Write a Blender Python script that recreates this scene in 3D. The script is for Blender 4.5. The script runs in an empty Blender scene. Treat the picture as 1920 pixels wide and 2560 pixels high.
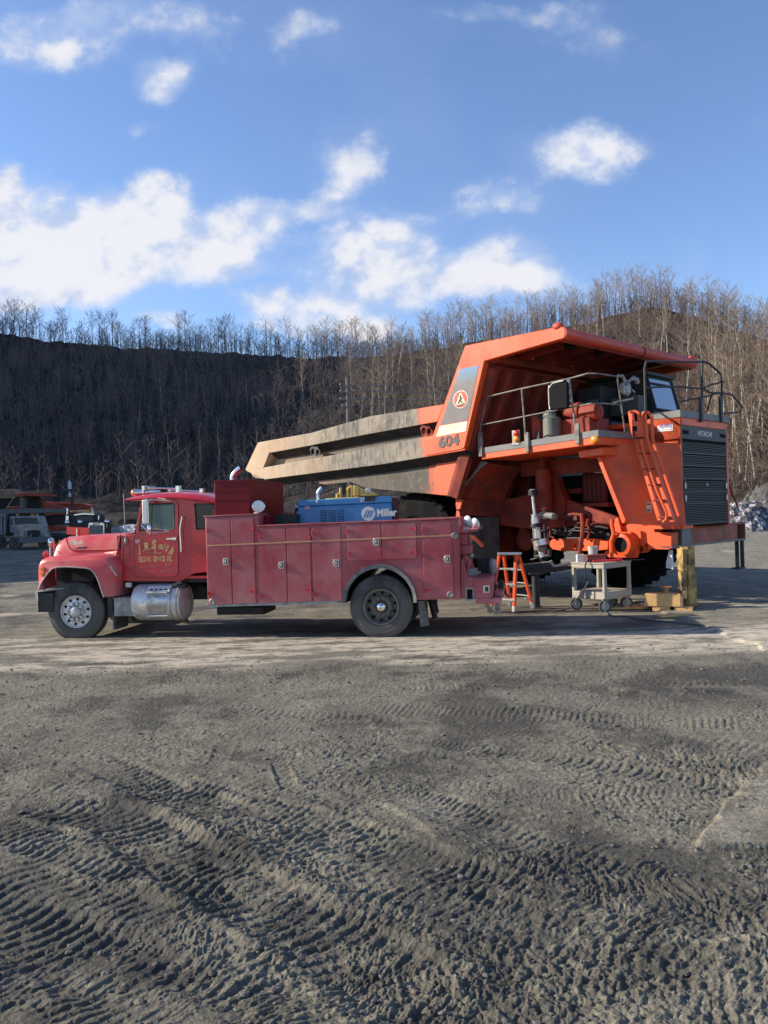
import bpy, math, random
import numpy as np
from mathutils import Vector, Matrix, geometry
SC = bpy.context.scene
COL = SC.collection
rad = math.radians

# ------------------------------------------------------------------ camera
FPX = 2050.0; CAMZ = 2.18; ROLL = rad(1.7)
cam_d = bpy.data.cameras.new('camera'); cam = bpy.data.objects.new('camera', cam_d); COL.objects.link(cam)
cam_d.sensor_fit = 'VERTICAL'; cam_d.sensor_height = 36; cam_d.lens = 36*FPX/2560
cam_d.clip_start = 0.1; cam_d.clip_end = 3000
ct, st = math.cos(ROLL), math.sin(ROLL)
cam.matrix_world = Matrix(((ct, st, 0, 0), (0, 0, -1, 0), (-st, ct, 0, CAMZ), (0, 0, 0, 1)))
SC.camera = cam

# ------------------------------------------------------------------ light
SUN_AZ = 6.0      # degrees beyond the picture plane, from the left
SUN_EL = 25.0
sd = Vector((-math.cos(rad(SUN_AZ))*math.cos(rad(SUN_EL)), math.sin(rad(SUN_AZ))*math.cos(rad(SUN_EL)), math.sin(rad(SUN_EL))))
sun_d = bpy.data.lights.new('sun', 'SUN'); sun = bpy.data.objects.new('sun', sun_d); COL.objects.link(sun)
sun_d.energy = 5.0; sun_d.angle = rad(0.5); sun_d.color = (1.0, 0.89, 0.74)
sun.rotation_euler = sd.to_track_quat('Z', 'Y').to_euler(); sun.location = (-30, 5, 30)
SC.view_settings.view_transform = 'Standard'; SC.view_settings.look = 'None'
SC.view_settings.gamma = 1; SC.view_settings.exposure = 0.66

# ------------------------------------------------------------------ pixel rulers (photo pixel -> place)
def ab(u, v):
    dx, dy = u-960, v-1280
    return dx*ct-dy*st, dx*st+dy*ct
def P(u, v, Y):
    a, b = ab(u, v); return Vector((a/FPX*Y, Y, CAMZ-b/FPX*Y))
def G(u, v, z=0.0):
    a, b = ab(u, v); Y = (CAMZ-z)*FPX/b; return Vector((a/FPX*Y, Y, z))
def Z(ox, oy, sc):
    return lambda x, y: (ox+x/sc, oy+y/sc)
class Frame:
    def __init__(s, ox, oy, ang):
        s.o = (ox, oy); s.ang = rad(ang); s.H = (math.cos(s.ang), math.sin(s.ang)); s.F = (-math.sin(s.ang), math.cos(s.ang))
    def at_s(s, uv, sv):          # known depth coordinate -> (l, z)
        a, b = ab(*uv); r = a/FPX
        l = (r*s.o[1]-s.o[0]-sv*(s.F[0]-r*s.F[1]))/(s.H[0]-r*s.H[1])
        Y = s.o[1]+l*s.H[1]+sv*s.F[1]
        return l, CAMZ-b/FPX*Y
    def at_l(s, uv, lv):          # known lengthwise coordinate -> (s, z)
        a, b = ab(*uv); r = a/FPX
        q = (r*s.o[1]-s.o[0]-lv*(s.H[0]-r*s.H[1]))/(s.F[0]-r*s.F[1])
        Y = s.o[1]+lv*s.H[1]+q*s.F[1]
        return q, CAMZ-b/FPX*Y
    def p(s, uv, sv):
        l, z = s.at_s(uv, sv); return Vector((l, sv, z))
    def pl(s, uv, lv):
        q, z = s.at_l(uv, lv); return Vector((lv, q, z))

# ------------------------------------------------------------------ materials
def nodes(m):
    nt = m.node_tree; nt.nodes.clear(); return nt
class NT:
    def __init__(s, nt): s.nt = nt
    def n(s, t, **k):
        x = s.nt.nodes.new(t)
        for a, b in k.items():
            if a.startswith('i_'):
                x.inputs[a[2:].replace('_', ' ')].default_value = b
            else: setattr(x, a, b)
        return x
    def l(s, a, b): s.nt.links.new(a, b)
    def val(s, inp, v):
        if isinstance(v, (int, float)): inp.default_value = v
        else: s.l(v, inp)
    def math(s, op, a, b=0.0, c=None, clamp=False):
        x = s.nt.nodes.new('ShaderNodeMath'); x.operation = op; x.use_clamp = clamp
        s.val(x.inputs[0], a); s.val(x.inputs[1], b)
        if c is not None: s.val(x.inputs[2], c)
        return x.outputs[0]
    def mr(s, v, a, b, c=0.0, d=1.0, smooth=False):
        x = s.nt.nodes.new('ShaderNodeMapRange'); x.clamp = True
        if smooth: x.interpolation_type = 'SMOOTHSTEP'
        s.val(x.inputs[0], v)
        for i, q in enumerate((a, b, c, d)): x.inputs[i+1].default_value = q
        return x.outputs[0]
    def mix(s, f, a, b):
        x = s.nt.nodes.new('ShaderNodeMix'); x.data_type = 'RGBA'
        s.val(x.inputs[0], f)
        for i, c in ((6, a), (7, b)):
            if isinstance(c, (tuple, list)): x.inputs[i].default_value = (*c[:3], 1)
            else: s.l(c, x.inputs[i])
        return x.outputs[2]
    def noise(s, vec, scale, detail=5, rough=.6, dist=0.0, dim='3D'):
        x = s.nt.nodes.new('ShaderNodeTexNoise'); x.noise_dimensions = dim
        x.inputs['Scale'].default_value = scale; x.inputs['Detail'].default_value = detail
        x.inputs['Roughness'].default_value = rough; x.inputs['Distortion'].default_value = dist
        if vec is not None: s.l(vec, x.inputs['Vector'])
        return x.outputs['Fac']
    def scaled(s, vec, sx, sy, sz):
        x = s.nt.nodes.new('ShaderNodeVectorMath'); x.operation = 'MULTIPLY'
        s.l(vec, x.inputs[0]); x.inputs[1].default_value = (sx, sy, sz); return x.outputs[0]
def newmat(name):
    m = bpy.data.materials.new(name); m.use_nodes = True; nt = nodes(m); N = NT(nt)
    out = N.n('ShaderNodeOutputMaterial'); bs = N.n('ShaderNodeBsdfPrincipled'); N.l(bs.outputs[0], out.inputs[0])
    return m, N, bs
def mat(name, col, rough=.5, metal=0.0, var=.12, vs=2.5, dirt=None, damt=.5, ds=1.6, droughness=.9, bump=0.0, bs_=30, streak=0.0, coat=0.0, low=None, emit=0.0, trans=0.0):
    """painted / plain surface with tone variation, dirt patches, run-down streaks and fine bump"""
    m, N, b = newmat(name)
    tc = N.n('ShaderNodeTexCoord').outputs['Object']
    c = N.mix(N.mr(N.noise(tc, vs, 4), .3, .7), tuple(x*(1-var) for x in col), tuple(min(1, x*(1+var)) for x in col))
    r = rough
    if dirt is not None:
        f = N.mr(N.noise(tc, ds, 8, .65), 1-damt-.12, 1-damt+.16)
        if streak:
            f2 = N.mr(N.noise(N.scaled(tc, 5, 5, .6), 2.2, 5, .6), .55-.2*streak, .75, 0, streak)
            f = N.math('MAXIMUM', f, f2)
        if low is not None:
            sx = N.n('ShaderNodeSeparateXYZ'); N.l(tc, sx.inputs[0])
            zz = N.math('ADD', sx.outputs[2], N.math('MULTIPLY', N.math('SUBTRACT', N.noise(tc, 4, 5), .5), low[1]-low[0]))
            f = N.math('MAXIMUM', f, N.mr(zz, low[0], low[1], .85, 0))
        c = N.mix(f, c, dirt)
        r = N.math('ADD', N.math('MULTIPLY', f, droughness-rough), rough)
    N.l(c, b.inputs['Base Color']); N.val(b.inputs['Roughness'], r)
    b.inputs['Metallic'].default_value = metal
    if coat: b.inputs['Coat Weight'].default_value = coat; b.inputs['Coat Roughness'].default_value = .12
    if trans: b.inputs['Transmission Weight'].default_value = trans
    if emit: N.l(c, b.inputs['Emission Color']); b.inputs['Emission Strength'].default_value = emit
    if bump:
        bp = N.n('ShaderNodeBump'); bp.inputs['Strength'].default_value = bump; bp.inputs['Distance'].default_value = .01
        N.l(N.noise(tc, bs_, 5), bp.inputs['Height']); N.l(bp.outputs[0], b.inputs['Normal'])
    return m

# ------------------------------------------------------------------ mesh builder
class MB:
    def __init__(s): s.v = []; s.f = []; s.m = []
    def add(s, vs, fs, m=0):
        o = len(s.v); s.v += [tuple(v) for v in vs]; s.f += [tuple(o+i for i in f) for f in fs]; s.m += [m]*len(fs); return s
    def box(s, x0, x1, y0, y1, z0, z1, m=0):
        return s.hexa([(x0,y0,z0),(x1,y0,z0),(x1,y1,z0),(x0,y1,z0),(x0,y0,z1),(x1,y0,z1),(x1,y1,z1),(x0,y1,z1)], m)
    def hexa(s, c, m=0):
        return s.add(c, [(3,2,1,0),(4,5,6,7),(0,1,5,4),(1,2,6,5),(2,3,7,6),(3,0,4,7)], m)
    def prism(s, pts, y0, y1, m=0, holes=()):
        """outline of (x,z) points extruded between y0 and y1, with optional holes"""
        loops = [list(pts)]+[list(h) for h in holes]
        flat = [p for lp in loops for p in lp]; n = len(flat)
        tess = geometry.tessellate_polygon([[Vector((p[0], p[1], 0)) for p in lp] for lp in loops])
        vs = [(p[0], y0, p[1]) for p in flat]+[(p[0], y1, p[1]) for p in flat]
        fs = []
        if not holes:
            A = sum(pts[i][0]*pts[(i+1) % n][1]-pts[(i+1) % n][0]*pts[i][1] for i in range(n))
            if len(pts) <= 4 :
                fs += [tuple(range(n)), tuple(n+i for i in reversed(range(n)))]
            else:
                for t in tess: fs += [t, tuple(n+i for i in reversed(t))]
        else:
            for t in tess: fs += [t, tuple(n+i for i in reversed(t))]
        o = 0
        for lp in loops:
            k = len(lp)
            for i in range(k):
                a, b = o+i, o+(i+1) % k; fs.append((a, b, n+b, n+a))
            o += k
        return s.add(vs, fs, m)
    def prismx(s, pts, x0, x1, m=0):
        """outline of (y,z) points extruded along x"""
        n = len(pts); tess = geometry.tessellate_polygon([[Vector((p[0], p[1], 0)) for p in pts]])
        vs = [(x0, p[0], p[1]) for p in pts]+[(x1, p[0], p[1]) for p in pts]; fs = []
        for t in tess: fs += [t, tuple(n+i for i in reversed(t))]
        for i in range(n): fs.append((i, (i+1) % n, n+(i+1) % n, n+i))
        return s.add(vs, fs, m)
    def tube(s, pts, r, n=8, m=0, closed=False, caps=True, r1=None):
        pts = [Vector(p) for p in pts]; k = len(pts); rings = []
        up = None; base = len(s.v); vs = []
        for i, p in enumerate(pts):
            if closed: d = pts[(i+1) % k]-pts[i-1]
            else: d = pts[min(i+1, k-1)]-pts[max(i-1, 0)]
            d.normalize()
            if up is None: up = Vector((0, 0, 1)) if abs(d.z) < .9 else Vector((1, 0, 0))
            a = d.cross(up).normalized(); b = a.cross(d).normalized(); up = b
            rr = r if r1 is None else r+(r1-r)*i/(k-1)
            vs += [p+(a*math.cos(2*math.pi*j/n)+b*math.sin(2*math.pi*j/n))*rr for j in range(n)]
        fs = []
        for i in range(k if closed else k-1):
            for j in range(n):
                a0 = i*n+j; a1 = i*n+(j+1) % n; b0 = ((i+1) % k)*n+j; b1 = ((i+1) % k)*n+(j+1) % n
                fs.append((a0, a1, b1, b0))
        if caps and not closed:
            fs += [tuple(reversed(range(n))), tuple((k-1)*n+j for j in range(n))]
        return s.add(vs, fs, m)
    def cyl(s, p0, p1, r, r1=None, n=16, m=0): return s.tube([p0, p1], r, n, m, r1=r1)
    def lathe(s, prof, c, axis='y', n=32, m=0, cap=False):
        """profile of (offset along axis, radius)"""
        vs = []; k = len(prof); c = Vector(c)
        for o, r in prof:
            for j in range(n):
                t = 2*math.pi*j/n; q = (r*math.cos(t), r*math.sin(t))
                vs.append(c+(Vector((q[0], o, q[1])) if axis == 'y' else Vector((o, q[0], q[1])) if axis == 'x' else Vector((q[0], q[1], o))))
        fs = [(i*n+j, i*n+(j+1) % n, (i+1)*n+(j+1) % n, (i+1)*n+j) for i in range(k-1) for j in range(n)]
        if cap: fs += [tuple(range(n)), tuple((k-1)*n+j for j in range(n))]
        return s.add(vs, fs, m)
    def ball(s, c, rx, ry=None, rz=None, n=14, m=0):
        ry = rx if ry is None else ry; rz = rx if rz is None else rz; c = Vector(c)
        vs = []; k = n//2
        for i in range(k+1):
            f = math.pi*i/k
            for j in range(n):
                t = 2*math.pi*j/n
                vs.append(c+Vector((rx*math.sin(f)*math.cos(t), ry*math.sin(f)*math.sin(t), rz*math.cos(f))))
        return s.add(vs, [(i*n+j, (i+1)*n+j, (i+1)*n+(j+1) % n, i*n+(j+1) % n) for i in range(k) for j in range(n)], m)
    def loft(s, rings, m=0, close=True, caps=False):
        n = len(rings[0]); vs = [p for r in rings for p in r]; fs = []
        for i in range(len(rings)-1):
            for j in range(n if close else n-1):
                fs.append((i*n+j, i*n+(j+1) % n, (i+1)*n+(j+1) % n, (i+1)*n+j))
        if caps: fs += [tuple(reversed(range(n))), tuple((len(rings)-1)*n+j for j in range(n))]
        return s.add(vs, fs, m)
    def text(s, body, o, ux, uy, h, m=0, bold=0.0, shear=0.0, w=None, space=1.0, center=False, thick=.003):
        cu = bpy.data.curves.new('lettering', 'FONT'); cu.body = body; cu.size = 1; cu.offset = bold; cu.shear = shear; cu.resolution_u = 3; cu.space_character = space
        ob = bpy.data.objects.new('lettering', cu); me = ob.to_mesh()
        co = [(v.co.x, v.co.y) for v in me.vertices]; fs = [tuple(p.vertices) for p in me.polygons]; ob.to_mesh_clear()
        bpy.data.objects.remove(ob); bpy.data.curves.remove(cu)
        if not co: return s
        x0 = min(c[0] for c in co); x1 = max(c[0] for c in co); k = h/.72; kx = k if w is None else w/(x1-x0)
        if center: x0 = (x0+x1)/2
        o = Vector(o); ux = Vector(ux).normalized(); uy = Vector(uy).normalized()
        return s.add([o+ux*((c[0]-x0)*kx)+uy*(c[1]*k) for c in co], fs, m)
def obj(name, mb, mats, parent=None, bevel=0.0, seg=2, ang=35, smooth=True, tri=False):
    me = bpy.data.meshes.new(name); me.from_pydata(mb.v, [], mb.f)
    mats = mats if isinstance(mats, (list, tuple)) else [mats]
    for m in mats: me.materials.append(m)
    if len(mats) > 1: me.polygons.foreach_set('material_index', mb.m)
    import bmesh
    bm = bmesh.new(); bm.from_mesh(me)
    if bevel: 
        bmesh.ops.remove_doubles(bm, verts=bm.verts, dist=1e-5)
        bmesh.ops.dissolve_limit(bm, angle_limit=rad(.5), verts=bm.verts, edges=bm.edges)
    bmesh.ops.recalc_face_normals(bm, faces=bm.faces); bm.to_mesh(me); bm.free()
    if smooth:
        me.shade_smooth(); me.set_sharp_from_angle(angle=rad(ang))
    o = bpy.data.objects.new(name, me); COL.objects.link(o)
    if parent is not None: o.parent = parent
    if bevel:
        md = o.modifiers.new('edge', 'BEVEL'); md.width = bevel; md.segments = seg; md.limit_method = 'ANGLE'; md.angle_limit = rad(28); md.harden_normals = False
    return o
def tag(o, label=None, cat=None, group=None, kind=None):
    if label: o['label'] = label
    if cat: o['category'] = cat
    if group: o['group'] = group
    if kind: o['kind'] = kind
    return o
def thing(name, label, cat, loc=(0, 0, 0), rz=0.0, group=None, scale=1.0):
    o = bpy.data.objects.new(name, None); o.empty_display_size = .3; COL.objects.link(o)
    o.location = loc; o.rotation_euler = (0, 0, rz); o.scale = (scale,)*3
    return tag(o, label, cat, group)
def copy_tree(o, parent=None):
    c = o.copy(); COL.objects.link(c); c.parent = parent
    for ch in [x for x in o.children]: copy_tree(ch, c)
    return c
def npmesh(name, V, Fc, mats, attrs=None, smooth=True):
    me = bpy.data.meshes.new(name); nv = len(V); k = Fc.shape[1]; nf = len(Fc)
    me.vertices.add(nv); me.vertices.foreach_set('co', V.astype(np.float32).ravel())
    me.loops.add(nf*k); me.loops.foreach_set('vertex_index', Fc.astype(np.int32).ravel())
    me.polygons.add(nf); me.polygons.foreach_set('loop_start', (np.arange(nf)*k).astype(np.int32))
    if smooth: me.polygons.foreach_set('use_smooth', np.ones(nf, bool))
    else: me.polygons.foreach_set('use_smooth', np.zeros(nf, bool))
    for m in (mats if isinstance(mats, list) else [mats]): me.materials.append(m)
    for an, arr in (attrs or {}).items():
        a = me.attributes.new(an, 'FLOAT', 'POINT'); a.data.foreach_set('value', arr.astype(np.float32).ravel())
    me.update(); me.validate()
    o = bpy.data.objects.new(name, me); COL.objects.link(o); return o

# ------------------------------------------------------------------ numpy noise
def _h(ix, iy, seed):
    n = (ix.astype(np.int64)*374761393+iy.astype(np.int64)*668265263+seed*974634777) & 0x7fffffff
    n = ((n ^ (n >> 13))*1274126177) & 0x7fffffff
    return ((n ^ (n >> 16)) & 0xffff)/65535.0
def vnoise(x, y, seed=0):
    ix = np.floor(x); iy = np.floor(y); fx = x-ix; fy = y-iy
    ux = fx*fx*fx*(fx*(fx*6-15)+10); uy = fy*fy*fy*(fy*(fy*6-15)+10)
    def g(a, b):
        t = _h(ix+a, iy+b, seed)*2*np.pi; return np.cos(t)*(fx-a)+np.sin(t)*(fy-b)
    return ((g(0,0)*(1-ux)+g(1,0)*ux)*(1-uy)+(g(0,1)*(1-ux)+g(1,1)*ux)*uy)*1.4
def fbm(x, y, sc, octv=5, gain=.5, seed=0):
    r = np.zeros_like(x); a = 1.0; s = sc; t = 0
    for i in range(octv):
        r += a*vnoise(x*s+i*17.3, y*s-i*9.1, seed+i); t += a; a *= gain; s *= 2.03
    return r/t
def sstep(a, b, x):
    t = np.clip((x-a)/(b-a), 0, 1); return t*t*(3-2*t)
# ================================================================== world sky
W = bpy.data.worlds.new('World'); SC.world = W; W.use_nodes = True
nt = W.node_tree; nt.nodes.clear(); N = NT(nt)
out = N.n('ShaderNodeOutputWorld'); bg = N.n('ShaderNodeBackground'); N.l(bg.outputs[0], out.inputs[0])
bg.inputs[1].default_value = 0.096
sky = N.n('ShaderNodeTexSky', sky_type='NISHITA', sun_disc=False, sun_elevation=rad(SUN_EL), sun_rotation=rad(-(90-SUN_AZ)), air_density=1.0, dust_density=.25, ozone_density=2.6, altitude=400)
d = N.n('ShaderNodeTexCoord').outputs['Generated']
sp = N.n('ShaderNodeSeparateXYZ'); N.l(d, sp.inputs[0])
yy = N.math('MAXIMUM', sp.outputs[1], .05)
cx = N.math('DIVIDE', sp.outputs[0], yy); cz = N.math('DIVIDE', sp.outputs[2], yy)
cb = N.n('ShaderNodeCombineXYZ'); N.l(cx, cb.inputs[0]); N.l(cz, cb.inputs[1])
# domain warp so that the clouds have ragged rims
nw = N.n('ShaderNodeTexNoise'); nw.inputs['Scale'].default_value = 7; nw.inputs['Detail'].default_value = 7; nw.inputs['Roughness'].default_value = .62
N.l(cb.outputs[0], nw.inputs['Vector'])
wv = N.n('ShaderNodeVectorMath', operation='SUBTRACT'); N.l(nw.outputs['Color'], wv.inputs[0]); wv.inputs[1].default_value = (.5, .5, .5)
wm = N.n('ShaderNodeVectorMath', operation='MULTIPLY_ADD'); N.l(wv.outputs[0], wm.inputs[0]); wm.inputs[1].default_value = (.10, .075, 0); N.l(cb.outputs[0], wm.inputs[2])
CL = [(250,560,230,105,.82),(90,630,210,120,.88),(350,650,250,85,.72),(70,730,200,60,.85),(390,500,95,70,.8),(385,425,65,32,.6),(10,480,50,55,.9),(560,620,110,60,.5),
 (870,385,88,80,.85),(830,470,60,30,.4),(740,520,150,38,.55),(640,545,90,55,.55),(1450,370,140,60,.75),(1500,420,70,55,.5),(1250,480,120,48,.55),(1130,530,80,22,.35),
 (970,610,130,75,.75),(850,680,130,70,.65),(1060,720,120,40,.55),(1200,700,140,42,.7),(1290,620,105,52,.62),(1400,690,120,44,.55),(1130,660,90,40,.4),
 (810,790,190,50,.85),(650,745,70,32,.6),(430,800,60,28,.95),(930,835,80,34,.8),(1000,640,380,130,.18),(60,90,170,75,.42),(130,150,60,45,.36),(180,80,100,70,.34),(430,25,220,50,.42),
 (420,195,75,55,.6),(740,65,100,40,.28),(370,305,55,20,.35),(1250,20,200,30,.3),(1500,100,130,90,.26),(1300,60,220,50,.26),(700,120,260,60,.2),(1650,240,60,25,.25),(1910,310,40,35,.35),(300,120,420,160,.15)]
acc = None
for (u, v, rx, ry, k) in CL:
    a, b = ab(u, v)
    mp = N.n('ShaderNodeMapping'); N.l(wm.outputs[0], mp.inputs[0])
    sx, sy = FPX/rx, FPX/ry
    sx, sy = sx*.86, sy*.86; mp.inputs['Scale'].default_value = (sx, sy, 0); mp.inputs['Location'].default_value = (-a/FPX*sx, b/FPX*sy, 0)
    ln = N.n('ShaderNodeVectorMath', operation='LENGTH'); N.l(mp.outputs[0], ln.inputs[0])
    r = N.mr(ln.outputs['Value'], 0.25, 1.5, k, 0, True)
    acc = r if acc is None else N.math('ADD', acc, r)
nf = N.noise(N.scaled(cb.outputs[0], 1, 1.25, 1), 9, 10, .56, .15)
sh_ = N.n('ShaderNodeVectorMath', operation='ADD'); N.l(cb.outputs[0], sh_.inputs[0]); sh_.inputs[1].default_value = (-.012, .022, 0)
nf2 = N.noise(N.scaled(sh_.outputs[0], 1, 1.25, 1), 9, 10, .56, .15)
nd1 = N.noise(cb.outputs[0], 17, 8, .6); nd2 = N.noise(sh_.outputs[0], 17, 8, .6)
nl = N.noise(cb.outputs[0], 3.0, 5, .55)
den = N.math('ADD', N.math('MULTIPLY', acc, 1.05), N.math('SUBTRACT', N.math('ADD', N.math('MULTIPLY', N.math('SUBTRACT', nf, .5), 1.8), N.math('MULTIPLY', N.math('SUBTRACT', nd1, .5), .7)), .20))
den = N.math('MULTIPLY', den, N.mr(sp.outputs[1], .05, .15))
den = N.math('MULTIPLY', den, N.mr(acc, 0, .35))
fac = N.mr(den, -.05, 1.05, 0, .95, True)
veil = N.math('MULTIPLY', N.mr(N.math('ADD', nl, N.math('MULTIPLY', acc, .3)), .48, .85), .22)
fac = N.math('MAXIMUM', fac, veil)
relief = N.math('ADD', N.math('MULTIPLY', N.math('SUBTRACT', nf, nf2), 3.0), N.math('MULTIPLY', N.math('SUBTRACT', nd1, nd2), 1.3))
shade = N.mr(N.math('ADD', N.math('ADD', N.math('MULTIPLY', den, .62), relief), .05), .1, .95, 0, 1, True)
ccol = N.mix(shade, (3.5, 4.2, 5.7), (5.9, 5.9, 6.15))
tint = N.n('ShaderNodeMix'); tint.data_type = 'RGBA'; tint.blend_type = 'MULTIPLY'; tint.inputs[0].default_value = 1
N.l(sky.outputs[0], tint.inputs[6]); tint.inputs[7].default_value = (1.24, 1.28, 1.45, 1)
N.l(N.mix(fac, tint.outputs[2], ccol), bg.inputs[0])

# ================================================================== yard (ground)
LANDS = []
def gpts(lst): return [tuple(G(u, v)[:2]) for u, v in lst]
ZH = Z(0, 1500, .864)
def zh(*pts): return [ZH(x, y) for x, y in pts]
TRACKS = [ # points, half width, lug pitch, depth, berm, chevron slant
 (zh((250,372),(400,405),(560,445),(760,505),(1000,590),(1180,650)), .15, .070, .022, .012, .8),
 (zh((180,330),(330,400),(470,450),(640,525),(800,592),(1000,655),(1180,715)), .17, .085, .024, .012, .7),
 (zh((60,430),(250,470),(400,560),(560,650),(700,720),(830,800),(900,880)), .22, .10, .042, .022, .7),
 (zh((-60,560),(120,640),(300,700),(430,765),(560,835),(650,900)), .20, .095, .026, .013, -.8),
 (zh((-60,800),(60,860),(160,930)), .20, .095, .040, .022, .7),
 (zh((-80,470),(100,520),(260,570),(380,610)), .18, .085, .022, .015, -.7),
 (zh((-60,640),(120,735),(300,820),(400,910)), .22, .10, .026, .014, .8),
 (zh((800,680),(860,740),(900,775),(930,805)), .075, .030, .014, .008, .4),
 (zh((500,290),(478,330),(462,372)), .07, .04, .012, .008, .5),
 (zh((600,330),(612,380),(640,430)), .06, .04, .012, .008, .5),
 (zh((1300,330),(1345,430),(1400,545)), .08, .04, .006, .003, .5),
 (zh((1545,360),(1570,400),(1560,440)), .08, .04, .006, .003, .5),
 (zh((860,450),(1000,480),(1150,530),(1300,580),(1420,640)), .16, .075, .014, .009, .7),
 (zh((1380,740),(1500,700),(1700,660)), .18, .09, .014, .008, .7),
 (zh((200,560),(300,560),(420,590),(600,640)), .18, .085, .022, .02, -.7),
]
_rt = random.Random(21)
for i in range(34):      # older, fainter prints that cross the yard the same way
    x = _rt.uniform(-5.5, 2.6); y = _rt.uniform(3.6, 10.5); a_ = math.radians(_rt.gauss(-30, 13)); L_ = _rt.uniform(1.5, 4.5); cv = _rt.gauss(0, .10); pts_ = []
    for k in range(7):
        pts_.append((x, y)); x += math.cos(a_)*L_/6; y += math.sin(a_)*L_/6; a_ += cv
    st_ = _rt.uniform(.3, 1)*(.9 if y < 6.0 else .08)
    TRACKS.append((('xy', pts_), _rt.choice((.12, .15, .18)), _rt.choice((.055, .07, .085)), .012*st_, .009*st_, _rt.choice((-.8, .7, .5, 0))))
def ground_height(X, Y):
    near = 1-sstep(11.0, 13.2, Y)
    z = fbm(X, Y, .45, 3, .5, 3)*.06*(1-sstep(9, 12.5, Y))
    rough_zone = np.clip(.35+.65*sstep(9.5, 5.5, Y)+.2*sstep(0, -4, X), 0, 1)
    ca_, sa_ = math.cos(rad(-30)), math.sin(rad(-30)); U = X*ca_+Y*sa_; V_ = -X*sa_+Y*ca_
    z += fbm(U*.35, V_, 2.6, 5, .6, 12)*.026*(near*.8+.15)*rough_zone
    z += fbm(X, Y, 2.1, 5, .55, 11)*.020*(near*.8+.15)*rough_zone
    f3 = fbm(X*.8, Y*1.3, 11, 4, .62, 14); z += np.maximum(f3-.16, 0)*.030*(near*.8+.2)*(.25+rough_zone)
    Ux = X*math.cos(rad(-38))+Y*math.sin(rad(-38)); Vx = -X*math.sin(rad(-38))+Y*math.cos(rad(-38))
    wx = fbm(X, Y, 1.5, 2, .5, 24)*.25
    g1 = fbm(Ux+wx, Vx*.34, 11, 4, .6, 23); g2 = fbm(Ux+wx, Vx*.45, 24, 3, .6, 26)
    zone = .30+.9*rough_zone*sstep(-.3, .25, fbm(X, Y, .6, 3, .5, 29))
    z += (1-np.abs(g1)*3.2).clip(0, 1)**1.5*.016*(near*.85+.12)*zone*.9
    z += (g2*.009)*(near*.85+.12)*zone
    f2 = fbm(X, Y, 30, 4, .65, 27); z += f2*.004*(near*.85+.15)
    cl = sstep(.15, .5, fbm(X, Y, 14, 3, .6, 31))*sstep(-.05, .3, fbm(X, Y, .9, 2, .5, 37))
    z += cl*.009*(near*.9+.1)
    lug_all = np.zeros_like(X)
    for k, (px, hw, pitch, depth, berm, slant) in enumerate(TRACKS):
        hw *= 1.25; slant *= .3; berm *= .7; depth *= .85
        pts = px[1] if px[0] == 'xy' else gpts(px)
        # smooth the polyline
        q = []
        for i in range(len(pts)-1):
            p0 = pts[max(i-1, 0)]; p1 = pts[i]; p2 = pts[i+1]; p3 = pts[min(i+2, len(pts)-1)]
            for t in np.linspace(0, 1, 8, endpoint=False):
                q.append(tuple(.5*((2*p1[j])+(-p0[j]+p2[j])*t+(2*p0[j]-5*p1[j]+4*p2[j]-p3[j])*t*t+(-p0[j]+3*p1[j]-3*p2[j]+p3[j])*t**3) for j in range(2)))
        q.append(pts[-1]); q = np.array(q)
        lo = q.min(0)-hw*2.2; hi = q.max(0)+hw*2.2
        idx = np.nonzero((X > lo[0]) & (X < hi[0]) & (Y > lo[1]) & (Y < hi[1]))[0]
        if len(idx) == 0: continue
        x = X[idx]; y = Y[idx]
        wob = fbm(x, y, 1.2, 3, .5, 50+k)*.10
        best = np.full(len(idx), 9.0); sd_ = np.zeros(len(idx)); ss = np.zeros(len(idx)); s0 = 0; tot = np.sum(np.hypot(*(q[1:]-q[:-1]).T))
        for i in range(len(q)-1):
            ax, ay = q[i]; bx, by = q[i+1]; L = math.hypot(bx-ax, by-ay)
            if L < 1e-6: continue
            tx, ty = (bx-ax)/L, (by-ay)/L
            t = np.clip((x-ax)*tx+(y-ay)*ty, 0, L)
            dx = x-ax-tx*t; dy = y-ay-ty*t; dd = np.hypot(dx, dy); sg = np.sign(tx*dy-ty*dx)
            m = dd < best; best[m] = dd[m]; sd_[m] = (dd*sg)[m]; ss[m] = (s0+t)[m]; s0 += L
        dn = best/hw*(1+wob)
        fade = sstep(0, .5, ss)*sstep(tot, tot-.5, ss)*sstep(-.55, .0, fbm(x, y, .8, 3, .5, 70+k))
        rut = -depth*(1-sstep(.75, 1.12, dn))
        brm = berm*np.exp(-((dn-1.22)/.17)**2)*(.1+2.2*np.abs(fbm(x, y, 7, 4, .65, 90+k)))
        ph = (ss+np.abs(sd_)*slant+fbm(x, y, 3, 2, .5, 33)*.02)/pitch
        tri = np.abs((ph % 1)-.5)*2
        lug = (sstep(.28, .62, tri+.75*fbm(x, y, 14, 4, .62, 45))-.5)*min(.014, pitch*.19)*min(1, .45+depth*28)*(1-sstep(.8, 1.05, dn+.3*fbm(x, y, 9, 2, .5, 46)))*(.45+.8*sstep(-.25, .25, fbm(x, y, 1.3, 3, .5, 44+k)))
        z[idx] = z[idx]*(1-.3*fade*(1-sstep(.8, 1.1, dn)))+(rut+brm+lug)*fade
    # churned lumps bottom right of the ruts
    c = np.exp(-(((X-G(1310,2470)[0])/.9)**2+((Y-G(1310,2470)[1])/.5)**2))
    z += c*(np.abs(fbm(X, Y, 6, 4, .65, 61))*.075-.01)
    # packed pale hump on the right edge
    e = sstep(-.03, .05, hump(X, Y)); z = z*(1-.8*e)+e*(.035+fbm(X, Y, 1.2, 3, .5, 83)*.03)
    return z
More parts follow.
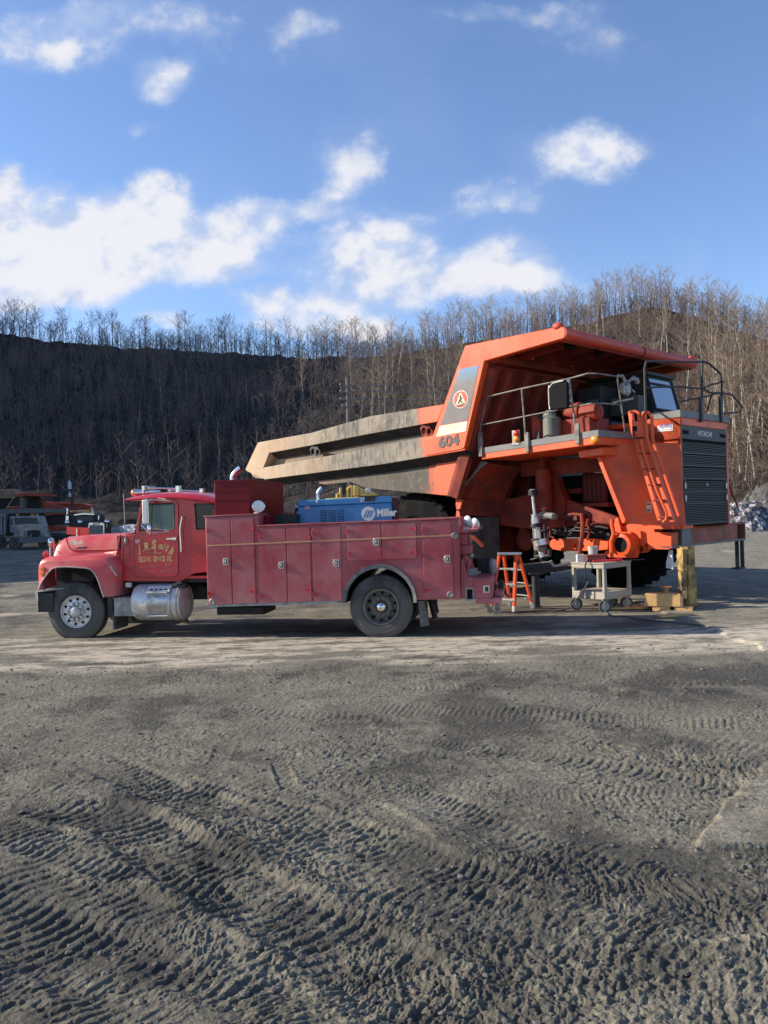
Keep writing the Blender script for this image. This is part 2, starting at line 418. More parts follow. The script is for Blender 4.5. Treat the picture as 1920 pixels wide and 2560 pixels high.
HUMP = gpts(zh((1500, 520), (1560, 460), (1659, 360), (1900, 200)))
def hump(X, Y):
    hp = np.array(HUMP); xs = np.interp(Y, hp[:, 1], hp[:, 0], left=hp[0, 0]+.0, right=hp[-1, 0])
    n = fbm(X, Y, 1.5, 4, .55, 81)*.25
    return np.minimum(X-xs+n, (Y-hp[0, 1]+.1)*1.5+n)
rows = [CAMZ*820/s for s in np.concatenate([np.linspace(1200, 600, 60, endpoint=False), np.linspace(600, 118, 700, endpoint=False), np.linspace(118, 24, 120)])]
rows = np.array(rows); cols = np.tan(np.linspace(math.atan(-.80), math.atan(.80), 1250))
YY, RR = np.meshgrid(rows, cols, indexing='ij'); XX = RR*YY
xf = XX.ravel(); yf = YY.ravel(); zf = ground_height(xf, yf)
damp = .9*sstep(.06, .38, fbm(xf, yf, .55, 4, .6, 5)+.25*fbm(xf, yf, 6, 3, .6, 6)+.10-np.clip(zf, -.08, .08)*3)
for (px_, py_, rx_, ry_) in ((600,670,.7,.30),(710,715,.6,.25),(790,790,.5,.2),(330,430,1.0,.5),(130,460,.9,.4),(60,870,.5,.2),(940,600,.45,.12),(420,560,.7,.4),(240,760,.9,.2),(1410,200,1.0,.35),(1500,195,.8,.3)):
    gx_, gy_ = G(*ZH(px_, py_))[:2]; u_ = (xf-gx_)*math.cos(rad(-30))+(yf-gy_)*math.sin(rad(-30)); v_ = -(xf-gx_)*math.sin(rad(-30))+(yf-gy_)*math.cos(rad(-30))
    damp = np.maximum(damp, 1.4*np.exp(-((u_/rx_)**2+(v_/ry_)**2))*sstep(-.25, .25, fbm(xf, yf, 2.2, 5, .6, 15)))
slab = sstep(-.03, .05, hump(xf, yf)); damp *= 1-slab
fy = yf+fbm(xf, yf, .5, 3, .5, 7)*.9
band = sstep(11.2, 12.6, fy+.35*sstep(2, 6, xf))*(1-sstep(14.0, 14.6, yf)*.75)
strip = sstep(12.5, 13.2, fy-.9*sstep(-3, -6, xf))*(1-sstep(14.2, 14.7, yf+.16*xf))
frost = band*sstep(.02, .34, fbm(xf*.45, yf*1.5, 1.3, 7, .66, 9)+.20*band+.02+.08*sstep(1, 6, xf))
frost = np.maximum(frost, .8*sstep(.05, .3, fbm(xf*.5, yf, .9, 5, .6, 92))*sstep(15.2, 16, yf)*sstep(19, 17, yf)*sstep(2, 6, xf))
frost = np.maximum(frost, strip*sstep(-.18, .22, fbm(xf*.5, yf*1.6, 1.6, 6, .62, 97)))
gp_ = G(45, 1535); frost = np.maximum(frost, 1.2*np.exp(-(((xf-gp_[0])/.9)**2+((yf-gp_[1])/.22)**2))*sstep(-.4, .1, fbm(xf, yf, 1.2, 4, .6, 96)))
frost = np.maximum(frost, slab*.22*sstep(-.3, .2, fbm(xf, yf, 3, 4, .6, 93)))
frost = np.maximum(frost, sstep(.42, .6, fbm(xf, yf, .5, 3, .5, 19))*sstep(15, 17, yf)*.8)
nr, nc = YY.shape; ii = np.arange(nr*nc).reshape(nr, nc)
FQ = np.stack([ii[:-1, :-1], ii[:-1, 1:], ii[1:, 1:], ii[1:, :-1]], -1).reshape(-1, 4)
gm, N, b = newmat('yard_mud')
tc = N.n('ShaderNodeTexCoord').outputs['Object']
ad = N.n('ShaderNodeAttribute', attribute_name='damp').outputs['Fac']; af = N.n('ShaderNodeAttribute', attribute_name='frost').outputs['Fac']
n1 = N.noise(tc, 1.3, 7, .62); n2 = N.noise(tc, 22, 6, .65); n3 = N.noise(tc, 6, 5, .6)
c = N.mix(N.mr(n1, .32, .68), (.160, .146, .108), (.295, .270, .200))
c = N.mix(N.mr(n2, .38, .62), N.mix(.62, c, (.045, .042, .036)), c)
c = N.mix(N.math('MULTIPLY', N.mr(N.noise(tc, 2.2, 6, .65), .52, .66), .35), c, (.07, .064, .054))
c = N.mix(N.math('MULTIPLY', N.mr(N.noise(tc, 95, 3, .7), .56, .70), .45), c, (.34, .31, .25))
c = N.mix(N.math('MULTIPLY', N.mr(N.noise(tc, 50, 4, .7), .56, .66), .6), c, (.035, .032, .028))
c = N.mix(N.math('MULTIPLY', ad, .72), c, (.030, .028, .024))
peb = N.n('ShaderNodeTexVoronoi'); peb.inputs['Scale'].default_value = 38; N.l(tc, peb.inputs['Vector'])
pm = N.math('MULTIPLY', N.mr(peb.outputs['Distance'], .12, .2, 1, 0), N.mr(n3, .5, .62))
c = N.mix(N.math('MULTIPLY', pm, .5), c, (.26, .24, .21))
ff = N.math('MULTIPLY', af, N.mr(N.noise(N.scaled(tc, .6, 1.6, 1), 5, 7, .7), .36, .52))
c = N.mix(N.math('MULTIPLY', ff, .78), c, (.62, .54, .41))
N.l(c, b.inputs['Base Color']); N.l(N.math('SUBTRACT', .95, N.math('MULTIPLY', ad, .22)), b.inputs['Roughness'])
b.inputs['Specular IOR Level'].default_value = .3
bp = N.n('ShaderNodeBump'); bp.inputs['Strength'].default_value = .9; bp.inputs['Distance'].default_value = .022
N.l(N.math('ADD', N.math('MULTIPLY', n2, 1.0), N.math('ADD', N.math('MULTIPLY', N.noise(tc, 70, 4, .7), .5), N.math('MULTIPLY', pm, .35))), bp.inputs['Height']); N.l(bp.outputs[0], b.inputs['Normal'])
tag(npmesh('ground', np.stack([xf, yf, zf], 1), FQ, gm, {'damp': damp, 'frost': frost}), kind='structure')

# ================================================================== terrain: far yard and spoil hill
CREST = [(-900,835),(-400,832),(0,839),(96,851),(241,863),(386,875),(530,881),(675,890),(790,894),(845,895),(989,886),(1116,868),(1250,848),(1400,822),(1520,798),(1656,786),(1740,798),(1830,826),(1920,850),(2300,930),(3000,990)]
_cr = sorted((ab(u, v)[0]/FPX, ab(u, v)[1]/FPX) for u, v in CREST)
_crx = np.array([c[0] for c in _cr]); _crb = np.array([c[1] for c in _cr])
def terrain(X, Y):
    r = X/np.maximum(Y, 1)
    bb = np.interp(r, _crx, _crb)
    Dc = np.interp(r, [-.6, 0, .25, .5], [225, 215, 190, 170]); Db = np.interp(r, [-.6, -.2, .2, .42, .5], [96, 92, 80, 70, 66])
    zc = CAMZ-bb*Dc
    n = fbm(X, Y, .03, 4, .5, 101)
    t = (Y-Db+n*14)/(Dc-Db)
    prof = np.where(t < 1, np.clip(t, 0, 1)**.92, 1.0)
    z = zc*prof
    z = np.where(Y > Dc, zc-(Y-Dc)*.12, z)
    z = z+(fbm(X, Y, .12, 5, .6, 103)*3.2)*sstep(0.02, .2, t)*(.35+.65*sstep(1.0, .9, t))
    z = z+np.abs(fbm(X, Y, .25, 3, .6, 107))*1.4*np.exp(-((t-1)/.03)**2)
    t = t
    z = np.where(t < .03, -.25+fbm(X, Y, .1, 2, .5, 9)*.05, z)
    # unseen high ground added at the left to shade slope and yard
    big = 66*sstep(-122, -178, X)*sstep(95, 125, Y)*sstep(-.53, -.60, r)
    bank = 30*sstep(-46, -72, X+.0*Y)*sstep(24, 34, Y)*(1+.25*fbm(X, Y, .05, 3, .5, 111))*sstep(92, 78, Y)*sstep(-.50, -.60, r)
    return np.maximum(z+big, np.where(bank > .3, bank, -9))
th = np.radians(np.concatenate([np.linspace(-80, -30, 90, endpoint=False), np.linspace(-30, 32, 420, endpoint=False), np.linspace(32, 50, 40)]))
Rr = np.concatenate([np.linspace(24, 64, 30, endpoint=False), np.linspace(64, 245, 250, endpoint=False), np.linspace(245, 420, 15)])
RR2, TT = np.meshgrid(Rr, th, indexing='ij'); X2 = (RR2*np.sin(TT)).ravel(); Y2 = (RR2*np.cos(TT)).ravel(); Z2_ = terrain(X2, Y2)
nr, nc = RR2.shape; ii = np.arange(nr*nc).reshape(nr, nc)
FQ2 = np.stack([ii[:-1, :-1], ii[:-1, 1:], ii[1:, 1:], ii[1:, :-1]], -1).reshape(-1, 4)
hm, N, b = newmat('coal_spoil')
tc = N.n('ShaderNodeTexCoord').outputs['Object']; sx = N.n('ShaderNodeSeparateXYZ'); N.l(tc, sx.inputs[0])
n1 = N.noise(tc, .25, 8, .65); n2 = N.noise(tc, .045, 4, .6)
c = N.mix(N.mr(n1, .35, .7), (.020, .019, .019), (.060, .055, .050))
right = N.mr(N.math('ADD', N.math('DIVIDE', sx.outputs[0], N.math('MAXIMUM', sx.outputs[1], 1)), N.math('MULTIPLY', N.math('SUBTRACT', n2, .5), .5)), .02, .30)
c = N.mix(N.math('MULTIPLY', right, N.mr(n2, .3, .6)), c, (.10, .075, .055))
snow = N.math('MULTIPLY', N.mr(N.noise(N.scaled(tc, 1, 1, 2.5), .9, 8, .7), .62, .68), N.mr(sx.outputs[2], .3, 14, 1, .0))
c = N.mix(N.math('MULTIPLY', snow, .35), c, (.30, .31, .34))
N.l(c, b.inputs['Base Color']); b.inputs['Roughness'].default_value = .95; b.inputs['Specular IOR Level'].default_value = .15
bp = N.n('ShaderNodeBump'); bp.inputs['Strength'].default_value = .8; bp.inputs['Distance'].default_value = .6; N.l(N.noise(tc, .9, 6, .7), bp.inputs['Height']); N.l(bp.outputs[0], b.inputs['Normal'])
tag(npmesh('hillside', np.stack([X2, Y2, Z2_], 1), FQ2, hm), kind='structure')
ym = mat('far_ground', (.13, .12, .105), .95, dirt=(.32, .31, .30), damt=.4, ds=.12, vs=.3)
bs = MB(); bs.box(-700, 700, -60, 900, -3, -.35); tag(obj('base_ground', bs, ym, smooth=False), kind='structure')

# ================================================================== bare trees
rng = np.random.default_rng(7)
def tree_geo(seed, h=10.0, lean=.04, nb=22, spread=.32, dens=1.0, r0=.085, twig=.014, first=.3):
    """returns trunk (V,F) and crown (V,F); triangles"""
    rg = np.random.default_rng(seed)
    def prism(Pp, Rd, k=4):
        Pp = np.array(Pp); n = len(Pp); V = []; Fc = []
        for i in range(n):
            d = Pp[min(i+1, n-1)]-Pp[max(i-1, 0)]; d = d/np.linalg.norm(d)
            a = np.cross(d, (0, 0, 1.0) if abs(d[2]) < .9 else (1.0, 0, 0)); a /= np.linalg.norm(a); b_ = np.cross(a, d)
            for j in range(k):
                t = 2*np.pi*j/k; V.append(Pp[i]+(a*np.cos(t)+b_*np.sin(t))*Rd[i])
        for i in range(n-1):
            for j in range(k):
                p, q = i*k+j, i*k+(j+1) % k; Fc += [(p, q, q+k), (p, q+k, p+k)]
        return V, Fc
    TV, TF, CV, CF = [], [], [], []
    def put(V, Fl, v, f):
        o = len(V); V += list(v); Fl += [tuple(o+i for i in q) for q in f]
    n = 8; pts = []; x = y = 0
    lx, ly = rg.normal(0, lean, 2)
    for i in range(n+1):
        t = i/n; pts.append((h*t*lx+rg.normal(0, .012)*h*t, h*t*ly+rg.normal(0, .012)*h*t, h*t))
    put(TV, TF, *prism(pts, [r0*(1-.9*i/n) for i in range(n+1)], 6))
    P_ = np.array(pts)
    def at(t):
        k = min(int(t*n), n-1); f = t*n-k; return P_[k]*(1-f)+P_[k+1]*f
    for i in range(nb):
        t = first+(1-first)*((i+rg.random())/nb)**.9; t = min(t, .98); p = at(t); az = i*2.4+rg.normal(0, .4)
        el = rg.normal(.80, .22); L = h*spread*(.30+1.05*math.sin(math.pi*min(1, max(0, (t-first)/(1-first))**.8*.86+.12)))*rg.uniform(.55, 1.1)*.8
        dv = np.array((math.cos(az)*math.cos(el), math.sin(az)*math.cos(el), math.sin(el)))
        m1 = p+dv*L*.5+rg.normal(0, .03, 3)*L; e = m1+(dv+np.array((0, 0, .25)))*L*.5
        rb = r0*.38*(1.1-t)+twig
        put(CV, CF, *prism([p, m1, e], [rb, rb*.6, twig*.7], 3))
        for j in range(int(7*dens)):
            s = rg.uniform(.2, 1); q = p*(1-s)+e*s if s > .5 else p+(m1-p)*s*2
            q = p+(m1-p)*min(s*2, 1)+(e-m1)*max(s*2-1, 0)
            d2 = dv+rg.normal(0, .55, 3); d2[2] = abs(d2[2])+.3; d2 /= np.linalg.norm(d2); L2 = L*rg.uniform(.25, .55)*(1.2-s*.6)
            e2 = q+d2*L2
            put(CV, CF, *prism([q, e2], [twig*1.1, twig*.45], 3))
            for k in range(int(4*dens)):
                s3 = rg.uniform(.25, 1); q3 = q+(e2-q)*s3; d3 = d2+rg.normal(0, .6, 3); d3[2] = abs(d3[2])+.1; d3 /= np.linalg.norm(d3)
                e3 = q3+d3*L2*rg.uniform(.3, .6); w = np.cross(d3, rg.normal(0, 1, 3)); w = w/np.linalg.norm(w)*twig*.6
                put(CV, CF, [q3-w, q3+w, e3], [(0, 1, 2)])
    return (np.array(TV), np.array(TF)), (np.array(CV), np.array(CF))
def tmesh(name, VF, m):
    o = npmesh(name, VF[0], VF[1], m); me = o.data; bpy.data.objects.remove(o); return me
bark_d = mat('dark_bark', (.085, .072, .062), .9, var=.3, vs=.8)
bark_t = mat('brown_twig', (.31, .245, .20), .9, var=.25, vs=.5)
bark_p = mat('pale_bark', (.42, .38, .30), .85, var=.25, vs=1.2, dirt=(.10, .08, .07), damt=.42, ds=1.5)
bark_y = mat('straw_twig', (.21, .160, .115), .9, var=.25, vs=.6)
KINDS = {}
def kind(nm, k, tm, cm, **kw):
    L = []
    for i in range(k):
        t, c_ = tree_geo(hash_(nm)+i*31, **kw); L.append((tmesh('trunk', t, tm), tmesh('crown', c_, cm)))
    KINDS[nm] = L
def hash_(s): return sum(ord(ch)*(i+3) for i, ch in enumerate(s))
kind('crest', 10, bark_d, bark_t, h=10, nb=20, spread=.34, r0=.115, twig=.017, first=.36, lean=.05)
kind('crest_thin', 5, bark_d, bark_t, h=9, nb=13, spread=.24, r0=.08, twig=.02, first=.3)
kind('slim', 6, mat('grey_bark', (.16, .145, .13), .9, var=.3, vs=.8), mat('dark_twig', (.09, .078, .07), .9), h=11, nb=11, spread=.13, r0=.07, twig=.010, first=.5, lean=.06, dens=.7)
kind('pale', 6, bark_p, bark_y, h=11, nb=22, spread=.26, r0=.095, twig=.016, first=.25, lean=.07)
kind('shrub', 4, bark_y, bark_y, h=6, nb=26, spread=.5, r0=.06, twig=.016, first=.08, lean=.1)
MARK = [(-400,60,'far left edge'),(60,160,'left of the transformer pole'),(160,260,'above the black semi tractor'),(260,380,'above the red hood'),(380,470,'above the red cab'),(470,600,'above the tall red box'),(600,700,'above the tail of the dusty bed'),(700,800,'above the blue welder'),
 (800,900,'by the tall power pole'),(900,1010,'right of the tall power pole'),(1010,1110,'above the middle of the dusty bed'),(1110,1240,'left of the orange canopy'),(1240,1340,'above the rear of the canopy'),(1340,1440,'behind the canopy corner'),(1440,1560,'above the canopy tube'),(1560,1680,'above the operator cab'),(1680,1780,'above the black front rails'),(1780,1860,'just right of the grille'),(1860,2400,'near the right edge')]
def where(X, Y):
    u = 960+X/Y*FPX
    return next(t for a, b, t in MARK if a <= u < b) if u < 2400 else 'near the right edge'
def put_tree(knd, X, Y, s, name, label, group, i, wid=1.0, z=None):
    zz = float(terrain(np.array([X]), np.array([Y]))[0]) if z is None else z
    t = bpy.data.objects.new(name, None); COL.objects.link(t); t.empty_display_size = .5
    t.location = (X, Y, zz-.15); t.rotation_euler = (0, 0, rng.uniform(0, 6.28)); t.scale = (s*wid, s*wid, s)
    sz = 'tall' if s > 1.02 else 'short' if s < .8 else 'middling'
    tag(t, sz+' '+label+', '+where(X, Y), 'tree', group)
    tm, cm = KINDS[knd][i % len(KINDS[knd])]
    a = bpy.data.objects.new('trunk', tm); COL.objects.link(a); a.parent = t
    c_ = bpy.data.objects.new('crown', cm); COL.objects.link(c_); c_.parent = t
    return t
def dc(r): return float(np.interp(r, [-.6, 0, .25, .5], [225, 215, 190, 170]))
cnt = 0
# crest, left and centre: a thin row against the sky
us = list(np.linspace(-60, 800, 96)+rng.normal(0, 8, 96))
for u in us:
    r = ab(u, 860)[0]/FPX; D = dc(r)+rng.uniform(-3, 5)
    gap = .62 if 385 < u < 440 or 180 < u < 230 else 1
    put_tree('crest' if rng.random() < .7 else 'crest_thin', r*D, D, rng.uniform(.62, 1.08)*1.0*gap, 'bare_tree', 'backlit bare tree on the black ridge', 'bare trees on the ridge at left', cnt); cnt += 1
us = list(np.linspace(800, 1240, 62)+rng.normal(0, 6, 62))
for u in us:
    r = ab(u, 860)[0]/FPX; D = dc(r)+rng.uniform(-8, 6)
    put_tree('crest' if rng.random() < .75 else 'crest_thin', r*D, D, rng.uniform(.7, 1.2)*float(np.interp(u, [800, 1240], [.85, 1.05])), 'bare_tree', 'grey bare tree on the dark ridge', 'bare trees on the middle of the ridge', cnt); cnt += 1
us = list(np.linspace(1240, 2010, 112)+rng.normal(0, 8, 112))
for u in us:
    r = ab(u, 860)[0]/FPX; D = dc(r)+rng.uniform(-14, 5)
    put_tree('crest', r*D, D, rng.uniform(.5, 1.08)*.95, 'bare_tree', 'brown bare tree on the ridge top', 'bare trees on the ridge at right', cnt); cnt += 1
# pale birches at the foot of the hill on the right
k = 0
for u in np.linspace(1790, 2040, 34)+rng.normal(0, 5, 34):
    r = ab(u, 1250)[0]/FPX; D = rng.uniform(74, 98)
    put_tree('pale', r*D, D, rng.uniform(.85, 1.3), 'birch_tree', 'pale birch at the hill foot', 'pale birches at the foot of the hill', k); k += 1
# sunlit pale trees on the slope behind the bed
for u in np.linspace(880, 1250, 32)+rng.normal(0, 12, 32):
    r = ab(u, 1050)[0]/FPX; D = rng.uniform(110, 165)
    put_tree('pale' if rng.random() < .75 else 'shrub', r*D, D, rng.uniform(.75, 1.15), 'birch_tree', 'pale bare tree on the slope', 'pale trees on the slope behind the bed', k); k += 1
for u in np.linspace(1240, 2000, 40)+rng.normal(0, 12, 40):
    r = ab(u, 1050)[0]/FPX; D = rng.uniform(105, 160)
    put_tree('pale', r*D, D, rng.uniform(.7, 1.15), 'birch_tree', 'pale tree on the brown slope', 'pale trees on the slope behind the canopy', k); k += 1
# a few that stand out on the dark slope
for u, v, s in ((405,1090,.9),(470,1130,1.0),(520,1150,.95),(300,1160,.8),(200,1170,.9),(330,1180,.75),(760,1060,.9),(590,1160,.6),(700,1120,.7),(380,1010,.7),(620,1100,.7),(820,1060,.8),(100,1120,.7),(545,1190,.9),(455,1190,.8),(250,1100,.7),(640,1010,.6),
   (50,1180,.8),(150,1190,.7),(225,1200,.9),(430,1200,.8),(500,1195,.9),(575,1120,.7),(660,1180,.9),(720,1190,.8),(780,1140,.8),(350,1130,.7),(60,1050,.6),(160,1020,.6),(290,1040,.6),(540,1040,.7),(700,1030,.7),(850,1010,.7),(480,980,.6),(120,960,.6)):
    r = ab(u, v)[0]/FPX; D = float(np.interp(v, [950, 1200], [190, 108]))
    put_tree('pale' if (u, v) in ((405,1090),(760,1060)) else 'slim', r*D, D, s*rng.uniform(.85, 1.15), 'birch_tree', 'slender tree on the shaded slope', 'pale trees on the dark slope', k); k += 1
# uncountable brush and young growth over the slope: one object
def brush(name, n, seed, rfun, hfun, m, thick):
    rg = np.random.default_rng(seed); base = []
    for i in range(6):
        (tv, tf), (cv, cf) = tree_geo(900+i+seed, h=1.0, nb=9, spread=.34, dens=.55, r0=.011, twig=thick, first=.2, lean=.1)
        base.append((np.vstack([tv, cv]), np.vstack([tf, cf+len(tv)])))
    VV, FF, o = [], [], 0
    for i in range(n):
        X, Y = rfun(rg); h = hfun(rg, X, Y); zz = float(terrain(np.array([X]), np.array([Y]))[0])
        v, f = base[i % 6]; a = rg.uniform(0, 6.28); ca, sa = math.cos(a), math.sin(a); w = h*rg.uniform(.8, 1.3)
        V = np.stack([(v[:, 0]*ca-v[:, 1]*sa)*w+X, (v[:, 0]*sa+v[:, 1]*ca)*w+Y, v[:, 2]*h+zz-.1], 1)
        VV.append(V); FF.append(f+o); o += len(v)
    return tag(npmesh(name, np.vstack(VV), np.vstack(FF), m, smooth=False), kind='stuff')
def rf_left(rg):
    r = rg.uniform(-.56, .10); Y = rg.uniform(100, dc(r)-2); return r*Y, Y
def rf_right(rg):
    r = rg.uniform(.02, .58); Y = 72+rg.random()**1.0*(dc(r)+6-72); return r*Y, Y
dk = mat('dark_brush', (.13, .105, .095), .95, var=.3, vs=.1)
bk = mat('brown_brush', (.155, .105, .080), .95, var=.35, vs=.08)
tag(brush('hillside_brush', 3600, 3, rf_left, lambda g, X, Y: g.uniform(1.5, 6), dk, .004), 'dark leafless brush over the black slope at left', 'brush')
tag(brush('hillside_brush', 3400, 5, rf_right, lambda g, X, Y: g.uniform(1.5, 5.5), bk, .0036), 'brown leafless brush over the sunlit slope at right', 'brush')
def rf_crest(rg):
    r = rg.uniform(-.56, .56); Y = dc(r)+rg.uniform(-4, 5); return r*Y, Y
tag(brush('ridge_brush', 900, 8, rf_crest, lambda g, X, Y: g.uniform(2, 6.5), bark_d, .0045), 'low grey leafless growth between the trees along the ridge', 'brush')
# ================================================================== materials shared by the vehicles
DUST = (.33, .27, .245)
m_red = mat('dusty_red_paint', (.33, .028, .042), .38, var=.14, vs=1.2, dirt=(.41, .145, .145), damt=.49, ds=1.1, streak=.5, droughness=.62, low=(.55, 1.15), coat=.1, bump=.05, bs_=14)
m_red2 = mat('clean_red_paint', (.47, .020, .030), .28, var=.12, vs=2, dirt=(.40, .10, .10), damt=.33, ds=1.4, droughness=.6, coat=.35)
m_redd = mat('deep_red_paint', (.15, .003, .010), .38, var=.1, vs=2, dirt=(.17, .012, .018), damt=.32, ds=2, coat=.0); m_redd.node_tree.nodes['Principled BSDF'].inputs['Specular IOR Level'].default_value = .22
m_pink = mat('pale_red_paint', (.56, .050, .052), .42, var=.08, vs=2, dirt=(.50, .17, .155), damt=.42, ds=1.8, droughness=.65, low=(.75, 1.25), coat=.15)  # lighter, pinker red for hood and fenders
m_gold = mat('gold_lettering', (.62, .40, .13), .5, dirt=(.40, .13, .11), damt=.40, ds=14, droughness=.7)
m_stripe = mat('gold_stripe', (.55, .28, .12), .5, dirt=(.42, .14, .12), damt=.38, ds=6)
m_chrome = mat('chrome', (.72, .71, .70), .16, 1.0, var=.05, dirt=(.35, .32, .30), damt=.30, ds=5, droughness=.6)
m_alu = mat('dusty_aluminium', (.62, .60, .57), .38, .45, var=.1, vs=5, dirt=(.30, .28, .25), damt=.38, ds=4, streak=.4, bump=.15)
m_rub = mat('rubber', (.028, .028, .029), .75, var=.25, vs=8, dirt=(.105, .098, .088), damt=.52, ds=3, low=(.05, .3), bump=.3, bs_=60)
m_rim = mat('dusty_steel_rim', (.16, .145, .125), .65, .3, var=.2, vs=12, dirt=(.26, .23, .19), damt=.45, ds=7)
m_blk = mat('black_metal', (.014, .014, .015), .6, var=.3, vs=5, dirt=(.055, .050, .045), damt=.34, ds=3)
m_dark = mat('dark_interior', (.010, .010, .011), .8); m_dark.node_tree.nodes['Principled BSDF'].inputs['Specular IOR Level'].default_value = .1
m_white = mat('white_enamel', (.72, .70, .66), .4, dirt=(.42, .38, .32), damt=.35, ds=6)
m_plate = mat('grey_steel', (.34, .335, .32), .5, .25, var=.2, vs=8, dirt=(.17, .15, .13), damt=.45, ds=5, bump=.2)
m_latch = mat('latch_metal', (.58, .55, .50), .35, .7, dirt=(.30, .22, .2), damt=.35, ds=20)
m_amber = mat('amber_lens', (.85, .28, .02), .3)
m_redlens = mat('red_lens', (.62, .015, .02), .18, coat=.5)
m_blue = mat('blue_paint', (.020, .165, .38), .36, var=.08, vs=2, dirt=(.11, .22, .34), damt=.36, ds=2.5, droughness=.6, coat=.2)
m_blued = mat('blue_louvre', (.010, .035, .09), .5)
def glassmat(name, tint, rough=.04, tr=.9):
    m, N, b = newmat(name)
    b.inputs['Base Color'].default_value = (*tint, 1); b.inputs['Roughness'].default_value = rough; b.inputs['IOR'].default_value = 1.45
    # thin pane: mostly see-through, reflected sky and dust film put into the base colour
    t = N.n('ShaderNodeBsdfTransparent'); t.inputs[0].default_value = (*tint, 1)
    b.inputs['Base Color'].default_value = (tint[0]*.32, tint[1]*.36, tint[2]*.36, 1)
    mx = N.n('ShaderNodeMixShader'); tc = N.n('ShaderNodeTexCoord').outputs['Object']
    N.l(N.mr(N.noise(tc, 3, 4), .3, .7, tr, tr-.18), mx.inputs[0]); N.l(b.outputs[0], mx.inputs[1]); N.l(t.outputs[0], mx.inputs[2])
    o = [x for x in N.nt.nodes if x.type == 'OUTPUT_MATERIAL'][0]; N.l(mx.outputs[0], o.inputs[0]); return m
m_glass = glassmat('window_glass', (.72, .86, .80), .08, .56)
m_glassd = glassmat('tinted_glass', (.18, .20, .20), .05, .5)

# ================================================================== red service truck
_o = G(955, 1594)
ST = Frame(_o[0], _o[1], -9.5)
truck = thing('service_truck', 'old red welding service truck with tool cabinets and gold door lettering', 'truck', (_o[0], _o[1], 0), rad(-9.5))
Z1 = Z(60, 1180, 3.318); Zb = Z(500, 1180, 3.318); Z3 = Z(800, 1200, 3.318)
def q1(pts, w): return [ST.at_s(Z1(*p), w) for p in pts]
def q2(pts, w): return [ST.at_s(Zb(*p), w) for p in pts]
def q3(pts, w): return [ST.at_s(Z3(*p), w) for p in pts]
WID = 2.42
def arc(cx, cy, rx, ry, a0, a1, n):
    return [(cx+rx*math.cos(rad(a0+(a1-a0)*i/n)), cy+ry*math.sin(rad(a0+(a1-a0)*i/n))) for i in range(n+1)]
# ---- cabinet body: near side, far side
archz = q3(arc(497, 1005, 285, 285, 180, 360, 22), 0)
low_r = q3([(805, 995), (1165, 990)], 0)
tall = q2([(62, 1118), (40, 375), (482, 352)], 0)
lowl = q2([(485, 452)], 0); lowr = q3([(1150, 322)], 0)
side = [tall[0], tall[1], tall[2], lowl[0], lowr[0], low_r[1], low_r[0]]+list(reversed(archz))+q2([(1186, 1083)], 0)
t0 = (side[0][0]+side[1][0])/2; t1 = lowr[0][0]; zb = min(s[1] for s in side[:1])
mb = MB(); mb.prism(side, .012, .56)
body = obj('cabinet_body', mb, m_red, truck, .012)
mb = MB(); mb.prism(side, WID-.56, WID-.012); obj('cabinet_body', mb, m_red, truck, .012)
lift = (low_r[1][1]-tall[0][1])/(low_r[1][0]-tall[0][0])     # the body stands nose-down a little
def zat(t, z): return z+(t-t0)*lift                           # height that follows the body's tilt
mb = MB(); zf = lowl[0][1]-.42
mb.hexa([(t0+.01, .55, zf-.06), (t1-.01, .55, zf+lift*3.9-.06), (t1-.01, WID-.55, zf+lift*3.9-.06), (t0+.01, WID-.55, zf-.06), (t0+.01, .55, zf), (t1-.01, .55, zf+lift*3.9), (t1-.01, WID-.55, zf+lift*3.9), (t0+.01, WID-.55, zf)])
obj('load_floor', mb, m_plate, truck)
# lip along the top of the cabinets
mb = MB()
for w in (.27, WID-.27):
    for A, B in ((tall[1], tall[2]), (lowl[0], lowr[0])):
        mb.hexa([(A[0]-.02, w-.29, A[1]), (B[0]+.01, w-.29, B[1]), (B[0]+.01, w+.29, B[1]), (A[0]-.02, w+.29, A[1]), (A[0]-.02, w-.29, A[1]+.022), (B[0]+.01, w-.29, B[1]+.022), (B[0]+.01, w+.29, B[1]+.022), (A[0]-.02, w+.29, A[1]+.022)])
obj('tread_plate_lip', mb, m_red, truck, .004)
# bottom skirt edge, dusty
mb = MB(); A, B = tall[0], q2([(1186, 1083)], 0)[0]
mb.hexa([(A[0], .0, A[1]-.01), (B[0], .0, B[1]-.01), (B[0], .03, B[1]-.01), (A[0], .03, A[1]-.01), (A[0], .0, A[1]+.035), (B[0], .0, B[1]+.035), (B[0], .03, B[1]+.035), (A[0], .03, A[1]+.035)])
obj('bottom_rail', mb, m_plate, truck)
# ---- doors
def door(quad, latch=None, hinges=(), z=q2):
    pts = z(quad, 0)
    mb = MB(); mb.prism(pts, -.012, .011)
    d_ = obj('cabinet_door', mb, m_red, truck, .004)
    for (x, y) in ([latch] if latch else []):
        (t, zz), = z([(x, y)], 0)
        m1 = MB(); m1.prism([(t-.06, zz), (t-.035, zz+.062), (t+.05, zz+.062), (t+.05, zz-.062), (t-.035, zz-.062)], -.024, -.010, 0)
        m1.box(t-.022, t+.034, -.0265, -.0235, zz-.044, zz+.044, 1); m1.box(t-.012, t+.016, -.034, -.026, zz-.026, zz+.030, 0)
        obj('latch', m1, [m_latch, m_blk], d_, .002)
    for (x, y, sg) in hinges:
        (t, zz), = z([(x, y)], 0)
        m1 = MB(); m1.prism([(t, zz+.028), (t+sg*.11, zz+.01), (t+sg*.11, zz-.01), (t, zz-.028)], -.020, -.010); m1.cyl((t, -.022, zz-.04), (t, -.022, zz+.04), .010, n=8)
        obj('hinge', m1, m_red2, d_)
    return d_
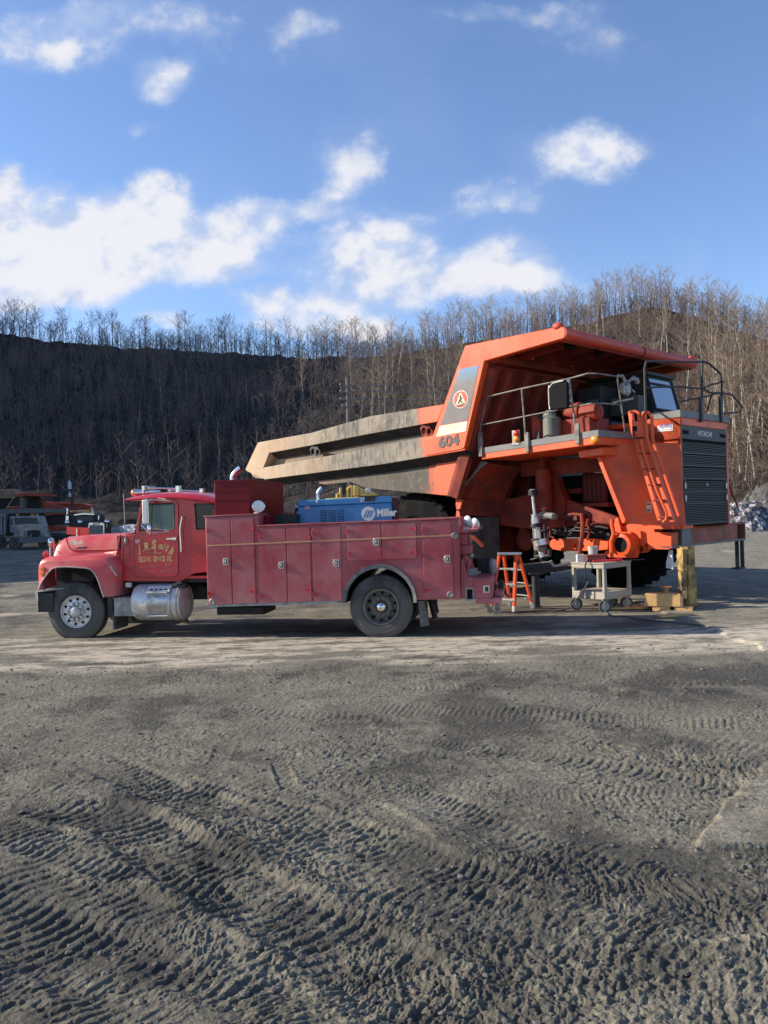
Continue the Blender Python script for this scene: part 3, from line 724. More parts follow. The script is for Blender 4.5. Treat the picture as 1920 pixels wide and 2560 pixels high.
door([(54,388),(248,380),(268,1092),(74,1105)], (215,742), [(62,485,1),(72,1010,1)])
door([(256,380),(443,372),(465,1086),(276,1092)], None, [(445,470,-1),(463,990,-1)])
door([(492,472),(710,462),(724,1078),(498,1088)], (675,772), [(492,530,1),(497,1030,1)])
door([(719,462),(910,456),(928,1072),(732,1078)], None, [(912,548,-1),(925,975,-1)])
door([(930,458),(1162,448),(1178,1066),(947,1074)], (1130,755), [(932,505,1),(945,1015,1)])
door([(224,375),(500,362),(512,660),(236,671)], (465,512), [(226,425,1),(236,612,1)], q3)
door([(511,362),(793,350),(801,648),(518,658)], None, [(793,405,-1),(799,598,-1)], q3)
door([(846,346),(1083,336),(1111,970),(868,980)], (1055,655), [(848,403,1),(868,915,1)], q3)
# gold stripe
mb = MB()
for A, B in (((50,612),(1180,563)),):
    a = ST.at_s(Zb(*A), -.0135); b_ = ST.at_s(Z3(1095,458), -.0135); h = .013
    mb.prism([(a[0], a[1]-h), (b_[0], b_[1]-h), (b_[0], b_[1]+h), (a[0], a[1]+h)], -.0165, -.0125)
obj('gold_stripe', mb, m_stripe, truck)
# round ports and hook
mb = MB()
for (x, y), zz, r in (((1115,462),q3,.055), ((1080,950),q3,.055), ((100,1075),q2,.055)):
    (t, z_), = zz([(x, y)], 0); mb.lathe([(-.02, .001), (-.02, r*.45), (-.012, r*.6), (-.022, r*.8), (-.012, r), (.012, r)], (t, 0, z_), n=20)
obj('round_port', mb, m_plate, truck)
# arch trim
o_ = q3(arc(497, 1010, 307, 313, 178, 361, 26), 0); i_ = q3(arc(497, 1010, 279, 279, 178, 361, 26), 0)
mb = MB(); mb.loft([[(a[0], -.05, a[1]) , (a[0], .02, a[1]), (b[0], .02, b[1]), (b[0], -.035, b[1])] for a, b in zip(o_, i_)], caps=True)
obj('wheel_arch_trim', mb, mat('dusty_rubber_trim', (.10, .105, .11), .8, var=.3, vs=10, dirt=(.26, .25, .24), damt=.5, ds=8), truck)
i2 = q3(arc(497, 1010, 279, 279, 178, 361, 20), 0)
for w0_, w1_ in ((0, .75), (WID, WID-.75)):
    mb = MB(); mb.loft([[(a[0], w0_, a[1]) for a in i2], [(a[0], w1_, a[1]) for a in i2]], close=False); obj('wheel_well', mb, m_blk, truck)
cx = (i2[0][0]+i2[-1][0])/2
# ---- tall red box
c = [ST.at_s(Zb(*p), .12) for p in ((118,68),(405,62),(410,362),(125,364))]
mb = MB(); z0 = tall[1][1]-.05
mb.hexa([(c[3][0], .12, z0), (c[2][0], .12, z0), (c[2][0], 2.3, z0), (c[3][0], 2.3, z0), (c[0][0], .12, c[0][1]), (c[1][0], .12, c[1][1]), (c[1][0], 2.3, c[1][1]), (c[0][0], 2.3, c[0][1])])
tb = obj('tall_tool_box', mb, m_redd, truck, .01)
mb = MB(); e = c[1][0]; zt = c[1][1]; h = zt-z0
for k in (.27, .50): mb.box(c[0][0]-.006, e+.008, .113, 2.307, zt-h*k-.006, zt-h*k+.006)
mb.box(c[0][0]-.012, e+.014, .105, 2.315, zt-.03, zt+.006)
obj('box_seam', mb, m_redd, tb)
mb = MB(); mb.box(tall[2][0]-.05, q2([(570,400)], .3)[0][0], .3, .9, zf, tall[2][1]-.02); obj('side_step_box', mb, m_redd, truck, .006)
mb = MB(); mb.box(q2([(570,400)], .6)[0][0], q2([(800,400)], .6)[0][0], .62, 1.5, zf, lowl[0][1]+.20); obj('reel_box', mb, m_blk, truck, .01)
# ---- chassis
fz = .62
mb = MB()
for w in (.78, WID-.86): mb.box(-6.6, t1+.25, w, w+.08, fz, fz+.25)
for t in (-5.9, -4.4, -3.4, -1.9, -.8, .8, 2.0): mb.box(t, t+.09, .86, WID-.86, fz+.03, fz+.22)
obj('frame_rail', mb, m_blk, truck, .005)
mb = MB()
mb.cyl((0, .3, .53), (0, WID-.3, .53), .085); mb.ball((0, WID/2, .53), .26, .24, .26); mb.cyl((0, 1.21, .55), (-3.6, 1.21, .85), .055)
mb.box(-.6, .6, .62, .70, .60, .66); mb.box(-.6, .6, WID-.70, WID-.62, .60, .66)
obj('axle', mb, m_blk, truck)
# black box stands in for the shade under the body
mb = MB(); p = q2([(145,1118),(540,1180)], .8); mb.box(p[0][0], p[1][0], .75, 1.5, p[1][1], p[0][1]); obj('under_shade_box', mb, m_blk, truck, .02)
# ---- wheels
def wheel(ctr, R, rr, w0, w1, steer, style, name='wheel'):
    """tyre mesh in the truck frame at ctr=(t,z); near face at w0"""
    t, z = ctr; wm = (w0+w1)/2; hw = (w1-w0)/2
    mb = MB(); n = 72
    prof = [(-hw*.62, rr), (-hw*.92, rr+.035), (-hw, rr+(R-rr)*.42), (-hw*.97, rr+(R-rr)*.62), (-hw*.84, R-.035), (-hw*.78, R-.012), (-hw*.45, R), (0, R), (hw*.45, R), (hw*.78, R-.012), (hw*.97, rr+(R-rr)*.6), (hw, rr+(R-rr)*.42), (hw*.62, rr)]
    mb.lathe(prof, (0, 0, 0), n=n)
    nb = 88
    for i in range(nb):
        a0 = 2*math.pi*i/nb; a1 = a0+2*math.pi/nb*.58
        for s_ in (-1, 1):
            if style == 'drive' or True:
                q = []
                for rr_, ww in ((R-.05, hw*.90), (R+.004, hw*.74), (R+.006, hw*.30), (R-.02, hw*.30)):
                    q.append((rr_, ww*s_))
                vs = [(r_*math.cos(a+ (0 if k < 2 else .02)), w_, r_*math.sin(a+(0 if k < 2 else .02))) for a in (a0, a1) for k, (r_, w_) in enumerate(q)]
                mb.add(vs, [(0,1,2,3), (7,6,5,4), (0,4,5,1), (1,5,6,2), (2,6,7,3), (3,7,4,0)])
    for r_ in (rr+.05, rr+(R-rr)*.55):
        mb.lathe([(-hw*.985, r_-.006), (-hw*1.012, r_), (-hw*.985, r_+.006)], (0, 0, 0), n=n)
    tyre = obj(name, mb, m_rub, truck, ang=40); tyre.location = (t, wm, z); tyre.rotation_euler = (0, 0, steer)
    mb = MB()
    if style == 'steer':     # polished disc, ten hand holes, raised hub and capped nuts
        mb.lathe([(-hw*.62, rr+.02), (-hw*.80, rr+.012), (-hw*.80, rr-.004), (-hw*.62, rr-.015), (-hw*.55, rr-.04), (-hw*.62, rr*.62), (-hw*.70, rr*.55), (-hw*.70, .10)], (0, 0, 0), n=40)
        r1 = obj('rim', mb, m_alu, tyre)
        mb = MB()
        for i in range(10):
            a = 2*math.pi*i/10+.2; mb.cyl((rr*.80*math.cos(a), -hw*.60-.012, rr*.80*math.sin(a)), (rr*.80*math.cos(a), -hw*.5, rr*.80*math.sin(a)), .024, n=12)
        obj('hand_hole', mb, m_dark, r1)
        mb = MB()
        for i in range(10):
            a = 2*math.pi*i/10; p = (rr*.50*math.cos(a), -hw*.70, rr*.50*math.sin(a))
            mb.lathe([(.0, .034), (-.035, .030), (-.06, .020), (-.068, .004)], p, n=10)
        obj('wheel_nut', mb, m_chrome, r1)
        mb = MB(); mb.lathe([(-hw*.70, .11), (-hw*.70-.05, .10), (-hw*.70-.06, .085), (-hw*.70-.09, .07), (-hw*.70-.10, .005)], (0, 0, 0), n=24)
        obj('hub_cap', mb, m_alu, r1)
    else:                    # deep-dish steel disc
        mb.lathe([(-hw*.62, rr+.02), (-hw*.90, rr+.014), (-hw*.90, rr-.006), (-hw*.70, rr-.022), (-hw*.2, rr-.035), (.02, rr*.84), (.02, rr*.64), (-hw*.35, rr*.60), (-hw*.35, rr*.36), (-hw*.1, rr*.34)], (0, 0, 0), n=40)
        r1 = obj('rim', mb, m_rim, tyre)
        mb = MB()
        for i in range(10):
            a = 2*math.pi*i/10+.25; mb.cyl((rr*.79*math.cos(a), -hw*.14, rr*.79*math.sin(a)), (rr*.79*math.cos(a), .03, rr*.79*math.sin(a)), .026, n=12)
        obj('hand_hole', mb, m_dark, r1)
        mb = MB()
        for i in range(10):
            a = 2*math.pi*i/10; p = (rr*.50*math.cos(a), -hw*.35, rr*.50*math.sin(a)); mb.lathe([(.0, .030), (-.03, .028), (-.032, .016), (-.06, .014), (-.062, .002)], p, n=8)
        obj('wheel_nut', mb, m_rim, r1)
        mb = MB(); mb.lathe([(.0, rr*.34), (-hw*.5, rr*.33), (-hw*.85, rr*.29), (-hw*1.12, rr*.17), (-hw*1.2, .004)], (0, 0, 0), n=26)
        obj('hub_cap', mb, m_chrome, r1)
    return tyre
(rc,) = q3([(505, 1045)], .05); RR_ = .555
rc = (rc[0], RR_-.03)
wheel(rc, RR_, .305, .03, .30, 0, 'drive'); wheel(rc, RR_, .305, .34, .61, 0, 'drive')
wheel(rc, RR_, .305, WID-.61, WID-.34, 0, 'drive'); wheel(rc, RR_, .305, WID-.30, WID-.03, 0, 'drive')
(fc,) = q1([(435, 1158)], .12); (fb,) = q1([(435, 1400)], .12)
RF_ = fc[1]-fb[1]; fzc = fc[1]
wheel(fc, RF_, .29, .06, .36, rad(3), 'steer'); wheel(fc, RF_, .29, WID-.36, WID-.06, rad(3), 'steer')
mb = MB(); mb.cyl((fc[0], .3, fc[1]), (fc[0], WID-.3, fc[1]), .07); mb.box(fc[0]-.6, fc[0]+.6, .62, .7, fc[1]+.08, fc[1]+.14); obj('front_axle', mb, m_blk, truck)
# ---- cab
WN = .27; WF = WID-.27
cab_o = [(775,905),(778,800),(800,700),(806,528),(930,515),(938,430),(962,262),(985,232),(1270,222),(1420,240),(1595,262),(1595,830),(1500,832),(1410,842),(1360,870),(1325,895),(1290,908)]
win = [(988,268),(1238,262),(1248,276),(1248,462),(1236,478),(968,484),(958,470)]
rw = [(1414,264),(1575,266),(1575,470),(1426,474)]
co = q1(cab_o, WN); wi = q1(win, WN); rwi = q1(rw, WN)
mb = MB(); mb.prism(co, WN, WN+.035, holes=[wi, rwi])
cab = obj('cab', mb, m_red2, truck, .008)
mb = MB(); mb.prism(co, WF-.035, WF, holes=[wi, rwi]); obj('cab_side', mb, m_red2, cab, .008)
def cabpts(pts): return q1(pts, WN)
mb = MB()
(bt, bz) = co[11]; (bt2, bz2) = co[10]
mb.box(bt-.04, bt, WN+.03, WF-.03, bz, bz2)                               # back wall
fl = co[0]; mb.box(fl[0], bt, WN+.03, WF-.03, fl[1]+.02, fl[1]+.07)       # floor
mb.box(fl[0], fl[0]+.04, WN+.03, WF-.03, fl[1], co[3][1])                 # firewall
a, b_ = co[3], co[4]; mb.hexa([(a[0], WN+.03, a[1]-.03), (b_[0]+.1, WN+.03, b_[1]-.03), (b_[0]+.1, WF-.03, b_[1]-.03), (a[0], WF-.03, a[1]-.03), (a[0], WN+.03, a[1]), (b_[0]+.1, WN+.03, b_[1]), (b_[0]+.1, WF-.03, b_[1]), (a[0], WF-.03, a[1])])
obj('cab_shell', mb, m_red2, cab)
# roof, crowned, with a visor lip at the front
top = q1([(822,222),(900,196),(985,180),(1100,170),(1250,165),(1400,172),(1500,188),(1597,222)], WN+.35)
bot = q1([(826,240),(905,240),(985,234),(1100,228),(1250,226),(1400,238),(1500,250),(1597,262)], WN)
rings = []
for (a, b_) in zip(top, bot):
    dz = a[1]-b_[1]; t = b_[0]
    prof = [(WN-.03, 0), (WN-.035, dz*.25), (WN+.02, dz*.62), (WN+.14, dz*.86), (WN+.35, dz), ((WN+WF)/2, dz*1.05), (WF-.35, dz), (WF-.14, dz*.86), (WF-.02, dz*.62), (WF+.035, dz*.25), (WF+.03, 0)]
    rings.append([(t, w, b_[1]+z_) for w, z_ in prof])
mb = MB(); mb.loft(rings, caps=True); obj('cab_roof', mb, m_red2, truck, ang=50)
# rounded back corner of the cab and rocker
# windscreen and glass
ws = q1([(928,505),(958,262)], WN+.05)
mb = MB(); mb.add([(ws[0][0]+.01, WN+.06, ws[0][1]), (ws[0][0]+.01, WF-.06, ws[0][1]), (ws[1][0]+.01, WF-.06, ws[1][1]), (ws[1][0]+.01, WN+.06, ws[1][1])], [(0,1,2,3)]); obj('windscreen', mb, m_glass, truck, smooth=False)
mb = MB(); mb.tube([(ws[0][0], WN+.05, ws[0][1]), (ws[0][0], WF-.05, ws[0][1]), (ws[1][0], WF-.05, ws[1][1]), (ws[1][0], WN+.05, ws[1][1])], .025, 6, closed=True); mb.cyl((ws[0][0], 1.21, ws[0][1]), (ws[1][0], 1.21, ws[1][1]), .015); obj('windscreen_frame', mb, m_blk, truck)
for w in (WN+.015, WF-.02):
    mb = MB(); mb.prism(wi, w, w+.006); obj('side_window', mb, m_glass, truck, smooth=False)
    mb = MB(); mb.prism(rwi, w, w+.006); obj('rear_side_window', mb, m_glassd, truck, smooth=False)
# window rubber
mb = MB(); k = [(t, WN-.004, z_) for t, z_ in wi]; mb.tube(k, .012, 6, closed=True); obj('window_seal', mb, m_blk, truck); mb = MB(); k = [(t, WN-.004, z_) for t, z_ in rwi]; mb.tube(k, .012, 6, closed=True); obj('window_seal', mb, m_blk, truck); mb = MB()
vt = q1([(1062,268),(1050,480)], WN-.004); mb.cyl((vt[0][0], WN-.004, vt[0][1]), (vt[1][0], WN-.004, vt[1][1]), .01, n=6)
obj('vent_bar', mb, m_blk, truck)
# seat, wheel, dash
mb = MB(); sb = q1([(1180,560)], .7)[0]; mb.box(sb[0]-.05, sb[0]+.45, .5, 1.0, sb[1]-.35, sb[1]-.15); mb.box(sb[0]+.38, sb[0]+.5, .5, 1.0, sb[1]-.2, sb[1]+.42)
mb.box(sb[0]-.05, sb[0]+.45, 1.4, 1.95, sb[1]-.35, sb[1]-.15); mb.box(sb[0]+.38, sb[0]+.5, 1.4, 1.95, sb[1]-.2, sb[1]+.42); mb.box(ws[0][0], ws[0][0]+.25, WN+.05, WF-.05, ws[0][1]-.4, ws[0][1]-.03)
obj('seat', mb, m_blk, truck, .03)
mb = MB(); sw = q1([(1040,470)], .75)[0]
mb.tube([(sw[0]+.12*math.cos(a)*.5, .72+.22*math.sin(a), sw[1]+.19*math.cos(a)) for a in np.linspace(0, 2*math.pi, 20, endpoint=False)], .012, 6, closed=True); mb.cyl((sw[0], .72, sw[1]), (sw[0]-.3, .72, sw[1]-.25), .02); obj('steering_wheel', mb, m_blk, truck)
# ---- cab door
dr = q1([(985,240),(1000,232),(1245,228),(1268,240),(1280,270),(1285,500),(1280,835),(1268,858),(1245,868),(965,874),(930,862),(919,835),(917,525),(958,500),(960,440)], WN)
mb = MB(); wid = q1([(990,262),(1240,256),(1254,272),(1254,466),(1240,484),(965,490),(952,474)], WN)
mb.prism(dr, WN-.014, WN-.001, holes=[wid]); dr_o = obj('cab_door', mb, m_red2, truck, .006)
mb = MB(); mb.tube([(t, WN-.012, z_) for t, z_ in dr], .0045, 5, closed=True); obj('door_seam', mb, m_blk, dr_o)
a, b_ = q1([(1183,555),(1262,555)], WN-.04); mb = MB(); mb.box(a[0], b_[0], WN-.055, WN-.035, a[1]-.018, a[1]+.018); mb.box(a[0], a[0]+.02, WN-.05, WN, a[1]-.015, a[1]+.015); mb.box(b_[0]-.07, b_[0]+.01, WN-.06, WN, a[1]-.026, a[1]+.026); obj('door_handle', mb, m_chrome, dr_o, .006)
# lettering
def glyphs(mb, s, path, h, w=WN-.0155, bold=.02, shear=.0, q=q1, wk=1.0, m=0):
    """letters along a path of zoom points; each letter stands on its point"""
    pts = [Vector((*p, 0)) for p in q(path, w)]
    L = [0]
    for i in range(len(pts)-1): L.append(L[-1]+(pts[i+1]-pts[i]).length)
    n = len(s)
    for i, ch in enumerate(s):
        if ch == ' ': continue
        d_ = L[-1]*(i+.5)/n
        k = max(j for j in range(len(L)-1) if L[j] <= d_); f = (d_-L[k])/(L[k+1]-L[k]); p = pts[k].lerp(pts[k+1], f)
        q0 = max(d_-L[-1]*.08, 0); ta = pts[k+1]-pts[k]; a = math.atan2(ta.y, ta.x)
        cw = L[-1]/n*.92*wk*(.35 if ch in '.,1iI' else 1)
        mb.text(ch, (p.x, w, p.y), (math.cos(a), 0, math.sin(a)), (-math.sin(a), 0, math.cos(a)), h, m, bold, shear, w=cw, center=True)
let = MB()
def put(ch, x, y, ang, hpx, wpx, m=0, bold=.03, shear=.2):
    (t, z_), (t2, _) = q1([(x, y), (x+wpx, y)], WN-.016); a = rad(ang); k = (t2-t)/wpx
    let.text(ch, (t, WN-.0165, z_), (math.cos(a), 0, math.sin(a)), (-math.sin(a), 0, math.cos(a)), hpx*k, m, bold, shear, w=wpx*k)
put('J', 946, 668, 16, 60, 34, bold=.05, shear=.35); put('.', 986, 660, 20, 60, 8); put('R', 1002, 652, 14, 58, 44, bold=.045); put('.', 1052, 640, 10, 60, 8)
put('S', 1062, 636, 4, 66, 42, bold=.05); put('m', 1112, 634, -8, 48, 38, bold=.045); put('i', 1155, 641, -16, 54, 9, bold=.04); put('t', 1170, 650, -24, 62, 20, bold=.045); put('h', 1196, 672, -32, 62, 32, bold=.045)
glyphs(let, 'WELDING', [(950,748),(1055,742)], .10, bold=.03)
glyphs(let, 'SERVICE', [(1072,742),(1172,738)], .10, bold=.03)
glyphs(let, 'INC.', [(1185,740),(1240,738)], .10, bold=.03)
a, b_ = q1([(1020,672),(1135,668)], WN-.016)
let.tube([(a[0]+(b_[0]-a[0])*t, WN-.0165, a[1]+.02*math.sin(t*12.5)) for t in np.linspace(0, 1, 24)], .005, 4)
(m_,) = q1([(1090,668)], WN-.016); let.box(m_[0]-.006, m_[0]+.006, WN-.0185, WN-.0150, m_[1]-.06, m_[1]+.06)
obj('gold_lettering', let, m_gold, dr_o, smooth=False)
l2 = MB(); m_fade = mat('faded_lettering', (.50, .33, .20), .6, dirt=(.43, .09, .09), damt=.58, ds=22)
glyphs(l2, 'Low Penn', [(965,795),(1120,788)], .07, shear=.4, bold=.0); glyphs(l2, 'PA', [(1165,788),(1215,785)], .07, shear=.4, bold=.0); glyphs(l2, 'U.S.D.O.T. 6873 5', [(970,838),(1215,832)], .055, bold=.01)
obj('faded_lettering', l2, m_fade, dr_o, smooth=False)
l3 = MB(); a, b_ = q1([(920,560),(955,597)], WN-.016); l3.prism([(a[0], b_[1]), (b_[0], b_[1]), (b_[0], a[1]), (a[0], a[1])], WN-.017, WN-.014, 0)
l3.text('LH', (a[0]+.015, WN-.018, b_[1]+.03), (1,0,0), (0,0,1), .06, 1, .02, w=.075)
obj('door_sticker', l3, [mat('pink_sticker', (.62, .10, .16), .5), m_white], dr_o, smooth=False)
# access panel on the cowl
pa = q1([(825,615),(832,610),(872,610),(878,620),(878,722),(870,730),(833,730),(826,722)], WN); mb = MB(); mb.tube([(t, WN-.002, z_) for t, z_ in pa], .005, 5, closed=True); obj('cowl_panel_seam', mb, m_blk, cab)
# grab handle
g = q1([(1312,372),(1300,430),(1294,480),(1297,560),(1302,660)], WN-.07); mb = MB(); mb.tube([(g[0][0], WN, g[0][1])]+[(t, WN-.07, z_) for t, z_ in g]+[(g[-1][0], WN, g[-1][1])], .016, 8); obj('grab_handle', mb, m_chrome, truck)
# mirror
a, b_ = q1([(985,232),(1040,430)], .02); mb = MB(); mb.box(a[0], b_[0], -.03, .11, b_[1], a[1]); mir = obj('side_mirror', mb, m_white, truck, .02)
mb = MB(); mb.box(b_[0]-.002, b_[0]+.006, -.015, .095, b_[1]+.03, a[1]-.03); obj('mirror_glass', mb, m_chrome, mir)
mb = MB()
A = q1([(1015,225),(1180,237)], .05); mb.tube([(A[0][0], .04, A[0][1]), (A[1][0], WN, A[1][1])], .012, 6); A = q1([(950,232),(1015,225)], .05); mb.tube([(A[0][0], WN, A[0][1]), (A[1][0], .04, A[1][1])], .012, 6)
A = q1([(1045,430),(1045,505),(1165,500)], .04); mb.tube([(A[0][0], .04, A[0][1]), (A[1][0], .04, A[1][1]), (A[2][0], WN, A[2][1])], .012, 6)
A = q1([(985,385),(955,440),(1045,505)], .06); mb.tube([(A[0][0], .06, A[0][1]), (A[1][0], .15, A[1][1]), (A[2][0], .04, A[2][1])], .014, 6); A = q1([(1048,460),(1165,492)], .05); mb.tube([(A[0][0], .05, A[0][1]), (A[1][0], WN, A[1][1])], .008, 6)
obj('mirror_arm', mb, m_chrome, mir)
a, b_ = q1([(1032,440),(1052,505)], .03); mb = MB(); mb.ball(((a[0]+b_[0])/2, .03, (a[1]+b_[1])/2), .045, .06, .12); obj('spot_mirror', mb, m_chrome, mir)
# antenna
A = q1([(825,178),(843,545),(846,595)], WN-.03); mb = MB(); mb.tube([(A[0][0], WN-.03, A[0][1]), (A[1][0], WN-.03, A[1][1])], .007, 5); mb.ball((A[2][0], WN-.02, A[2][1]+.05), .035, .04, .06); obj('antenna', mb, m_plate, truck)
# roof light bar, horn, amber lamp
A = q1([(985,128),(1030,125),(1100,135),(1290,138),(1290,165)], .5)
mb = MB(); mb.tube([(t, .55, z_) for t, z_ in q1([(990,178),(990,122),(1020,122),(1040,133),(1285,138)], .55)], .018, 8); 
mb.tube([(t, .9, z_) for t, z_ in q1([(1210,165),(1215,150),(1480,162)], .9)], .018, 8)
a, b_ = q1([(1262,115),(1292,168)], .55); mb.box(a[0], b_[0], .52, .64, b_[1], a[1]); a, b_ = q1([(1462,138),(1490,180)], .9); mb.box(a[0], b_[0], .86, .98, b_[1], a[1]); a, b_ = q1([(985,115),(1010,152)], .55); mb.box(a[0], b_[0], .5, 1.0, b_[1], a[1])
a, b_ = q1([(1200,142),(1225,170)], .9); mb.box(a[0], b_[0], .86, 1.0, b_[1], a[1])
obj('roof_rack', mb, m_chrome, truck, .004)
for w in (.62, 1.75):
    A = q1([(915,172),(1090,166)], w); mb = MB(); mb.lathe([(0, .075), (.06, .062), (.30, .045), (.52, .03), (.53, .0)], (A[0][0], w, A[0][1]), 'x', 16); hn = obj('air_horn', mb, m_chrome, truck)
    mb = MB(); mb.ball((A[0][0]-.005, w, A[0][1]), .055, .07, .07, 12); obj('amber_lamp', mb, m_amber, hn)
# ---- hood
HN = .60; HF = WID-.60
hs = [(232,705),(240,650),(252,600),(268,566),(300,548),(345,538),(450,532),(600,524),(806,516)]
hb = [(232,712),(250,712),(270,712),(300,712),(330,715),(380,716),(450,718),(600,722),(790,730)]
T = q1(hs, HN); B = q1(hb, HN)
rings = []
for i, (a, b_) in enumerate(zip(T, B)):
    zt_, zb2 = a[1], b_[1]-.12; t = a[0]; nar = .06*(1-i/8)
    H_ = zt_-zb2
    prof = [(HN-.14+nar, 0), (HN-.06+nar, H_*.45), (HN-.02+nar, H_*.72), (HN+.05+nar, H_*.90), (HN+.16+nar, H_*.985), ((HN+HF)/2, H_*1.03)]
    L_ = [(t, w, zb2+z_) for w, z_ in prof]+[(t, WID-w, zb2+z_) for w, z_ in reversed(prof[:-1])]
    rings.append(L_)
mb = MB(); mb.loft(rings, caps=True); hood = obj('hood', mb, m_pink, truck, ang=60)
# recessed step moulding on hood side
A = q1([(348,545),(365,600),(385,640),(410,655),(780,648)], HN-.05); mb = MB(); mb.tube([(t, HN-.045, z_) for t, z_ in A], .013, 6); obj('hood_moulding', mb, m_red2, hood)
A = q1([(410,645),(785,640)], HN-.06); mb = MB(); mb.tube([(t, HN-.058, z_) for t, z_ in A], .008, 6); obj('hood_stripe', mb, m_stripe, hood)
A, = q1([(388,606)], HN-.075); mb = MB(); mb.text('Mack', (A[0], HN-.075, A[1]), (1,0,.05), (0,0,1), .09, 0, .02, .35, w=.26); mb.text('Thermodyne', (A[0]+.09, HN-.075, A[1]-.045), (1,0,.05), (0,0,1), .035, 0, .01, .2, w=.20); obj('hood_badge', mb, m_chrome, hood, smooth=False)
A, = q1([(285,605)], HN-.03); mb = MB(); mb.text('R', (A[0], HN-.045, A[1]), (1,0,.05), (0,0,1), .09, 0, .02, .2); obj('faded_badge', mb, m_stripe, hood, smooth=False)
# grille on the nose
gA, = q1([(236,705)], HN); mb = MB(); mb.box(gA[0]-.03, gA[0]+.02, .68, WID-.68, gA[1]-.45, gA[1]+.25, 0)
for i in range(9): mb.box(gA[0]-.045, gA[0]-.03, .72, WID-.72, gA[1]-.42+i*.07, gA[1]-.39+i*.07, 1)
obj('radiator_grille', mb, [m_pink, m_chrome], truck, .01)
# cowl step between hood and cab
A = q1([(806,520),(800,560),(770,700),(765,780),(770,800)], WN+.02); mb = MB(); mb.tube([(t, WN+.0, z_) for t, z_ in A], .012, 6); obj('hood_seam', mb, m_blk, truck)
# filler between hood side and cab side at the back
ZS = q1([(790,645)], WN)[0][1]; mb = MB(); A = q1([(790,560),(800,720),(775,800),(700,800),(690,722)], WN); B0 = q1([(640,620)], HN)[0]
mb.hexa([(B0[0], HN-.05, B.__getitem__(7)[1]-.1), (co[3][0]+.02, WN+.02, B[8][1]-.25), (co[3][0]+.02, WF-.02, B[8][1]-.25), (B0[0], HF+.05, B[7][1]-.1), (B0[0], HN-.03, ZS-.06), (co[3][0]+.02, WN+.03, ZS), (co[3][0]+.02, WF-.03, ZS), (B0[0], HF+.03, ZS-.06)])
obj('hood_skirt', mb, m_pink, truck, .03)
# ---- fenders: outline lofted inwards so that the crown rolls over
top_o = [(112,962),(101,900),(100,820),(103,760),(118,726),(165,706),(240,700),(330,695),(440,690),(560,686),(640,690),(700,704),(745,735),(762,790),(758,880),(755,960),(752,1033)]
arch_o = [(132,970),(140,940),(158,905),(185,865),(212,828),(245,800),(290,788),(360,786),(440,790),(520,796),(560,808),(592,838),(615,880),(634,930),(648,975),(660,1010),(672,1036)]
FT = q1(top_o, .02); FA = q1(arch_o, .02)
def fender(sgn):
    def Wc(w): return w if sgn > 0 else WID-w
    cz = FA[8][1]; cxm = FA[8][0]; rings = []
    for a, b_ in zip(FT, FA):
        dx, dz = b_[0]-a[0], b_[1]-a[1]; L = math.hypot(dx, dz); ux, uz = dx/L, dz/L
        r = []
        for off, w in ((.0, .62), (.0, .22), (.02, .10), (.065, .03), (.12, .012), (L-.03, .0), (L, -.012), (L, .03), (L-.04, .045), (.10, .10), (.045, .2), (.04, .62)):
            r.append((a[0]+ux*off, Wc(w), a[1]+uz*off))
        rings.append(r)
    mb = MB(); mb.loft(rings, caps=True)
    f = obj('fender', mb, m_pink, truck, ang=55)
    mb = MB(); mb.tube([(b_[0], Wc(-.008), b_[1]) for b_ in FA], .014, 6); obj('arch_lip', mb, mat('dusty_lip', (.36, .30, .28), .8, dirt=(.5, .2, .18), damt=.3, ds=5) if sgn > 0 else m_plate, f)
    return f
fen = fender(1); fender(-1)
mb = MB(); A = q1([(180,905),(560,905),(640,830),(560,790),(250,790)], .7); mb.prism(A, .70, .74); mb.box(A[0][0], A[1][0], .78, 1.6, A[0][1]-.15, A[0][1]+.35); obj('engine', mb, m_blk, truck)
# marker lamps, fender mirror, red flag
mb = MB()
for y in (805, 848):
    A, = q1([(154, y)], -.0); mb.lathe([(-.02, .004), (-.018, .036), (.0, .042), (.03, .042)], (A[0], .0, A[1]), n=14)
obj('side_marker', mb, m_amber, fen)
a = q1([(215,752),(213,610)], .2); mb = MB(); mb.cyl((a[0][0], .22, a[0][1]-.02), (a[1][0], .22, a[1][1]), .016); mb.box(a[0][0]-.06, a[0][0]+.09, .16, .28, a[0][1]-.015, a[0][1]+.015); fm = obj('fender_mirror', mb, m_alu, truck)
A, = q1([(220,585)], .2); mb = MB(); mb.ball((A[0], .22, A[1]), .05, .09, .10); obj('mirror_head', mb, m_chrome, fm)
A = q1([(240,625),(292,686)], .3); mb = MB(); mb.cyl((A[0][0], .22, A[0][1]), (A[1][0], .42, A[1][1]), .006, n=6); obj('stay', mb, m_plate, fm)
A, = q1([(186,683)], .35); mb = MB(); mb.lathe([(-.05, .01), (-.045, .065), (0, .075), (.05, .06), (.055, .01)], (A[0], .36, A[1]), 'y', 18); obj('turn_lamp', mb, m_redlens, truck)
a = q1([(355,455),(540,462),(540,525),(358,518)], 1.2); mb = MB(); mb.prism(a, 1.19, 1.21); fl_ = obj('bug_deflector', mb, m_redlens, truck); 
a, = q1([(440,528)], 1.15); mb = MB(); mb.cyl((a[0], 1.15, a[1]-.08), (a[0], 1.15, a[1]+.14), .015); mb.ball((a[0]-.05, 1.1, a[1]-.03), .1, .1, .035); obj('deflector_bracket', mb, m_chrome, fl_)
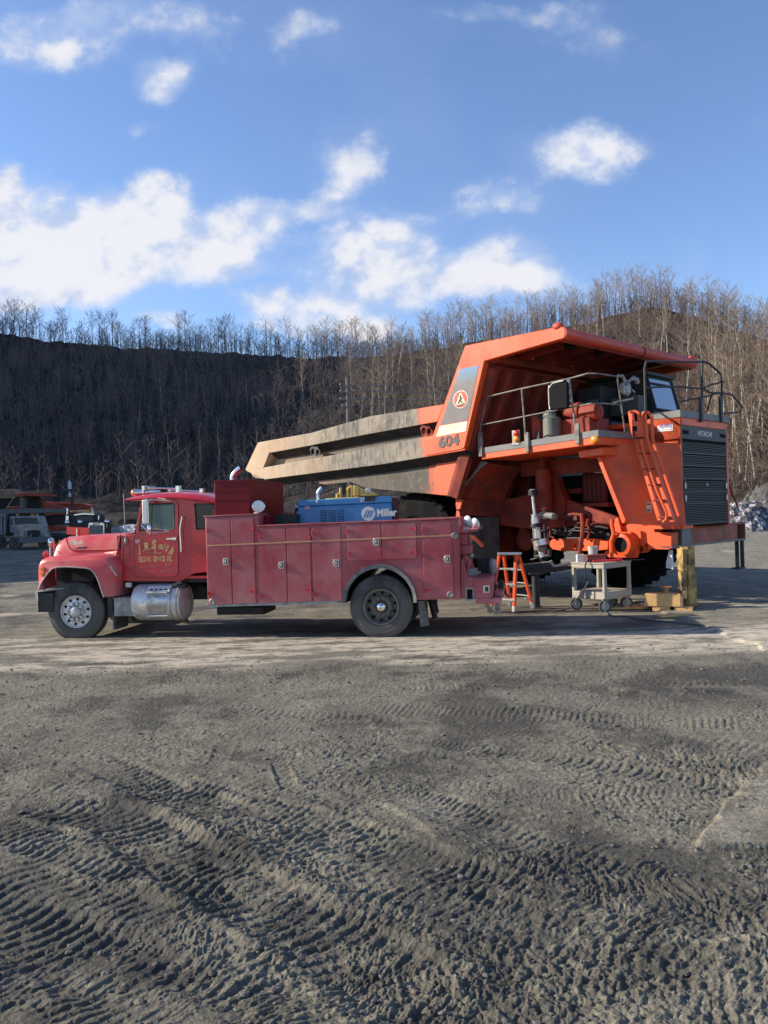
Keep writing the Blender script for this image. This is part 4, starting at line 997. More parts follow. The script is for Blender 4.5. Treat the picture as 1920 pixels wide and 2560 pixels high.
# ---- bumper
a = q1([(92,998),(108,1155)], 0); mb = MB()
mb.box(a[0][0], a[0][0]+.05, .0, WID, a[1][1], a[0][1], 0); mb.box(a[0][0]+.03, a[0][0]+.35, .02, .06, a[1][1]-.02, a[0][1]-.02, 1); mb.box(a[0][0]+.03, a[0][0]+.35, WID-.06, WID-.02, a[1][1]-.02, a[0][1]-.02, 1)
mb.hexa([(a[0][0]+.02, 0, a[0][1]-.01), (a[0][0]+.55, .05, a[0][1]+.05), (a[0][0]+.55, .5, a[0][1]+.05), (a[0][0]+.02, .5, a[0][1]-.01), (a[0][0]+.02, 0, a[0][1]+.015), (a[0][0]+.55, .05, a[0][1]+.075), (a[0][0]+.55, .5, a[0][1]+.075), (a[0][0]+.02, .5, a[0][1]+.015)], 2)
obj('front_bumper', mb, [m_chrome, m_blk, m_plate], truck, .008)
# ---- fuel tank
tA = q1([(945,1075),(1345,1075)], .40); tz = q1([(1100,925),(1100,1228)], .38); R = abs(tz[0][1]-tz[1][1])/2; zc = (tz[0][1]+tz[1][1])/2; x0, x1 = tA[0][0], tA[1][0]
mb = MB(); mb.lathe([(x0, .01), (x0, R*.8), (x0+.03, R*.95), (x0+.07, R), (x1-.05, R), (x1-.02, R*.96), (x1, R*.9), (x1+.015, R*.7), (x1+.03, .01)], (0, .38, zc), 'x', 48); tank = obj('fuel_tank', mb, m_alu, truck)
mb = MB()
for t in (x1-.16, x1-.05): mb.lathe([(t-.012, R), (t-.012, R+.012), (t+.012, R+.012), (t+.012, R)], (0, .38, zc), 'x', 40)
mb.lathe([(x1+.005, R*.90), (x1+.03, R*.90), (x1+.03, R*.86), (x1+.005, R*.86)], (0, .38, zc), 'x', 40); obj('tank_strap', mb, m_plate, tank)
# stepped opening plate on the tank, curved sheet
def onr(t, a, r=R): return (t, .38-r*math.cos(a), zc+r*math.sin(a))
u0, u1 = q1([(1015,1000)], .05)[0][0], q1([(1185,1000)], .05)[0][0]
mb = MB()
for i in range(10):
    a0, a1 = -.5+i*.1, -.5+(i+1)*.1
    mb.add([onr(u0, a0, R+.006), onr(u1, a0, R+.006), onr(u1, a1, R+.006), onr(u0, a1, R+.006)], [(0,1,2,3)])
obj('tank_plate', mb, mat('bare_plate', (.42, .42, .42), .3, .9, var=.2, vs=10, dirt=(.2, .19, .17), damt=.4, ds=9), tank)
mb = MB(); mb.tube([onr(u0, -.5, R+.01), onr(u1, -.5, R+.02), onr(u1, .5, R+.01), onr(u0, .5, R+.01)], .012, 6, closed=True)
mb.tube([onr(u0, .52), onr(u0, .55, R+.05), onr(u1, .55, R+.05), onr(u1, .52)], .02, 6); mb.tube([onr(u0, -.58), onr(u0, -.6, R+.06), onr(u1, -.6, R+.06), onr(u1, -.58)], .018, 6)
obj('tank_step', mb, m_alu, tank, smooth=False)
mb = MB()
for i in range(4):
    t = u0+.08+i*(u1-u0-.12)/3
    for a in (.72, -.68): c_ = onr(t, a, R+.035); mb.ball(c_, .035, .02, .022, 8)
obj('step_slot', mb, m_blk, tank); mb = MB(); mb.hexa([onr(u0, .60, R+.03), onr(u1+.04, .60, R+.03), onr(u1+.04, .95, R+.03), onr(u0, .95, R+.03), onr(u0, .60, R+.045), onr(u1+.04, .60, R+.045), onr(u1+.04, .95, R+.045), onr(u0, .95, R+.045)])
obj('tread_step', mb, m_alu, tank)
mb = MB(); mb.cyl(onr(u1+.17, 1.1, R-.01), onr(u1+.17, 1.1, R+.07), .06, n=16); mb.box(u1+.06, u1+.3, .16, .34, zc+R*.80, zc+R*.96); obj('fuel_cap', mb, m_blk, tank)
# step box, mud flap, air lines
a = q1([(745,1050),(930,1195)], .1); mb = MB(); mb.box(a[0][0], a[1][0], .1, .6, a[1][1], a[0][1]); mb.box(a[0][0]-.02, a[1][0]+.02, .08, .62, a[0][1], a[0][1]+.015); mb.box(a[0][0]+.33, a[0][0]+.34, .092, .1, a[1][1], a[0][1]); obj('battery_box', mb, m_plate, truck, .008)
a = q1([(695,1035),(745,1200)], .15); mb = MB(); mb.box(a[0][0], a[1][0], .12, .60, a[1][1], a[0][1]); obj('splash_guard', mb, m_blk, truck, .01)
a = q1([(735,1170),(762,1310)], .1); mb = MB(); mb.box(a[0][0], a[0][0]+.04, .1, .62, a[1][1], a[0][1]); mb.box(a[0][0]+.1, a[0][0]+1.2, .65, .75, a[1][1]+.05, a[0][1]+.1); obj('mud_flap', mb, m_rub, truck, .01)
a = q1([(845,920),(885,955)], .25); mb = MB(); mb.box(a[0][0], a[1][0], .24, .3, a[1][1], a[0][1]); mb.lathe([(-.012, .03), (-.012, .02), (0, .02)], ((a[0][0]+a[1][0])/2, .24, (a[0][1]+a[1][1])/2)); obj('air_valve', mb, m_white, truck)
a = q1([(960,925),(1500,1000)], .9); mb = MB(); mb.box(fl[0], a[1][0], .8, 1.6, a[1][1]-.1, a[0][1]); mb.box(fl[0]-.1, bt, WN+.08, WF-.08, fl[1]-.06, fl[1]+.02); obj('gearbox', mb, m_blk, truck, .02)
a = q1([(720,780),(775,860)], .0); mb = MB(); mb.tube([(a[0][0], -.01, a[0][1]), (a[1][0], -.01, a[1][1])], .018, 8); obj('hood_latch', mb, m_plate, truck)
# ---- exhaust stack
A = q2([(290,62),(298,20),(322,0),(330,-14)], 2.0); mb = MB(); mb.tube([(A[0][0]-.02, 1.9, .9), (A[0][0]-.02, 1.9, A[0][1]-.05), (A[0][0]-.01, 1.9, A[1][1]-.05), (A[2][0]-.02, 1.9, A[2][1]), (A[3][0]+.06, 1.9, A[3][1]+.04)], .065, 14, caps=False); obj('exhaust_stack', mb, m_chrome, truck)
# ---- work lamps
def lamp(x, y, r, w, q, face, foot, m=None):
    A, = q([(x, y)], w); Fp, = q([foot], w); c_ = Vector((A[0], w, A[1])); d_ = Vector(face).normalized()
    mb = MB(); sg = []
    a = d_.cross(Vector((0, 0, 1))).normalized(); b2 = a.cross(d_)
    for o, rr_ in ((-.9, .05), (-.85, .35), (-.5, .75), (-.1, .98), (.15, 1.0), (.2, .93), (.14, .90)):
        sg.append([c_+d_*(o*r)+(a*math.cos(t)+b2*math.sin(t))*(rr_*r) for t in np.linspace(0, 2*math.pi, 20, endpoint=False)])
    mb.loft(sg); mb.cyl((Fp[0], w, Fp[1]), c_-Vector((0, 0, r*.8)), .02, n=8); mb.box(Fp[0]-.04, Fp[0]+.04, w-.03, w+.03, Fp[1]-.03, Fp[1]+.03)
    l_ = obj('work_lamp', mb, m or m_chrome, truck)
    mb = MB(); sg = [[c_+d_*(o*r)+(a*math.cos(t)+b2*math.sin(t))*(rr_*r) for t in np.linspace(0, 2*math.pi, 20, endpoint=False)] for o, rr_ in ((.16, .92), (.26, .6), (.3, .02))]
    mb.loft(sg); obj('lens', mb, mat('lamp_lens', (.75, .73, .68), .25, coat=.5), l_)
lamp(485, 287, .115, .12, q2, (.35, -1, .05), (468, 348))
lamp(792, 305, .07, 1.25, q2, (-1, -.4, 0), (785, 365))
lamp(1232, 345, .11, .45, q3, (.8, .5, .35), (1210, 405), m_white); lamp(1292, 360, .11, 1.7, q3, (.7, .5, .4), (1272, 410), m_white)
# ---- rear end
mb = MB(); R0 = q3([(1165,990),(1150,322)], 0)
pr = lambda x, y, w=.1: q3([(x, y)], w)[0]
a = pr(1155, 430); b_ = pr(1298, 418); mb.hexa([(a[0], .05, a[1]-.02), (b_[0], .05, b_[1]-.02), (b_[0], WID-.05, b_[1]-.02), (a[0], WID-.05, a[1]-.02), (a[0], .05, a[1]+.02), (b_[0], .05, b_[1]+.02), (b_[0], WID-.05, b_[1]+.02), (a[0], WID-.05, a[1]+.02)])
obj('light_shelf', mb, m_red, truck, .006)
rr0 = lowr[0][0]
mb = MB()
mb.prism([pr(1165, 650), pr(1185, 660), pr(1218, 800), pr(1290, 812), pr(1290, 985), pr(1168, 985)], .1, WID-.1)
obj('tail_frame', mb, m_red, truck, .01)
mb = MB(); a = pr(1218, 905); b_ = pr(1268, 985); mb.box(a[0], b_[0], .085, .105, b_[1], a[1]); obj('tow_tube', mb, m_dark, truck); 
mb = MB(); mb.box(a[0]-.025, b_[0]+.025, .08, .10, a[1], a[1]+.025); mb.box(a[0]-.025, b_[0]+.025, .08, .10, b_[1]-.025, b_[1]); mb.box(a[0]-.025, a[0], .08, .10, b_[1], a[1]); mb.box(b_[0], b_[0]+.025, .08, .10, b_[1], a[1]); obj('tube_frame', mb, m_plate, truck)
a = pr(1278, 812); b_ = pr(1438, 1018); mb = MB(); mb.box(a[0], b_[0], .05, WID-.05, b_[1]+.1, a[1]); rb = obj('rear_step_box', mb, m_red, truck, .012)
a2 = pr(1292, 828); b2 = pr(1422, 975); mb = MB(); mb.box(a2[0], b2[0], .035, .05, b2[1], a2[1]); rd = obj('step_box_door', mb, m_red, rb, .004)
(t, zz) = pr(1385, 902); mb = MB(); mb.box(t-.06, t+.05, .02, .036, zz-.062, zz+.062, 0); mb.box(t-.03, t+.03, .017, .021, zz-.04, zz+.04, 1); obj('latch', mb, [m_latch, m_blk], rd, .002)
a = pr(1292, 978); b_ = pr(1505, 1022); mb = MB(); mb.box(a[0], b_[0], .03, WID-.03, b_[1], a[1]); mb.box(pr(1440, 870)[0], pr(1520, 870)[0], .3, WID-.3, a[1], pr(1440, 960)[1]+.05); obj('rear_bumper', mb, m_red, truck, .015)
# vice, cylinder brackets, red canisters on the tail
mb = MB()
for (x0_, y0_, x1_, y1_, w) in ((1158,445,1218,535,.2), (1158,540,1258,612,.25), (1220,450,1240,520,.6), (1225,530,1262,600,.6), (1180,620,1225,700,.3), (1200,650,1260,740,.5)):
    a = pr(x0_, y0_, w); b_ = pr(x1_, y1_, w); mb.box(a[0], b_[0], w, w+.25, b_[1], a[1])
mb.tube([Vector((pr(1180,600)[0], .3, pr(1180,600)[1])), Vector((pr(1230,680)[0], .35, pr(1230,680)[1])), Vector((pr(1215,770)[0], .3, pr(1215,770)[1]))], .03, 8)
obj('bottle_bracket', mb, m_red, truck, .015)
mb = MB(); a = pr(1255, 765, .4); mb.box(a[0]-.08, a[0]+.1, .4, .55, a[1]-.06, a[1]+.06); mb.cyl((a[0]-.06, .47, a[1]), (a[0]+.16, .47, a[1]-.02), .03); a = pr(1248, 628, .4); mb.ball((a[0], .45, a[1]), .06, .06, .05); a = pr(1232, 500, .5); mb.tube([(a[0], .45, a[1]+.1), (a[0]+.06, .45, a[1]), (a[0], .45, a[1]-.1)], .02, 8); obj('vice', mb, m_plate, truck, .01)
mb = MB(); a = pr(1300, 655, 1.2); b_ = pr(1460, 800, 1.2); mb.box(a[0], b_[0], 1.2, 1.9, b_[1], a[1]); obj('rear_crate', mb, m_blk, truck, .01)
mb = MB(); a = pr(1415, 730, .5); mb.lathe([(-.14, .01), (-.14, .05), (-.1, .07), (.05, .07), (.12, .05), (.14, .01)], (a[0]+.02, 1.0, a[1]), 'z', 16); obj('hose_reel', mb, m_plate, truck)
mb = MB(); a = pr(1470, 1020, .4); b_ = pr(1440, 1110, .4); mb.prism([pr(1455,1020,.4), pr(1485,1020,.4), pr(1500,1105,.4), pr(1440,1110,.4), pr(1450,1070,.4)], .45, .52); mb.tube([Vector((pr(1440,1110,.4)[0]-.12, .5, pr(1440,1110,.4)[1]+.2)), Vector((pr(1440,1110,.4)[0]-.04, .5, pr(1440,1110,.4)[1]))], .04, 8); obj('tow_hook', mb, m_plate, truck, .01)
# rear mud flaps
a = pr(815, 1000, .1); b_ = pr(880, 1215, .1); mb = MB()
for w in (.05, WID-.65):
    mb = MB(); mb.hexa([(a[0], w, a[1]), (a[0]+.1, w, a[1]), (a[0]+.1, w+.6, a[1]), (a[0], w+.6, a[1]), (a[0]+.03, w, b_[1]), (a[0]+.19, w, b_[1]+.03), (a[0]+.1, w+.6, b_[1]+.03), (a[0]+.06, w+.6, b_[1])])
    obj('rear_mud_flap', mb, mat('dusty_flap', (.13, .12, .105), .85, dirt=(.05, .048, .045), damt=.4, ds=6), truck)
mb = MB(); a = pr(935, 1000, .7); mb.cyl((a[0]-.05, .75, a[1]+.1), (a[0]+.03, .75, pr(935,1150,.7)[1]), .07, .05, n=12); obj('jack_leg', mb, m_blk, truck)

# ================================================================== welder on the truck
wA = q2([(810,237)], .8)[0]; wB = q3([(590,134)], .8)[0]
wl = thing('welder_generator', 'blue engine driven welder with louvres standing on the red service truck', 'welder', (0, 0, 0), 0)
wl.location = truck.location; wl.rotation_euler = truck.rotation_euler
zb_ = lowl[0][1]-.15; x0, x1 = wA[0], wB[0]; W0, W1 = .8, 1.55
def tl(t): return wA[1]+(wB[1]-wA[1])*(t-x0)/(x1-x0)
def slab(mb, ta, tb, w0, w1, za, zbb, m=0):
    mb.hexa([(ta, w0, tl(ta)-za), (tb, w0, tl(tb)-za), (tb, w1, tl(tb)-za), (ta, w1, tl(ta)-za), (ta, w0, tl(ta)-zbb), (tb, w0, tl(tb)-zbb), (tb, w1, tl(tb)-zbb), (ta, w1, tl(ta)-zbb)], m)
mb = MB(); slab(mb, x0, x1, W0, W1, .92, .12); obj('welder_case', mb, m_blue, wl, .012)
mb = MB(); slab(mb, x0-.01, x1+.01, W0-.01, W1+.01, .12, 0); obj('welder_lid', mb, m_blue, wl, .02)
mb = MB(); slab(mb, x1, x1+.02, W0+.02, W1-.02, .9, .02); slab(mb, x1+.02, x1+.035, W0+.1, W1-.1, .8, .15)
obj('control_panel', mb, m_blk, wl, .01)
mb = MB(); slab(mb, x0, x1, W0+.05, W1-.05, 1.05, .93); obj('skid', mb, m_blk, wl)
mb = MB()
for xa, xb in ((997,1050),(1066,1122),(1138,1192)):
    ta = q2([(xa,300)], W0)[0][0]; tb_ = q2([(xb,300)], W0)[0][0]
    slab(mb, ta, tb_, W0-.004, W0+.01, .66, .20, 1)
    for k in range(15): zz = .22+k*.030; slab(mb, ta+.005, tb_-.005, W0-.012, W0, zz+.014, zz, 0)
obj('louvre', mb, [m_blue, m_blued], wl)
tc_, zc_ = q2([(1398,346)], W0)[0]; mb = MB(); mb.lathe([(-.008, .001), (-.008, .13), (0, .13)], (tc_, W0, zc_), n=36)
for k in (-1, 0, 1):
    xx = tc_+k*.055; mb.prism([(xx-.045, zc_-.06), (xx-.015, zc_-.06), (xx+.045, zc_+.065), (xx+.015, zc_+.065)], W0-.012, W0-.007, 1)
mb.text('Miller', (tc_+.16, W0-.008, zc_-.055), (1, 0, lift), (0, 0, 1), .135, 0, .035, w=.37)
obj('welder_logo', mb, [m_white, m_blue], wl, smooth=False)
a = q2([(865,285),(910,308)], W0); mb = MB(); mb.box(a[0][0], a[1][0], W0-.006, W0, a[1][1], a[0][1], 0)
hh = a[0][1]-a[1][1]
for k in range(4): mb.box(a[0][0], a[1][0], W0-.0085, W0-.006, a[1][1]+hh*(k*2)/7.5, a[1][1]+hh*(k*2+1)/7.5, 1)
mb.box(a[0][0], a[0][0]+.06, W0-.011, W0-.0085, a[0][1]-hh*.5, a[0][1], 2)
obj('flag_sticker', mb, [m_white, mat('flag_red', (.6, .06, .07), .5), mat('flag_blue', (.2, .2, .4), .5)], wl, smooth=False)
a = q2([(1335,220),(1362,245)], W0); mb = MB(); mb.box(a[0][0], a[1][0], W0-.016, W0-.009, a[1][1], a[0][1], 0); c0 = ((a[0][0]+a[1][0])/2, (a[0][1]+a[1][1])/2); mb.prism([(c0[0]-.02, c0[1]), (c0[0], c0[1]-.02), (c0[0]+.02, c0[1]), (c0[0], c0[1]+.02)], W0-.019, W0-.015, 1)
a = q2([(960,232),(980,252)], W0); mb.box(a[0][0], a[1][0], W0-.016, W0-.009, a[1][1], a[0][1], 0)
a = q2([(1368,205),(1455,240)], W0); mb.box(a[0][0], a[1][0], W0-.012, W0+.2, a[1][1], a[0][1]+.015, 1)
obj('warning_label', mb, [m_white, m_blk], wl, smooth=False)
A = q2([(975,222),(976,180),(990,152),(1012,128)], W0+.3); mb = MB(); mb.tube([(A[0][0], W0+.3, A[0][1]-.1)]+[(t, W0+.3, z_) for t, z_ in A], .04, 12, caps=False); obj('welder_exhaust', mb, m_chrome, wl)
# ================================================================== orange haul truck, front wheel off
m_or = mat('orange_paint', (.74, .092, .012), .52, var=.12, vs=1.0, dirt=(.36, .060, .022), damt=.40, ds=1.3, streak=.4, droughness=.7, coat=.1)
m_ord = mat('shaded_worn_orange', (.26, .029, .009), .7, var=.2, vs=1.5, dirt=(.085, .022, .014), damt=.47, ds=1.8, streak=.4)  # darker copy of the orange: canopy and underside shade in the colour, with grime
m_orr = mat('faded_orange_tube', (.52, .050, .026), .5, var=.1, vs=1.5, dirt=(.45, .10, .07), damt=.4, ds=2)
m_tb = mat('grey_toe_board', (.15, .155, .15), .6, var=.1, vs=3, dirt=(.25, .24, .21), damt=.4, ds=3)
m_rail = mat('rail_paint', (.10, .10, .095), .5, var=.3, vs=5, dirt=(.30, .27, .23), damt=.45, ds=5)
# bed steel: orange at the front, scoured to dusty steel behind
EDGE = -4.0
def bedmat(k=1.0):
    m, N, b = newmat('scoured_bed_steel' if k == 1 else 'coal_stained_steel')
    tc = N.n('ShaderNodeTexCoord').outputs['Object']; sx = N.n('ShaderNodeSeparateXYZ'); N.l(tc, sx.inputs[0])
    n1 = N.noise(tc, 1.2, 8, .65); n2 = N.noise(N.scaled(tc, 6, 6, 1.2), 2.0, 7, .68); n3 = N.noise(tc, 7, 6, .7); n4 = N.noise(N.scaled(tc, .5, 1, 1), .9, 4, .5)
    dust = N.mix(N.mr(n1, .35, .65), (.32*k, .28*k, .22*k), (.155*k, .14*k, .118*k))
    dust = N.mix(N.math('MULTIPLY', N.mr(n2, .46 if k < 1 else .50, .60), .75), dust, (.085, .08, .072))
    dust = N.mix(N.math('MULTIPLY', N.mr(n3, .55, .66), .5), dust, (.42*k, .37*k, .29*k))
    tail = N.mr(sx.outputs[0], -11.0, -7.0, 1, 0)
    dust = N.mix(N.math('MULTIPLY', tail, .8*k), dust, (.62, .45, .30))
    rust = N.math('MULTIPLY', N.mr(n4, .5, .62), N.mr(sx.outputs[0], -7, -11, .2, .9))
    dust = N.mix(N.math('MULTIPLY', rust, N.mr(n3, .4, .7)), dust, (.42, .19, .08))
    org = N.mix(N.mr(n1, .3, .7), (.66, .085, .018), (.72, .115, .030))
    e = N.math('ADD', sx.outputs[0], N.math('MULTIPLY', N.math('SUBTRACT', n1, .5), .8))
    e = N.math('ADD', e, N.math('MULTIPLY', N.math('SUBTRACT', n3, .5), .5))
    # the edge of the paint runs further back along the top
    e = N.math('ADD', e, N.math('MULTIPLY', N.mr(sx.outputs[2], 2.6, 5, 0, 1), .1))
    f = N.mr(N.math('ADD', e, N.math('MULTIPLY', N.math('SUBTRACT', n2, .5), .9)), EDGE-.16, EDGE+.16)
    N.l(N.mix(f, dust, org), b.inputs['Base Color']); N.l(N.mr(f, 0, 1, .92, .5), b.inputs['Roughness'])
    bp = N.n('ShaderNodeBump'); bp.inputs['Strength'].default_value = .5; bp.inputs['Distance'].default_value = .02; N.l(N.math('MULTIPLY', n3, N.mr(f, 0, 1, 1, .15)), bp.inputs['Height']); N.l(bp.outputs[0], b.inputs['Normal'])
    return m
m_shade = mat('strip_shade_black', (.022, .020, .018), .95, var=.3, vs=3, dirt=(.07, .06, .05), damt=.36, ds=3); m_bed = bedmat(); m_bedw = bedmat(.5)
_c = P(1406, 810, 17.0)
HT = Frame(_c[0], _c[1], -45.5)
haul = thing('haul_truck', 'huge orange mining haul truck with dusty bed, canopy and grille, front wheel removed', 'haul truck', (_c[0], _c[1], 0), rad(-45.5))
ZA = Z(600, 960, 2.765); ZB = Z(700, 700, 2.765); ZC = Z(1200, 660, 2.304); ZD = Z(1150, 780, 2.212); ZE = Z(1480, 880, 3.95); ZF = Z(1120, 1080, 4.1475); ZG = Z(1500, 1180, 3.95)
def hs_(z, pts, s): return [HT.at_s(z(*p), s) for p in pts]
def hl_(z, pts, l): return [HT.at_l(z(*p), l) for p in pts]
def hp(z, x, y, s): l, zz = HT.at_s(z(x, y), s); return Vector((l, s, zz))
def hq(z, x, y, l): s, zz = HT.at_l(z(x, y), l); return Vector((l, s, zz))
# canopy width from its far corner
wfar, zfar = HT.at_l(ZC(1222, 515), 0.0)
HW = wfar
# ---- dump body
DB = MB()
lower = hs_(ZA, [(85,650),(240,666),(440,685),(470,668),(500,652),(530,690),(575,696),(640,688),(740,678),(800,700),(850,720),(1100,745),(1450,776),(1568,455),(1415,150),(1380,165),(205,480),(45,592)], .16)
DB.prism(lower, .27, .33)
body_ = obj('dump_body', DB, m_bedw, haul, .01)
DB = MB(); DB.prism(lower, HW-.33, HW-.27); obj('side_wall', DB, m_bedw, body_, .01)
mb = MB(); r = hs_(ZA, [(130,405),(500,338),(900,225),(1150,185),(1418,140),(1372,262),(880,350),(500,425),(205,478),(160,583),(50,600),(45,588)], 0)
mb.prism(r, -.04, .29); obj('top_rail', mb, m_bed, body_, .012); mb = MB(); mb.prism(r, HW-.29, HW+.03); obj('top_rail', mb, m_bed, body_, .012)
mb = MB(); r = hs_(ZA, [(160,580),(700,482),(1340,355),(1400,345),(1568,452),(1560,460),(1000,555),(180,660),(50,600),(155,583)], 0)
mb.prism(r, -.045, .29); obj('side_rib', mb, m_bed, body_, .012); mb = MB(); mb.prism(r, HW-.29, HW+.035); obj('side_rib', mb, m_bed, body_, .012)
for s_out, edge in ((-.04, [(205,478),(500,425),(880,350),(1372,262)]), (-.045, [(180,660),(600,608),(1000,555),(1560,460)])):  # slanted black plates stand in for the shade strips under rail and rib
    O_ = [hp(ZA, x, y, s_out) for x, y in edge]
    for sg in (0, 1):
        mb = MB(); mb.loft([[(p.x, (p.y+.02) if not sg else HW-p.y-.02, p.z+.01), (p.x, .275 if not sg else HW-.275, p.z-.185), (p.x, .275 if not sg else HW-.275, p.z+.01)] for p in O_], caps=True); obj('shade_strip', mb, m_shade, body_, smooth=False)
mb = MB(); r = hs_(ZA, [(205,468),(160,582),(150,583),(198,465)], -.04); mb.prism(r, -.05, .14); obj('rib_gusset', mb, m_bed, body_)
for pts, hole in (([(487,450),(500,432),(540,434),(560,465),(560,490),(520,497),(497,485)], [(508,467),(542,473)]), ([(1250,305),(1262,287),(1310,292),(1337,325),(1338,352),(1290,362),(1262,350)], [(1275,325),(1312,330)])):
    mb = MB(); r = hs_(ZA, pts, -.03)
    hh = [[(c[0]+.075*math.cos(t), c[1]+.085*math.sin(t)) for t in np.linspace(0, 2*math.pi, 10, endpoint=False)] for c in hs_(ZA, hole, -.03)]
    mb.prism(r, -.06, -.02, holes=hh); mb.prism([(a, b) for a, b in r[:2]]+[(r[1][0]+.05, r[1][1]-.1), (r[-1][0]+.05, r[-1][1]+.05), r[-1]], -.02, .16)
    obj('lifting_bracket', mb, m_blk if pts[0][0] < 600 else m_ord, body_)
# A-shaped front panel with canopy side
pan = [HT.at_s(ZB(1290,455), 0), HT.at_s(ZC(230,408), 0), HT.at_s(ZC(470,360), 0), HT.at_s(ZC(498,372), 0), HT.at_s(ZC(503,400), 0), HT.at_s(ZC(495,430), 0), HT.at_s(ZC(260,498), 0), HT.at_s(ZC(35,562), 0), HT.at_s(ZB(1288,1158), 0), HT.at_s(ZB(1272,1172), 0), HT.at_s(ZB(1020,1218), 0), HT.at_s(ZB(1000,1100), 0), HT.at_s(ZB(1060,1092), 0)]
lowp = hs_(ZA, [(1568,453),(1450,776),(1330,768),(1300,500)], 0.0)
mb = MB(); mb.prism(pan, -.06, .12); obj('side_panel', mb, m_or, body_, .02); mb = MB(); mb.prism(pan, HW-.12, HW+.06); obj('side_panel', mb, m_or, body_, .02)
mb = MB(); mb.prism(lowp, .245, .30); obj('corner_plate', mb, m_bed, body_, .01)
# front wall, leaning with the panel's front edge
(lt, zt), (lb, zb2) = HT.at_s(ZC(35,570), 0), HT.at_s(ZA(1450,776), .1)
lt -= .02
mb = MB(); mb.hexa([(lb-.1, .1, zb2), (lb+.02, .1, zb2), (lb+.02, HW-.1, zb2), (lb-.1, HW-.1, zb2), (lt-.12, .1, zt), (lt, .1, zt), (lt, HW-.1, zt), (lt-.12, HW-.1, zt)])
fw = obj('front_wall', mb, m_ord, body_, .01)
dl, dz = lb-lt, zb2-zt; nrm = Vector((-dz, 0, dl)).normalized(); nrm = nrm if nrm.x > 0 else -nrm
def onw(s, t, off): return (lt+dl*t+nrm.x*off, s, zt+dz*t+nrm.z*off)
for i, s in enumerate([.10, .62, 1.30, 2.0, 2.7, 3.4, 4.1, 4.8, HW-.36]):
    w_ = .24; mb = MB(); mb.hexa([onw(s, 1, 0), onw(s+w_, 1, 0), onw(s+w_-.04, 1, .20), onw(s+.04, 1, .20), onw(s, .02, 0), onw(s+w_, .02, 0), onw(s+w_-.04, .02, .20), onw(s+.04, .02, .20)])
    obj('wall_rib', mb, m_ord, fw, .01)
mb = MB(); mb.hexa([(lt-.1, .1, zt-.02), (lt+.26, .1, zt+.0), (lt+.26, HW-.1, zt), (lt-.1, HW-.1, zt-.02), (lt-.1, .1, zt+.22), (lt+.26, .1, zt+.2), (lt+.26, HW-.1, zt+.2), (lt-.1, HW-.1, zt+.22)]); obj('head_beam', mb, m_ord, body_, .01)
# canopy plate, ribs and front tube
A = HT.at_s(ZC(0,455), 0); B = HT.at_s(ZC(470,362), 0); C_ = HT.at_s(ZC(495,430), 0)
tz_ = B[1]; mb = MB(); l0 = pan[0][0]; z0_ = pan[0][1]
mb.hexa([(l0, .0, z0_-.10), (B[0], .0, tz_-.12), (B[0], HW, tz_-.12), (l0, HW, z0_-.10), (l0, .0, z0_-.02), (B[0], .0, tz_-.03), (B[0], HW, tz_-.03), (l0, HW, z0_-.02)])
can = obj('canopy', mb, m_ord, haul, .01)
def cz(l): return z0_+(tz_-z0_)*(l-l0)/(B[0]-l0)
for s in (.9, 1.75, 2.6, 3.45, 4.3, 5.1):
    if s > HW-.3: continue
    mb = MB(); w_ = .20; dpt = .30
    mb.hexa([(lt+.1, s, cz(lt)-dpt-.05), (B[0]-.12, s, cz(B[0])-.18), (B[0]-.12, s+w_, cz(B[0])-.18), (lt+.1, s+w_, cz(lt)-dpt-.05), (lt+.1, s, cz(lt)-.08), (B[0]-.12, s, cz(B[0])-.08), (B[0]-.12, s+w_, cz(B[0])-.08), (lt+.1, s+w_, cz(lt)-.08)]); obj('canopy_rib', mb, m_ord, can, .01)
mb = MB(); tc0 = Vector((B[0]+.02, -.05, tz_-.14)); tc1 = Vector((B[0]+.02, HW+.02, tz_-.14))
mb.tube([tc0, tc0.lerp(tc1, .5), tc1], .13, 20); mb.ball((tc0.x-.1, .0, tc0.z+.16), .13, .1, .09); mb.ball((tc1.x, HW-.05, tc1.z+.14), .08, .1, .06)
obj('canopy_tube', mb, m_orr, can)
mb = MB(); m_ = tc0.lerp(tc1, .545); mb.tube([m_-Vector((0, .03, 0)), m_+Vector((0, .03, 0))], .138, 20); obj('tube_joint', mb, m_ord, can)
for s in (.55, 1.75): 
    mb = MB(); mb.box(B[0]-.32, B[0]-.16, s, s+.22, tz_-.34, tz_-.16); obj('canopy_lamp', mb, m_dark, can, .02)
mb = MB(); k = HT.at_l(ZC(1240,575), -.05); mb.hexa([(B[0]-.06, .05, tz_-.30), (B[0], .05, tz_-.30), (B[0], HW, tz_-.30), (B[0]-.06, HW, tz_-.30), (B[0]-.06, .05, tz_-.1), (B[0], .05, tz_-.1), (B[0], HW, tz_-.1), (B[0]-.06, HW, tz_-.1)]); obj('canopy_fascia', mb, m_ord, can, .01)
# bed floor
fl_pts = hs_(ZA, [(60,600),(85,640),(850,640),(1450,730),(1450,690),(850,590)], .3)
mb = MB(); mb.prism(fl_pts, .34, HW-.34); obj('bed_floor', mb, m_bed, body_)
